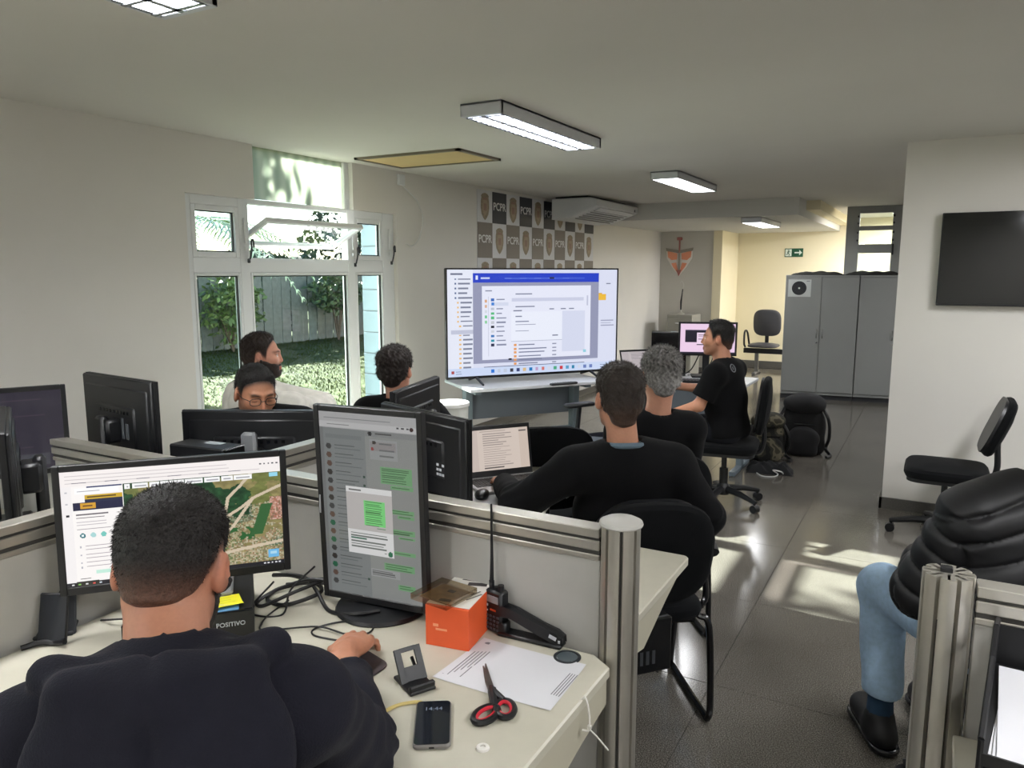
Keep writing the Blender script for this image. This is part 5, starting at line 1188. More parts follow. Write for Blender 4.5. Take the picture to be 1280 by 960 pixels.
def visitor_chair(label, loc, rot, seat_z=.46, arms=False):
    """Fixed chair on a bent black tube frame, facing local +Y."""
    t = thing('visitor_chair', label, 'chair', loc, rot)
    xf(cushion(.48, .46, .065), None, (0, .02, seat_z - .065)).build('seat', FAB, t)
    Rb = rx(R_(90 + 12)); xf(cushion(.45, .41, .06, power=2.9), Rb, (0, -.215, seat_z + .225)).build('backrest', FAB, t)
    xf(MB().prism(rrect(.43, .39, .16, 9), -.016, .004), Rb, (0, -.215, seat_z + .225)).build('back_shell', BLK, t, 40)
    xf(MB().box((0, .05, -.0185), (.05, .016, .002)), Rb, (0, -.215, seat_z + .265)).build('label_plate', mat('pale_metal', (200, 198, 190), .3, .6), t, 0)
    TB = mat('black_tube_enamel', (16, 16, 18), .2)
    for sx in (-1, 1):
        MB().tube([(sx * .2, -.19, seat_z - .04), (sx * .235, -.21, seat_z - .08), (sx * .24, -.235, .1), (sx * .24, -.22, .02), (sx * .24, -.16, .013), (sx * .24, .16, .013), (sx * .24, .20, .03), (sx * .235, .13, seat_z - .1), (sx * .2, .1, seat_z - .045)], .0125, 8, 6).build('leg', TB, t)
    if arms:
        for sx in (-1, 1):
            MB().tube([(sx * .22, -.1, seat_z - .07), (sx * .27, -.08, seat_z - .02), (sx * .275, -.02, seat_z + .12), (sx * .275, .0, seat_z + .19)], .012, 8).build('arm_post', TB, t)
            MB().tube([(sx * .275, -.13, seat_z + .17), (sx * .277, -.05, seat_z + .205), (sx * .277, .08, seat_z + .205), (sx * .277, .15, seat_z + .17)], .022, 8).build('armrest', BLK, t)
    MB().tube([(0, -.1, seat_z - .07), (0, -.235, seat_z - .04), (0, -.262, seat_z + .06), (0, -.262, seat_z + .25)], .02, 8).build('back_support', TB, t)
    MB().cyl((-.2, -.15, seat_z - .075), (.2, -.15, seat_z - .075), .011, n=8).cyl((-.2, .1, seat_z - .075), (.2, .1, seat_z - .075), .011, n=8).build('cross_tube', TB, t)
    return t
# ------------------------------------------------------------------ people: smooth surfaces grown round posed skeletons
def A(*p): return np.array(p, np.float32)
def nrm(v): v = np.asarray(v, np.float64); return v / (np.linalg.norm(v) + 1e-12)
def dcap(P, a, b, r1, r2):
    a, b = np.asarray(a, np.float32), np.asarray(b, np.float32); ba = b - a; pa = P - a
    t = np.clip(pa @ ba / float(ba @ ba + 1e-9), 0, 1); q = pa - t[:, None] * ba
    return np.sqrt((q * q).sum(1)) - (r1 + (r2 - r1) * t)
def dell(P, c, r, R=None):
    q = P - np.asarray(c, np.float32)
    if R is not None: q = q @ np.asarray(R, np.float32)
    r = np.asarray(r, np.float32); k0 = np.sqrt(((q / r) ** 2).sum(1)); k1 = np.sqrt(((q / (r * r)) ** 2).sum(1)) + 1e-6
    return k0 * (k0 - 1) / k1
def smin(a, b, k):
    h = np.clip(.5 + .5 * (b - a) / k, 0, 1); return b * (1 - h) + a * h - k * h * (1 - h)
def smax(a, b, k): return -smin(-a, -b, k)
def sstep(e0, e1, x): t = np.clip((x - e0) / (e1 - e0), 0, 1); return t * t * (3 - 2 * t)
def surfnet(f, lo, hi, h, B=6):
    """Surface of f = 0 as quads, sampling only near the surface."""
    lo = np.asarray(lo, np.float64); nb = np.ceil((np.asarray(hi) - lo) / (h * B)).astype(int); n = nb * B + 1
    g = [lo[i] + (np.arange(nb[i]) + .5) * h * B for i in range(3)]
    Cc = np.stack(np.meshgrid(*g, indexing='ij'), -1).reshape(-1, 3).astype(np.float32)
    d = f(Cc).reshape(nb); near = np.abs(d) < h * B * 1.45
    fill = np.where(d < 0, -1., 1.).astype(np.float32)
    V = np.ones(n, np.float32); rep = fill.repeat(B, 0).repeat(B, 1).repeat(B, 2); V[:-1, :-1, :-1] = rep
    V[-1] = V[-2]; V[:, -1] = V[:, -2]; V[:, :, -1] = V[:, :, -2]
    nm = np.zeros(n, bool); r2 = near.repeat(B, 0).repeat(B, 1).repeat(B, 2); nm[:-1, :-1, :-1] = r2
    for ax in range(3):
        s1 = [slice(None)] * 3; s0 = [slice(None)] * 3; s1[ax] = slice(1, None); s0[ax] = slice(None, -1); nm[tuple(s1)] |= nm[tuple(s0)]
    idx = np.argwhere(nm); V[nm] = f((lo + idx * h).astype(np.float32))
    S = V < 0; cnt = np.zeros(n - 1, np.int8); offs = [(x, y, z) for x in (0, 1) for y in (0, 1) for z in (0, 1)]
    sl = lambda o: tuple(slice(o[i], n[i] - 1 + o[i]) for i in range(3))
    for o in offs: cnt += S[sl(o)]
    act = (cnt > 0) & (cnt < 8); ci = np.argwhere(act); m = len(ci)
    vid = -np.ones(n - 1, np.int32); vid[act] = np.arange(m)
    acc = np.zeros((m, 3)); wgt = np.zeros(m)
    for ax in range(3):
        for o in offs:
            if o[ax]: continue
            o2 = list(o); o2[ax] = 1; p0 = ci + np.array(o); p1 = ci + np.array(o2); a, b = V[tuple(p0.T)], V[tuple(p1.T)]; k = (a < 0) != (b < 0)
            t = a[k] / (a[k] - b[k]); q = np.tile(np.array(o, float), (k.sum(), 1)); q[:, ax] = t; acc[k] += q; wgt[k] += 1
    verts = lo + (ci + acc / np.maximum(wgt, 1)[:, None]) * h
    F = []
    for ax in range(3):
        b1, b2 = (ax + 1) % 3, (ax + 2) % 3
        s0 = [slice(1, n[i] - 1) for i in range(3)]; s1 = list(s0); s0[ax] = slice(0, n[ax] - 1); s1[ax] = slice(1, n[ax])
        A0, A1 = S[tuple(s0)], S[tuple(s1)]; e = np.argwhere(A0 != A1)
        if not len(e): continue
        base = e.copy(); base[:, b1] += 1; base[:, b2] += 1
        c = [base.copy() for _ in range(4)]; c[0][:, b1] -= 1; c[0][:, b2] -= 1; c[1][:, b2] -= 1; c[3][:, b1] -= 1
        q = np.stack([vid[tuple(x.T)] for x in c], 1); fl = A0[tuple(e.T)]
        q[~fl] = q[~fl][:, ::-1]; F.append(q)
    F = np.concatenate(F); F = F[(F >= 0).all(1)]
    return verts, F

def wrinkle(P, amp, s=28., seed=0.):
    a, b, c = A(.6, .3, .74), A(-.5, .8, .33), A(.3, -.6, .74)
    u, v, w_ = P @ a * s, P @ b * s, P @ c * s
    return amp * (np.sin(u + 1.8 * np.sin(v * .6 + seed)) * .6 + np.sin(w_ * 1.7 + 1.5 * np.sin(u * .5 + seed * 2)) * .4)

# --- head, in its own frame: x right, y forward, z up, centre between crown and chin
def head_sdf(q, beard=0., nose=1.):
    ax_ = np.abs(q[:, 0]); m = np.stack([ax_, q[:, 1], q[:, 2]], 1)
    d = dell(q, (0, -.012, .032), (.075, .096, .088))
    d = smin(d, dell(q, (0, .026, -.03), (.063, .068, .082)), .025)
    d = smin(d, dcap(m, (0, .070, -.097), (.018, .066, -.098), .019, .017), .025)
    d = smin(d, dcap(m, (.046, .002, -.052), (.03, .055, -.09), .018, .016), .025)
    d = smin(d, dell(m, (.043, .062, -.018), (.022, .022, .02)), .02)
    d = smin(d, dcap(m, (.008, .089, .024), (.04, .076, .024), .009, .009), .014)
    d = smax(d, -dell(m, (.031, .098, .004), (.019, .018, .012)), .012)
    d = smin(d, dell(m, (.031, .0755, .003), (.0135, .0125, .0115)), .003)
    d = smin(d, dcap(q, (0, .088, .014), (0, .104 * nose, -.028), .0070, .0105), .010)
    d = smin(d, dell(m, (.011, .092, -.034), (.008, .011, .007)), .007)
    d = smin(d, dcap(m, (0, .0915, -.0635), (.019, .081, -.065), .0065, .004), .006)
    d = smin(d, dcap(m, (0, .0905, -.0755), (.016, .081, -.073), .0072, .004), .006)
    d = smax(d, -dcap(m, (0, .102, -.0695), (.02, .088, -.069), .002, .002), .003)
    ear = dell(m, (.079, -.010, -.004), (.010, .019, .032), np.array([[.92, -.39, 0], [.39, .92, 0], [0, 0, 1.]]).T)
    ear = smax(ear, -dell(m, (.091, -.006, .003), (.009, .010, .019)), .006)
    return smin(d, ear, .006)
def skull_sdf(q):
    d = dell(q, (0, -.012, .032), (.075, .096, .088)); d = smin(d, dell(q, (0, .026, -.03), (.063, .068, .082)), .025)
    return smin(d, dcap(q, (0, -.045, -.02), (0, -.06, -.09), .055, .05), .03)
HLY = [-.13, -.08, -.05, -.034, -.022, .0, .012, .026, .036, .05, .062, .075]
HLZ = [-.046, -.046, -.042, -.02, .022, .024, .0, -.012, .034, .060, .076, .086]
def hairline(q, nape=0., front=0.): return q[:, 2] - np.interp(q[:, 1], HLY, HLZ).astype(np.float32) + nape * sstep(-.02, -.04, q[:, 1]) - sstep(-.03, -.055, q[:, 2]) * np.maximum(np.abs(q[:, 0]) - .04, 0) * 1.6 + front * sstep(.03, .06, q[:, 1])

# --- hand, in its own frame: origin wrist, y towards the fingers, z back of the hand, thumb at -x * side
def hand_joints(side, curl, spread=.06):
    out = []
    for k, (x, y, L_, r) in enumerate(((-.030, .086, .074, .0088), (-.010, .091, .082, .0088), (.011, .088, .076, .0084), (.030, .080, .060, .0074))):
        p = np.array([x * side, y, .0]); th = R_(6); pts = [p]; sp = (k - 1.5) * spread * side
        for ph_, c in zip((.50, .29, .21), curl if not hasattr(curl[0], '__len__') else curl[k]):
            th += R_(c); p = p + L_ * ph_ * np.array([math.sin(sp), math.cos(th), -math.sin(th)]); pts.append(p)
        out.append((pts, r))
    return out
def hand_sdf(q, side, curl, thumb):
    d = dell(q, (0, .048, .0), (.043, .056, .0165)); d = smin(d, dcap(q, (-.026 * side, .05, 0), (-.03 * side, .085, 0), .012, .0105), .012)
    d = smin(d, dcap(q, (.024 * side, .04, 0), (.029 * side, .079, -.001), .012, .0095), .012)
    d = smin(d, dcap(q, (0, .03, 0), (0, .09, 0), .014, .0105), .014); d = smin(d, dcap(q, (0, -.03, 0), (0, .03, 0), .025, .022), .02)
    d = smin(d, dcap(q, (-.02 * side, .02, -.006), (-.042 * side, .05, -.012), .017, .0125), .012)
    fing = None
    for pts, r in hand_joints(side, curl):
        c = dcap(q, pts[0] * np.array([1, .93, 1]), pts[1], r * 1.08, r)
        c = smin(c, dcap(q, pts[1], pts[2], r, r * .9), .004); c = smin(c, dcap(q, pts[2], pts[3], r * .9, r * .78), .004)
        fing = c if fing is None else np.minimum(fing, c)
    d = smin(d, fing, .006)
    t0, t1, t2 = thumb
    th = smin(dcap(q, t0, t1, .0115, .0098), dcap(q, t1, t2, .0098, .0082), .004)
    return smin(d, th, .008)
RELAX = ((28, 34, 22), (32, 36, 24), (36, 38, 26), (38, 40, 26))
FLAT = ((10, 14, 8), (10, 14, 8), (12, 16, 10), (14, 18, 10))
MOUSE = ((4, 22, 16), (6, 24, 18), (14, 30, 22), (20, 34, 24))

SKINM = attr_mat('skin', .48, bump=(160, .12), spec=.35, sss=.12)
def ik(S, W, la, lb, hint):
    S, W = np.array(S, float), np.array(W, float); v = W - S; d = np.linalg.norm(v)
    if d > (la + lb) * .985: W = S + v / d * (la + lb) * .985; d = (la + lb) * .985; v = W - S
    a = (la * la - lb * lb + d * d) / (2 * d); hgt = math.sqrt(max(la * la - a * a, 0)); u = v / d
    h_ = np.array(hint, float); h_ -= u * (h_ @ u); return S + u * a + nrm(h_) * hgt, W

def clothing_mat(name, col, bump=(420, .25), rough=.9, sheen=.03): return mat(name, col, rough, bump=bump, sheen=sheen, noise=(24, .08), spec=.15)

def person(label, J):
    """J: pel, nb (base of neck), yaw, head, hyaw, hpitch, hroll, wr (R, L), hint (R, L), kn, an; dress and hair in J too."""
    g = J.get
    pel, nb, head = (np.array(J[k], float) for k in ('pel', 'nb', 'head'))
    yaw = R_(J['yaw']); fwd = np.array([math.cos(yaw), math.sin(yaw), 0]); rgt = np.array([math.sin(yaw), -math.cos(yaw), 0])
    up = nrm(nb - pel); fw2 = nrm(fwd - up * (fwd @ up)); Rb = np.stack([rgt, fw2, nrm(np.cross(rgt, fw2))], 1)
    hy, hp, hr = R_(J['hyaw']), R_(g('hpitch', 0)), R_(g('hroll', 0))
    hf = np.array([math.cos(hy) * math.cos(hp), math.sin(hy) * math.cos(hp), math.sin(hp)]); hx = np.array([math.sin(hy), -math.cos(hy), 0]); hu = np.cross(hx, hf)
    hx, hu = hx * math.cos(hr) + hu * math.sin(hr), hu * math.cos(hr) - hx * math.sin(hr); Rh = np.stack([hx, hf, hu], 1).astype(np.float32)
    sw = g('sw', .185); sh = [nb - up * g('drop', .055) + rgt * sw * s for s in (1, -1)]
    if g('shoff'): sh = [s + np.array(o) for s, o in zip(sh, g('shoff'))]
    wr, el = [], []
    for k in range(2):
        if g('el') and g('el')[k] is not None: e_, w_ = np.array(g('el')[k], float), np.array(J['wr'][k], float)
        else: e_, w_ = ik(sh[k], J['wr'][k], .29, .26, g('hint', (rgt * 1 - up, -rgt - up))[k])
        el.append(e_); wr.append(w_)
    hip = [pel + rgt * .09 * s - np.array([0, 0, .02]) for s in (1, -1)]
    kn = g('kn') or [h_ + fwd * .42 + rgt * s * .05 - np.array([0, 0, .0]) for h_, s in zip(hip, (1, -1))]
    an = g('an') or [np.array([k_[0] - fwd[0] * .02, k_[1] - fwd[1] * .02, .10]) for k_ in kn]
    kn = [np.array(k_, float) for k_ in kn]; an = [np.array(k_, float) for k_ in an]
    ft = [nrm(np.array(g('toe', (fwd, fwd))[k], float)) for k in range(2)]
    hr_c = head.astype(np.float32); bulk = g('bulk', 1.)
    neck0 = head + Rh @ np.array([0, -.022, -.045]); nb_in = nb + fw2 * .012
    # hands: frames
    HF = []
    for k in range(2):
        y_ = nrm(g('hdir')[k]) if g('hdir') and g('hdir')[k] is not None else nrm(wr[k] - el[k]); z_ = np.array(g('hup', ((0, 0, 1), (0, 0, 1)))[k], float); z_ = nrm(z_ - y_ * (z_ @ y_)); HF.append(np.stack([np.cross(y_, z_), y_, z_], 1).astype(np.float32))
    curls = g('curl', (RELAX, RELAX)); thumbs = []
    for k, s in enumerate((1, -1)): thumbs.append(g('thumb', {}).get(k) or ((-.038 * s, .035, -.010), (-.058 * s, .062, -.016), (-.060 * s, .088, -.022)))
    def torso(P, e, shl=.0):
        q = (P - pel.astype(np.float32)) @ Rb.astype(np.float32); L_ = float(np.linalg.norm(nb - pel))
        s = np.array([1, 1.38, 1], np.float32)
        c = dcap(q * s, (0, .01, .02), (0, .02, L_ * .42), .155 * bulk + e, .150 * bulk + e)
        c = smin(c, dcap(q * s, (0, .01, L_ * .5), (0, -.005, L_ * .76), .158 * bulk + e, .135 * bulk + e), .08) / 1.12
        c = smin(c, dcap(P, hip[0], hip[1], .098 * bulk + e, .098 * bulk + e), .06)
        c = smin(c, dcap(P, sh[0] - rgt * .03, sh[1] + rgt * .03, .060 + e, .060 + e), .06)
        for k in range(2): c = smin(c, dcap(P, nb - up * .02, sh[k], .052 + e, .056 + e), .05)
        return c
    def skin(P):
        d = torso(P, -.022)
        d = smin(d, dcap(P, neck0, nb_in - up * .03, .053 * g('neckr', 1.), .060 * g('neckr', 1.)), .03)
        for k in range(2):
            a_ = smin(dcap(P, sh[k], el[k], .046, .040), dcap(P, el[k], wr[k], .041, .027), .02); d = smin(d, a_, .025)
            l_ = smin(dcap(P, hip[k], kn[k], .075, .05), dcap(P, kn[k], an[k], .047, .034), .02); d = smin(d, l_, .02)
            d = smin(d, dcap(P, an[k] - np.array([0, 0, .04]), an[k] + ft[k] * .12 - np.array([0, 0, .065]), .026, .018), .02)
        for k in range(2):
            c = wr[k].astype(np.float32); r2 = ((P - c) ** 2).sum(1); hd_ = np.sqrt(r2) - .13; m_ = hd_ < .09
            if m_.any():
                q = (P[m_] - c) @ HF[k]; hd_ = hd_.copy(); hd_[m_] = hand_sdf(q, (1, -1)[k], curls[k], thumbs[k])
                d = np.where(m_, smin(d, hd_, .012), d)
        q = P - hr_c; hd_ = np.sqrt((q * q).sum(1)) - .05; m_ = hd_ < .13
        if m_.any():
            v = head_sdf(q[m_] @ Rh, nose=g('nose', 1.)); d2 = d.copy(); d2[m_] = smin(d[m_], v, .028); d = d2
        return d
    pts = np.array([pel, nb, head, *sh, *el, *wr, *kn, *an]); lo, hi = pts.min(0) - .22, pts.max(0) + .22; lo[2] = max(lo[2], -.02)
    v, f = surfnet(skin, lo, hi, g('res', .0052))
    # skin colours
    base = lin(g('skin', (196, 146, 120))); col = np.tile(base, (len(v), 1)); q = ((v - head) @ Rh); inh = np.linalg.norm(q, axis=1) < .16
    ax_ = np.abs(q[:, 0]); hc = lin(g('hair', (38, 30, 26)))
    def mixc(w_, c): col[:] = col * (1 - w_[:, None]) + np.asarray(c) * w_[:, None]
    red = base * np.array([1.05, .72, .68])
    mixc(.5 * inh * np.exp(-(((ax_ - .08) / .014) ** 2 + ((q[:, 2] + .004) / .03) ** 2 + ((q[:, 1] + .01) / .03) ** 2)), red)
    mixc(.45 * inh * np.exp(-((q[:, 0] / .02) ** 2 + ((q[:, 1] - .11) / .02) ** 2 + ((q[:, 2] + .028) / .02) ** 2)), red)
    st = g('stubble', .0); reg = sstep(-.030, -.050, q[:, 2] - np.clip((.03 - q[:, 1]) * .8, -.0, .06)) * sstep(-.03, .0, q[:, 1]) * sstep(-.16, -.11, q[:, 2])
    mixc(st * inh * reg, hc * .8 + base * .1)
    mixc(.8 * inh * (np.exp(-(((ax_ / .026) ** 4) + ((q[:, 2] + .0695) / .0115) ** 4)) * sstep(.074, .084, q[:, 1])), base * np.array([.82, .5, .5]))
    mixc(.85 * inh * np.exp(-(((ax_ - .031) / .019) ** 4 + ((q[:, 2] - .0265 + .12 * np.abs(ax_ - .034)) / .0052) ** 4)) * (q[:, 1] > .055), hc)
    if not g('eyes_down'):
        e = np.sqrt((ax_ - .031) ** 2 + ((q[:, 2] - .003) * 1.6) ** 2); fr_ = inh * (q[:, 1] > .077); mixc(fr_ * sstep(.0125, .0105, e), lin((226, 220, 214))); mixc(fr_ * sstep(.0066, .0052, e), lin((44, 30, 24)))
    mixc(.7 * inh * np.exp(-(((ax_ - .031) / .015) ** 4 + ((q[:, 2] - (.0105 if not g('eyes_down') else -.004)) / .0026) ** 4)) * (q[:, 1] > .072), hc)
    cov = sstep(-.008 - .02 * g('fade', 0.), .012 + .02 * g('fade', 0.), hairline(q, g('nape', 0.), g('front', 0.)))
    fd = g('fade', 0.); cv = cov * (1 - fd + fd * sstep(-.06, .035, q[:, 2])); mixc(inh * np.clip(cv, 0, 1) * (ax_ < .077) * (q[:, 2] > -.075), hc)
    col *= np.random.default_rng(int(abs(head[0] * 1000))).uniform(.96, 1.04, (len(v), 1))
    body = np_mesh('person', v, f, SKINM, None, 180, np.clip(col, 0, 1)); tag(body, label, 'person')
    # hair
    if g('hair_t', 1):
        ts, tt = g('side_t', .008), g('top_t', .018); seed = g('seed', 1.); tex = g('hair_amp', .0028)
        def hf_(P):
            q = (P - hr_c) @ Rh; H = hairline(q, g('nape', 0.), g('front', 0.)); t = ts + (tt - ts) * sstep(.03, .095, q[:, 2]) + g('front_t', 0.) * sstep(.02, .08, q[:, 1]) * sstep(.05, .09, q[:, 2]) + g('back_t', 0.) * sstep(-.03, -.08, q[:, 1]) * sstep(-.08, .0, q[:, 2])
            n_ = tex * (np.sin(q[:, 0] * 190 + 2.2 * np.sin(q[:, 1] * 70 + seed)) * np.sin(q[:, 1] * 120 + 2 * np.sin(q[:, 2] * 60 + seed)) + .6 * np.sin(q[:, 2] * 240 + q[:, 0] * 170 + seed) * np.sin(q[:, 1] * 210)); s = sstep(-.004, .03 + fd * .05, H); dn = sstep(.0, -.035, H)
            earcut = dell(np.stack([np.abs(q[:, 0]), q[:, 1], q[:, 2]], 1), (.086, -.004, -.006), (.02, .022, .034))
            return smax(skull_sdf(q) - ((t + n_) * s - .004 * (1 - s) - .055 * dn), -earcut, .006)
        hv, hfc = surfnet(hf_, head - .16, head + .16, g('hres', .0042)); hq = (hv - head) @ Rh
        hcol = np.tile(hc, (len(hv), 1)); gr = g('grey')
        if gr is not None:
            g_ = np.random.default_rng(5); nz = .5 + .5 * np.sin(hq[:, 0] * 260 + 3 * np.sin(hq[:, 2] * 90)) * np.sin(hq[:, 1] * 200 + hq[:, 2] * 110); w_ = np.clip(nz * .7 + .5 * sstep(.06, -.02, hq[:, 2]) + g_.uniform(-.12, .12, len(hv)), 0, 1); hcol = hcol * (1 - w_[:, None]) + lin(gr) * w_[:, None]
        if fd: w_ = (1 - sstep(-.055, .02, hq[:, 2])) * .55 * fd; hcol = hcol * (1 - w_[:, None]) + (base * .5) * w_[:, None]
        hcol = hcol * np.random.default_rng(3).uniform(.7, 1.3, (len(hv), 1))
        ho_ = np_mesh('hair', hv, hfc, attr_mat('hair_strands', .5, bump=(330, .9), spec=.35), body, 180, np.clip(hcol, 0, 1))
        # single short strands standing off the hair surface
        nr = np.empty(len(hv) * 3, np.float32); ho_.data.vertices.foreach_get('normal', nr); nr = nr.reshape(-1, 3); g_ = np.random.default_rng(int(seed * 10) + 1)
        ok = np.where((hairline(hq, g('nape', 0.), g('front', 0.)) > .006) & (hq[:, 2] > -.06))[0]; pk = g_.choice(ok, g('strands', 4500)); q_ = hq[pk]
        ln_ = g('strand', .009) * g_.uniform(.6, 1.3, len(pk)) * (.55 + .45 * sstep(.0, .07, q_[:, 2])); comb = np.stack([.3 * np.sign(q_[:, 0]) * sstep(.0, .06, np.abs(q_[:, 0])), np.where(q_[:, 2] > .085, g('comb', .5), -.3) + 0 * q_[:, 0], np.where(q_[:, 2] > .085, .1, -.75)], 1) @ Rh.T
        dr = nr[pk] * .55 + comb * .8 + g_.normal(0, .22, (len(pk), 3)); dr /= np.linalg.norm(dr, axis=1)[:, None]; sd_ = np.cross(dr, g_.normal(size=(len(pk), 3))); sd_ /= np.linalg.norm(sd_, axis=1)[:, None]
        p0 = hv[pk] - nr[pk] * .0012 + g_.normal(0, .0015, (len(pk), 3)); wv_ = .0007
        sv = np.stack([p0 - sd_ * wv_, p0 + sd_ * wv_, p0 + dr * ln_[:, None]], 1).reshape(-1, 3)
        stuff(np_mesh('hair_strands', sv, np.arange(len(sv)).reshape(-1, 3), attr_mat('hair_strands', .5), ho_, 0, np.repeat(np.clip(hcol[pk] * g_.uniform(.7, 1.6, (len(pk), 1)), 0, 1), 3, 0)))
    if g('beard_t'):
        bt = g('beard_t')
        def bf_(P):
            q = (P - hr_c) @ Rh; ax2 = np.abs(q[:, 0]); reg = sstep(-.026, -.046, q[:, 2] - np.clip((.045 - q[:, 1]) * .75, 0, .055)) * sstep(-.012, .004, q[:, 1]); lipm = np.exp(-((ax2 / .022) ** 4 + ((q[:, 2] + .0695) / .012) ** 4))
            cheek = sstep(.0, .022, (-.040 - q[:, 2]) + (ax2 - .03) * .5 + .012 * (q[:, 1] < .05)); mous = np.exp(-((ax2 / .026) ** 4 + ((q[:, 2] + .052) / .007) ** 4))
            s = np.clip(np.maximum(reg * cheek, mous) - lipm, 0, 1); n_ = .0015 * np.sin(q[:, 0] * 420) * np.sin(q[:, 2] * 380 + q[:, 1] * 200)
            return head_sdf(q, nose=.9) - (bt + n_) * s + .004 * (1 - s)
        bv, bfc = surfnet(bf_, head - .15, head + .15, .0042); np_mesh('beard', bv, bfc, attr_mat('hair_strands', .5), body, 180, np.tile(hc * 1.1, (len(bv), 1)) * np.random.default_rng(8).uniform(.7, 1.3, (len(bv), 1)))
    # upper garment
    e = g('ease', .012); slv = g('sleeve', 1.); q8 = g('quilt'); hood = g('hood'); amp = g('wrk', .003); seed = g('seed', 1.)
    upd = up.astype(np.float32)
    def top(P):
        d = torso(P, e)
        t_ = ((P - pel.astype(np.float32)) @ Rb.astype(np.float32))
        if q8:
            ph_ = (t_[:, 2] + .45 * np.abs(t_[:, 0]) - .25 * np.abs(t_[:, 0]) ** 2) / .078; d = d - .013 * (1 - np.exp(-np.abs(ph_ - np.round(ph_)) * .078 / .009)) + .006
        d = d + wrinkle(P, amp, 24, seed) * sstep(.45, .0, t_[:, 2])
        for k in range(2):
            end = el[k] + (wr[k] - el[k]) * np.clip((slv - .5) * 2, 0, 1) if slv > .5 else sh[k] + (el[k] - sh[k]) * slv * 2
            if slv > .5:
                a_ = smin(dcap(P, sh[k], el[k], .056 + e, .050 + e), dcap(P, el[k], end, .050 + e, .034 + e * .8), .03)
                dd = np.sqrt(((P - el[k].astype(np.float32)) ** 2).sum(1)); ba = nrm(end - el[k]).astype(np.float32)
                if not q8: a_ = a_ + wrinkle(P, amp * .7, 34, seed + 1)
                a_ = a_ + .007 * np.sin((P @ ba) * 120 + 3 * np.sin(P @ upd * 40)) * np.exp(-(dd / .09) ** 2) * (amp > .002)
                if q8:
                    ba2 = nrm(el[k] - sh[k]).astype(np.float32); s_ = np.where(dcap(P, sh[k], el[k], 0, 0) < dcap(P, el[k], end, 0, 0), (P - sh[k].astype(np.float32)) @ ba2, .3 + (P - el[k].astype(np.float32)) @ ba)
                    pa_ = s_ / .075 + .5 * np.sin(P @ rgt.astype(np.float32) * 10); a_ = a_ - .012 * (1 - np.exp(-np.abs(pa_ - np.round(pa_)) * .075 / .009)) + .005
                else:
                    we = np.sqrt(((P - end.astype(np.float32)) ** 2).sum(1)); a_ = a_ - g('cuff', .0) * sstep(.055, .045, we)
            else: a_ = dcap(P, sh[k], end, .060 + e, .066 + e) + wrinkle(P, .003, 40, seed)
            cut = (P - end.astype(np.float32)) @ (nrm(end - (el[k] if slv > .5 else sh[k]))).astype(np.float32)
            a_ = smax(a_, cut, .008); sm_ = np.abs(d - a_); d = smin(d, a_, .03) + (.012 * np.exp(-(sm_ / .009) ** 2) if q8 else 0)
        d = smax(d, -(dcap(P, nb_in - up * .005, neck0 + up * .06, g('collar_r', .066), g('collar_r', .066))), .008)
        if hood:
            L_ = np.array(nb); T = lambda a, b, c: L_ + rgt * a + fw2 * b + up * c
            rim = [T(*p) for p in hood]; h_ = None
            for a, b in zip(rim, rim[1:]): c = dcap(P, a, b, .017, .017); h_ = c if h_ is None else smin(h_, c, .02)
            for p in rim[1:-1]: h_ = smin(h_, dcap(P, p, T(0, -.03, .015) + (p - T(0, -.03, .015)) * .5, .02, .016), .03)
            pou = dell(P, T(0, -.105, -.115), (.17, .056, .16), Rb); pou = smin(pou, dcap(P, T(0, -.10, -.2), T(0, -.12, -.30), .06, .02), .09)
            pou = pou + .010 * np.exp(-(t_[:, 0] / .009) ** 2) + wrinkle(P, .007, 19, 2.)
            h_ = smin(h_, pou, .03); h_ = smax(h_, -dcap(P, nb_in - up * .03, neck0 + up * .05, .062, .062), .01); d = smin(d, h_, .010)
            # waist-back crease below the pouch
        hem = g('hem', -.06); d = smax(d, -(t_[:, 2] - hem), .02)
        return d
    tv_, tf_ = surfnet(top, np.minimum.reduce([pel, nb, *sh, *el, *wr]) - .24, np.maximum.reduce([pel, nb, *sh, *el, *wr]) + .24, g('tres', .009))
    tn = np_mesh(g('top_name', 'sweater'), tv_, tf_, J['top'], body)
    if g('collar'):
        c0 = nb_in + up * .012 - fw2 * .004; an_ = np.linspace(0, 2 * np.pi, 25)[:-1]; rr = g('collar_r', .066)
        ring = [c0 + rgt * rr * 1.0 * math.cos(a) + fw2 * rr * 1.02 * math.sin(a) + up * (.018 - .028 * math.sin(a)) for a in an_]
        MB().rings(ring, g('collar_w', .009), 8, closed=True).build('collar', g('collar'), body)
    # trousers and shoes
    def tro(P):
        d = smax(dcap(P, hip[0], hip[1], .108 * bulk, .108 * bulk), ((P - pel.astype(np.float32)) @ upd) - .10, .02)
        for k in range(2):
            lw = g('legw', 1.); l_ = smin(dcap(P, hip[k], kn[k], .096 * bulk, .070 * lw), dcap(P, kn[k], an[k] + np.array([0, 0, g('trim', .0)]), .068 * lw, .058 * lw), .03)
            l_ = smax(l_, -(P - an[k].astype(np.float32)) @ A(0, 0, 1) + g('trim', 0.) - .02, .01); d = smin(d, l_, .02)
        return d + wrinkle(P, .0035, 30, 5.)
    pts2 = np.array([pel, *kn, *an]); tv_, tf_ = surfnet(tro, pts2.min(0) - .2, pts2.max(0) + .2, g('pres', .014)); np_mesh('trousers', tv_, tf_, J['bottom'], body)
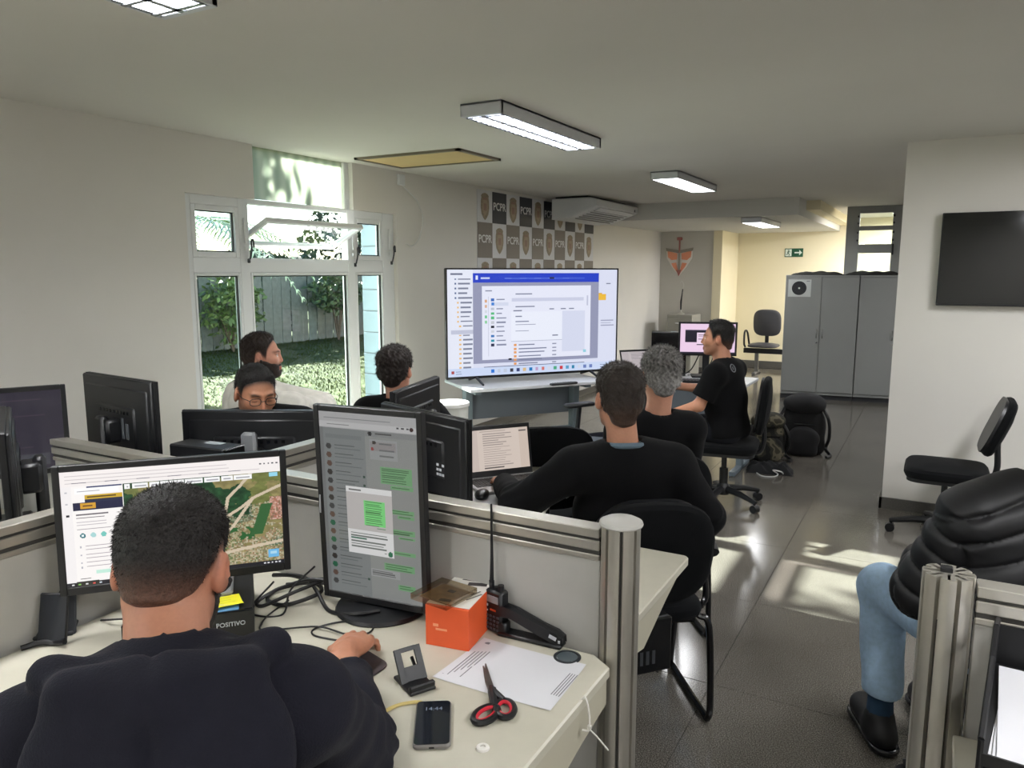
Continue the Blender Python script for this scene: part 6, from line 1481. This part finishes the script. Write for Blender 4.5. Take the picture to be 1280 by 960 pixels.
    for k in range(2):
        def shoe(P):
            a_ = an[k] - np.array([0, 0, .055]); t_ = a_ + ft[k] * .15; a2 = a_ - ft[k] * .05; z0 = an[k][2] - .10
            sw_ = g('shoew', 1.); d = smin(dcap(P, a2, t_, .038 * sw_, .040 * sw_), dcap(P, a_, an[k] - np.array([0, 0, .01]), .044 * sw_, .042 * sw_), .03); d = smax(d, -(P[:, 2] - z0), .006)
            return smax(d, -dcap(P, an[k] - np.array([0, 0, .02]), an[k] + np.array([0, 0, .08]), .034, .036), .006)
        sv, sf = surfnet(shoe, an[k] - np.array([.28, .28, .16]), an[k] + np.array([.28, .28, .1]), .008); s_ = np_mesh('shoe', sv, sf, J['shoe'], body)
        def sole(P):
            a_ = an[k] - np.array([0, 0, .088]); return smax(smax(dcap(P * A(1, 1, 1), a_ - ft[k] * .055, a_ + ft[k] * .155, .042 * g('shoew', 1.), .044 * g('shoew', 1.)), P[:, 2] - (an[k][2] - .078), .003), -(P[:, 2] - (an[k][2] - .1005)), .002)
        sv, sf = surfnet(sole, an[k] - np.array([.28, .28, .16]), an[k] + np.array([.28, .28, .1]), .008); np_mesh('sole', sv, sf, J.get('sole', BLKG), s_)
    if g('socks'):
        for k in range(2): MB().rings([an[k] + np.array([0, 0, -.03]), an[k] + np.array([0, 0, .05]), an[k] + (kn[k] - an[k]) * .28], [.046, .042, .046], 16).build('sock', g('socks'), body)
    return body, dict(head=head, Rh=Rh, sh=sh, el=el, wr=wr, nb=nb, Rb=Rb, up=up, fw=fw2, rgt=rgt)

BLKCL, BLKTEE = clothing_mat('black_knit', (11, 11, 13)), clothing_mat('black_jersey', (10, 10, 12))
NAVY, CREAM = clothing_mat('navy_fleece', (29, 29, 38), (300, .4)), clothing_mat('cream_fleece', (234, 231, 222), (300, .3))
JEANS, DKTR = mat('blue_denim', (160, 188, 214), .85, noise=(60, .10), bump=(700, .3)), clothing_mat('dark_trousers', (24, 25, 30))
PUFF = mat('black_nylon', (14, 14, 17), .55, noise=(30, .1)); SHOE = mat('black_shoe', (18, 18, 20), .6)
GREYCOL = clothing_mat('grey_collar', (96, 112, 124)); SOCK = clothing_mat('blue_sock', (44, 66, 88))
HD = [(-.105, .05, .0), (-.142, -.04, .012), (-.105, -.10, .0), (0, -.125, -.016), (.105, -.10, .0), (.142, -.04, .012), (.105, .05, .0)]
HOODIE, hinfo = person('man seen from behind in a dark hooded sweatshirt using a mouse at the near desk', dict(
    pel=(-.83, .55, .58), nb=(-.93, .655, 1.09), yaw=136, head=(-1.02, .735, 1.188), hyaw=124, hpitch=-20, hroll=-3, sw=.18, drop=.085,
    el=((-.88, 1.0, .775), (-1.20, .52, .82)), wr=((-1.125, 1.235, .787), (-1.40, .80, .785)), hdir=((-.30, .95, -.08), None), curl=(MOUSE, RELAX),
    thumb={0: ((-.036, .03, -.010), (-.058, .055, -.020), (-.056, .082, -.028))}, skin=(186, 130, 104), hair=(30, 26, 25), side_t=.005, top_t=.012, hair_amp=.0006, fade=.9, strand=.006, strands=9000, stubble=.5, beard_t=.004, neckr=1.06,
    top=NAVY, top_name='hoodie', hood=HD, ease=.014, cuff=.004, sleeve=.86, bottom=DKTR, shoe=SHOE, res=.0042, tres=.0075, hres=.0035, collar_r=.062, bulk=1.0, nape=-.006, wrk=.009))
BLACKMAN, _ = person('man in a black sweater with grey collar sitting before the capped post, back turned', dict(
    pel=(-1.00, 2.66, .55), nb=(-.955, 2.56, .995), yaw=126, head=(-.985, 2.565, 1.192), hyaw=128, hpitch=2, sw=.19, drop=.06,
    wr=((-.86, 2.98, .66), (-1.50, 2.63, .785)), el=((-.70, 2.74, .74), (-1.31, 2.40, .79)), skin=(190, 138, 112), hair=(44, 36, 31), side_t=.008, top_t=.02, back_t=.004, fade=.25, nape=.026, hair_amp=.002, top=BLKCL, ease=.018, bulk=1.06,
    collar=GREYCOL, collar_w=.011, bottom=JEANS, shoe=SHOE, curl=(RELAX, FLAT), res=.0055, stubble=.3, kn=((-.86, 3.06, .53), (-1.22, 2.98, .53)), an=((-.98, 3.00, .1), (-1.20, 2.96, .1))))
GREYMAN, _ = person('grey haired man in a black sweater seated beyond the man with grey collar', dict(
    pel=(-1.14, 3.34, .55), nb=(-1.07, 3.275, .99), yaw=126, head=(-1.065, 3.29, 1.18), hyaw=122, hpitch=0, wr=((-1.08, 3.66, .68), (-1.32, 3.46, .68)), el=((-.97, 3.42, .72), (-1.26, 3.18, .72)), sw=.165, bulk=.95, skin=(196, 144, 120), hair=(64, 60, 58), strand=.015, grey=(150, 148, 145), side_t=.012, top_t=.022, hair_amp=.005, nape=.018, seed=3.,
    top=BLKCL, ease=.012, bottom=DKTR, shoe=SHOE, res=.006, tres=.011))
TEEMAN, _ = person('man in a black short sleeved shirt seen in profile facing the television', dict(
    pel=(-1.23, 5.36, .56), nb=(-1.275, 5.36, 1.0), yaw=172, head=(-1.335, 5.372, 1.178), hyaw=190, hpitch=2, wr=((-1.66, 5.52, .80), (-1.60, 5.10, .655)), el=((-1.40, 5.58, .78), (-1.385, 5.13, .735)), skin=(196, 140, 112), hair=(28, 26, 25), side_t=.006, top_t=.02, front_t=.01, nape=.014, fade=.6, stubble=.4, hair_amp=.002,
    top=BLKTEE, top_name='shirt', sleeve=.38, ease=.014, bulk=1.08, bottom=DKTR, shoe=SHOE, curl=(FLAT, RELAX), res=.0055, kn=((-1.65, 5.45, .52), (-1.64, 5.20, .52)), an=((-1.60, 5.50, .1), (-1.58, 5.22, .1)), neckr=1.1))
GLASSM, gi = person('man with glasses looking down behind the wide monitor', dict(
    pel=(-2.77, 2.56, .55), nb=(-2.61, 2.365, 1.005), yaw=-42, head=(-2.518, 2.268, 1.132), hyaw=-24, hpitch=-13, hroll=2, wr=((-2.66, 2.02, .785), (-2.26, 2.50, .785)), skin=(180, 128, 100), hair=(26, 24, 24), side_t=.005, top_t=.010, fade=.5, hair_amp=.001, stubble=.45, eyes_down=True, front=.016,
    top=BLKCL, ease=.014, hood=None, bottom=DKTR, shoe=SHOE, tres=.011, res=.0052))
WHITEM, wi = person('bearded man in a cream hooded sweatshirt by the window with folded arms', dict(
    pel=(-3.31, 2.93, .56), nb=(-3.275, 2.955, 1.01), yaw=33, head=(-3.235, 2.975, 1.185), hyaw=40, hpitch=2, nose=.95, wr=((-3.07, 3.12, .90), (-3.06, 3.02, .88)), el=((-2.965, 2.92, .935), (-3.08, 3.26, .88)), skin=(206, 150, 126), hair=(44, 34, 29), side_t=.006, top_t=.018, front_t=.0, hair_amp=.003, fade=.3, stubble=.8, beard_t=.006,
    top=CREAM, top_name='hoodie', hood=HD, ease=.024, cuff=.006, bottom=DKTR, shoe=SHOE, tres=.010, res=.0055, sleeve=.96))
WINM, _ = person('dark haired man in a dark shirt by the window, back of the head turned', dict(
    pel=(-2.45, 3.24, .54), nb=(-2.455, 3.165, .96), yaw=104, head=(-2.472, 3.175, 1.128), hyaw=108, hpitch=2, wr=((-2.30, 3.52, .66), (-2.66, 3.48, .66)), skin=(200, 146, 122), hair=(40, 32, 29), side_t=.010, top_t=.024, hair_amp=.005, back_t=.006, nape=.012, strand=.014, seed=2.,
    top=BLKCL, ease=.014, bottom=DKTR, shoe=SHOE, tres=.011, res=.006))
PUFFM, pi_ = person('man in a quilted black puffer jacket and light jeans at the right edge', dict(
    pel=(.28, 2.62, .56), nb=(.285, 2.665, .975), yaw=124, head=(.355, 2.715, 1.13), hyaw=118, hpitch=-6, sw=.19, wr=((.22, 3.02, .64), (.02, 2.90, .66)), el=((.52, 2.92, .70), (.025, 2.60, .66)), skin=(206, 150, 130), hair=(60, 52, 46), side_t=.008, top_t=.016,
    top=PUFF, top_name='puffer_jacket', quilt=True, shoew=1.2, ease=.032, wrk=.0015, bulk=1.12, bottom=JEANS, shoe=SHOE, socks=SOCK, trim=.10, legw=1.16, kn=((.06, 3.08, .53), (-.095, 2.875, .545)), an=((.12, 3.0, .105), (-.075, 2.80, .105)), toe=((-.45, .9, 0), (-.40, .92, 0)), res=.006, tres=.0058, pres=.01, collar=PUFF, collar_w=.02, collar_r=.072))
def print_on(body, part, pt, build, name, m):
    """A small print lying on a garment at the vertex nearest to pt."""
    o = [c for c in body.children if c.name.split('.')[0] == part][0]; n_ = len(o.data.vertices); co = np.empty(n_ * 3, np.float32); o.data.vertices.foreach_get('co', co); co = co.reshape(-1, 3)
    i = int(((co - np.array(pt)) ** 2).sum(1).argmin()); nv = np.array(o.data.vertices[i].normal); t1 = nrm(np.cross((0, 0, 1), nv)); t2 = np.cross(nv, t1)
    mb = MB(); build(mb, co[i] + nv * .002, t1, t2); mb.build(name, m, o, 0)
print_on(TEEMAN, 'shirt', (-1.20, 5.26, .985), lambda mb, c, a, b: mb.rings([c + a * .024 * math.cos(t) + b * .028 * math.sin(t) for t in np.linspace(0, 6.283, 19)[:-1]], .004, 5, closed=True).rings([c - b * .012, c + b * .012], .004, 5), 'badge_print', mat('badge_grey', (120, 124, 128), .7))
for pt_ in ((-3.02, 2.72, 1.04), (-2.98, 2.80, 1.0)): print_on(WHITEM, 'hoodie', pt_, lambda mb, c, a, b: mb.add([c - a * .014 + b * .012, c + a * .014 + b * .012, c - b * .014], [(0, 1, 2)]), 'logo_print', BLK)
# eyeglasses of the man behind the wide monitor
Rh, hc_ = gi['Rh'], gi['head']; T = lambda x, y, z: hc_ + Rh @ np.array([x, y, z])
gl_ = MB()
for s in (-1, 1):
    gl_.rings([T(s * .033 + .023 * np.sign(math.cos(a)) * abs(math.cos(a)) ** .7, .101 - .004 * abs(math.cos(a)), .000 + .0155 * np.sign(math.sin(a)) * abs(math.sin(a)) ** .7) for a in np.linspace(0, 2 * np.pi, 25)[:-1]], .0016, 6, closed=True)
    gl_.rings([T(s * .056, .098, .006), T(s * .074, .06, .006), T(s * .080, .0, .008), T(s * .078, -.02, -.006)], .0016, 6)
gl_.rings([T(-.010, .104, .003), T(0, .107, .005), T(.010, .104, .003)], .0016, 6)
gl_.build('eyeglasses', mat('dark_spectacle_frame', (30, 30, 34), .3), GLASSM)
# dark triangle print and watch on the cream hoodie
MB().rings([wi['wr'][0] + (wi['el'][0] - wi['wr'][0]) * .06, wi['wr'][0] + (wi['el'][0] - wi['wr'][0]) * .16], [.044, .045], 16).build('watch', BLK, WHITEM)

# ------------------------------------------------------------------ chairs that carry them
visitor_chair('black fixed chair with a pale label plate carrying the man with the grey collar', (-.955, 2.655, 0), R_(126 - 90), .45, True)
visitor_chair('black fixed chair carrying the grey haired man', (-1.135, 3.31, 0), R_(126 - 90), .46)
office_chair('black swivel chair carrying the man in profile before the backpacks', (-1.25, 5.36, 0), R_(98), False, .47, 6, back_w=.40)
office_chair('black swivel chair under the man in the hooded sweatshirt', (-.83, .55, 0), R_(46), False, .50, back_h=.30, back_z=.16)
office_chair('black swivel chair under the man with glasses', (-2.79, 2.58, 0), R_(-132), False, .47, 8, .28, back_z=.16)
office_chair('black swivel chair under the man in the cream hoodie', (-3.32, 2.92, 0), R_(-57), False, .47, 8, .28, back_z=.16)
office_chair('black swivel chair under the dark haired man by the window', (-2.45, 3.24, 0), R_(14), False, .45, 8, .28, back_z=.16)
office_chair('black swivel chair under the man in the puffer jacket', (.30, 2.60, 0), R_(20), False, .47, back_h=.26, back_z=.18)
office_chair('empty black swivel chair against the right wall', (.12, 5.28, 0), R_(90), False, .475, 20, .36, back_z=.27)
office_chair('empty dark swivel chair with armrests right of the television table', (-2.03, 4.98, 0), R_(150), True, .46, fabric=mat('dark_blue_fabric', (14, 16, 24), .9, bump=(500, .3), spec=.08))
office_chair('empty black chair beside the silver laptop', (-1.72, 3.37, 0), R_(35), False, .47, 6, .42, back_z=.25, back_w=.46)

# ------------------------------------------------------------------ far desk beyond the man in profile
fd_ = thing('far_desk', 'grey fronted desk under the pink monitor beyond the man in profile', 'desk', (-1.30, 6.05, 0), 0)
MB().box((-.58, .33, DZ - .0125), (1.16, .66, .025), ch=.004).build('desktop', mat('white_laminate', (214, 216, 220), .35), fd_, 0); MB().box((-.58, .06, DZ - .2), (1.04, .02, .34)).build('modesty_panel', GRY, fd_, 0)
for x in (-.06, -1.10): MB().box((x, .33, .35), (.05, .08, .69), ch=.004).box((x, .33, .02), (.05, .56, .04), ch=.006).build('leg', LEGM, fd_, 0)
monitor('monitor with a pink desktop behind the man in profile', (-1.70, 6.50, DZ), R_(-70), .49, .29, .335, 0, pink_screen(), SCR, 'flat')
laptop('open laptop on the far desk beside the grey haired man', (-2.16, 6.28, DZ), R_(-42), doc_screen() * .8 + np.array((40, 44, 60)) * .6, SCR, open_=R_(112), body=BLK)
tower('black upright computer case on the far desk beside the cream wall', (-2.06, 6.56, DZ), R_(-72), (.18, .30, .38))
kb = thing('keyboard', 'black keyboard on the far desk before the pink monitor', 'keyboard', (-1.62, 6.22, DZ), R_(20)); MB().box((0, 0, .009), (.40, .13, .018), ch=.004).build('body', BLK, kb, 0)
kk = MB()
for r in range(4):
    for c in range(14): kk.box((-.18 + c * .0275, -.045 + r * .03, .02), (.022, .024, .005))
kk.build('keys', DKG, kb, 0)
cable('pale cord hanging in a loop below the pink monitor', [(-1.78, 6.58, .95), (-1.84, 6.52, .80), (-1.92, 6.46, .752), (-1.98, 6.38, .752), (-1.9, 6.34, .752)], .005)
cable('black cord behind the pink monitor', [(-1.66, 6.62, 1.0), (-1.70, 6.62, .85), (-1.80, 6.60, .752), (-1.86, 6.50, .752)], .004)

# ------------------------------------------------------------------ beam seating at the far wall
bs = thing('beam_seating', 'dark two seat beam bench at the far cream wall', 'bench', (-2.40, 12.65, 0))
SEATC = mat('grey_vinyl', (66, 66, 70), .45)
for k, x in enumerate((0, .62)):
    xf(cushion(.46, .44, .05), None, (x, 0, .44)).build('seat', SEATC, bs); o = xf(cushion(.44, .44, .045, power=3.4), rx(R_(98)), (x, .23, .82)).build('backrest', SEATC, bs)
    MB().box((x, .245, .56), (.06, .03, .2), ch=.006).build('bracket', BLK, bs, 0)
MB().box((.31, .0, .375), (1.24, .07, .08), ch=.006).build('beam', BLK, bs, 0)
for x in (-.10, .72): MB().box((x, 0, .2), (.06, .05, .34), ch=.006).box((x, 0, .02), (.06, .42, .04), ch=.01).build('leg', mat('grey_bench_leg', (120, 120, 118), .4, .5), bs, 0)
MB().tube([(-.27, .2, .46), (-.29, .12, .66), (-.29, -.08, .68), (-.28, -.14, .5), (-.27, -.1, .44)], .016, 8).build('armrest', BLK, bs)

# ------------------------------------------------------------------ backpacks
CAMO = bpy.data.materials.new('camouflage_cloth'); CAMO.use_nodes = True
N, L = CAMO.node_tree.nodes, CAMO.node_tree.links; b = N['Principled BSDF']; tc = N.new('ShaderNodeTexCoord'); n1 = N.new('ShaderNodeTexNoise'); n1.inputs['Scale'].default_value = 9; n1.inputs['Detail'].default_value = 1.5
r1 = N.new('ShaderNodeValToRGB'); r1.color_ramp.interpolation = 'CONSTANT'; e = r1.color_ramp.elements; e[0].color = (*lin((24, 24, 22)), 1); e[1].position = .48; e[1].color = (*lin((52, 50, 40)), 1)
k_ = e.new(.56); k_.color = (*lin((104, 98, 80)), 1); k_ = e.new(.64); k_.color = (*lin((60, 56, 44)), 1)
L.new(tc.outputs['Object'], n1.inputs['Vector']); L.new(n1.outputs['Fac'], r1.inputs[0]); L.new(r1.outputs[0], b.inputs['Base Color']); b.inputs['Roughness'].default_value = .9
def backpack(label, loc, rot, s, m, m2, tall=1.):
    t = thing('backpack', label, 'backpack', loc, rot); c = np.array(loc)
    def body(P):
        q = P / s; d = dell(q, (0, 0, .24 * tall), (.20, .13, .27 * tall)); d = smax(d, dell(q, (0, .0, .22 * tall), (.24, .15, .30 * tall)), .03)
        d = smin(d, dcap(q, (-.1, 0, .07), (.1, 0, .07), .085, .085), .07); d = smax(d, -q[:, 2], .01); return (d + wrinkle(q, .008, 22, tall * 3)) * s
    v, f = surfnet(body, (-.34 * s, -.3 * s, -.02), (.34 * s, .3 * s, .62 * tall * s), .012); np_mesh('body', v, f, m, t)
    def pocket(P):
        q = P / s; return (smin(dell(q, (0, -.13, .15), (.14, .065, .13)), dcap(q, (-.08, -.13, .05), (.08, -.13, .05), .05, .05), .04) + wrinkle(q, .005, 30, 1.)) * s
    v, f = surfnet(pocket, (-.3 * s, -.3 * s, -.03), (.3 * s, .1 * s, .4 * s), .012); v[:, 2] = np.maximum(v[:, 2], .002); np_mesh('pocket', v, f, m2, t)
    def lid(P):
        q = P / s; return (dell(q, (0, -.02, .47 * tall), (.185, .14, .10)) + wrinkle(q, .007, 26, 2.)) * s
    v, f = surfnet(lid, (-.3 * s, -.3 * s, .3 * tall * s), (.3 * s, .3 * s, .62 * tall * s), .012); np_mesh('lid', v, f, m2, t)
    MB().tube([(-.05 * s, .08 * s, .46 * tall * s), (-.04 * s, .09 * s, .53 * tall * s), (.04 * s, .09 * s, .53 * tall * s), (.05 * s, .08 * s, .46 * tall * s)], .012, 6).build('grab_handle', BLK, t)
    for sx in (-1, 1): MB().tube([(sx * .16 * s, -.02 * s, .44 * tall * s), (sx * .215 * s, -.06 * s, .32 * tall * s), (sx * .225 * s, -.04 * s, .16 * s), (sx * .2 * s, -.02 * s, .06 * s), (sx * .24 * s, -.10 * s, .014), (sx * .20 * s, -.18 * s, .012)], .014, 6).build('strap', BLK, t)
    MB().box((0, -.15 * s, .30 * tall * s), (.2 * s, .008, .012)).build('zip', BLKG, t, 0)
    return t
NYL, NYL2 = mat('black_cordura', (20, 20, 22), .85, bump=(300, .4), noise=(20, .15)), mat('black_cordura_pocket', (28, 28, 31), .8, bump=(300, .4))
backpack('camouflage backpack on the floor behind the chair of the man in profile', (-1.235, 6.86, 0), R_(25), .80, CAMO, CAMO, .92)
backpack('larger black backpack on the floor beside the camouflage one', (-.99, 7.25, 0), R_(10), .98, NYL, NYL2, 1.)
tag(lump('fallen_bag', 'small flat black bag on the floor before the backpacks', 'bag', (-1.12, 6.42, 0), R_(10), .36, .2, .09, NYL, 2), 'small flat black bag on the floor before the backpacks', 'bag')
cable('white cord trailing on the floor before the backpacks', [(-1.20, 6.30, .006), (-1.14, 6.22, .006), (-1.06, 6.24, .006), (-1.04, 6.34, .006), (-1.07, 6.28, .05), (-1.01, 6.30, .04), (-1.0, 6.36, .006)], .005).data.materials[0] = mat('white_cord', (214, 214, 210), .5)
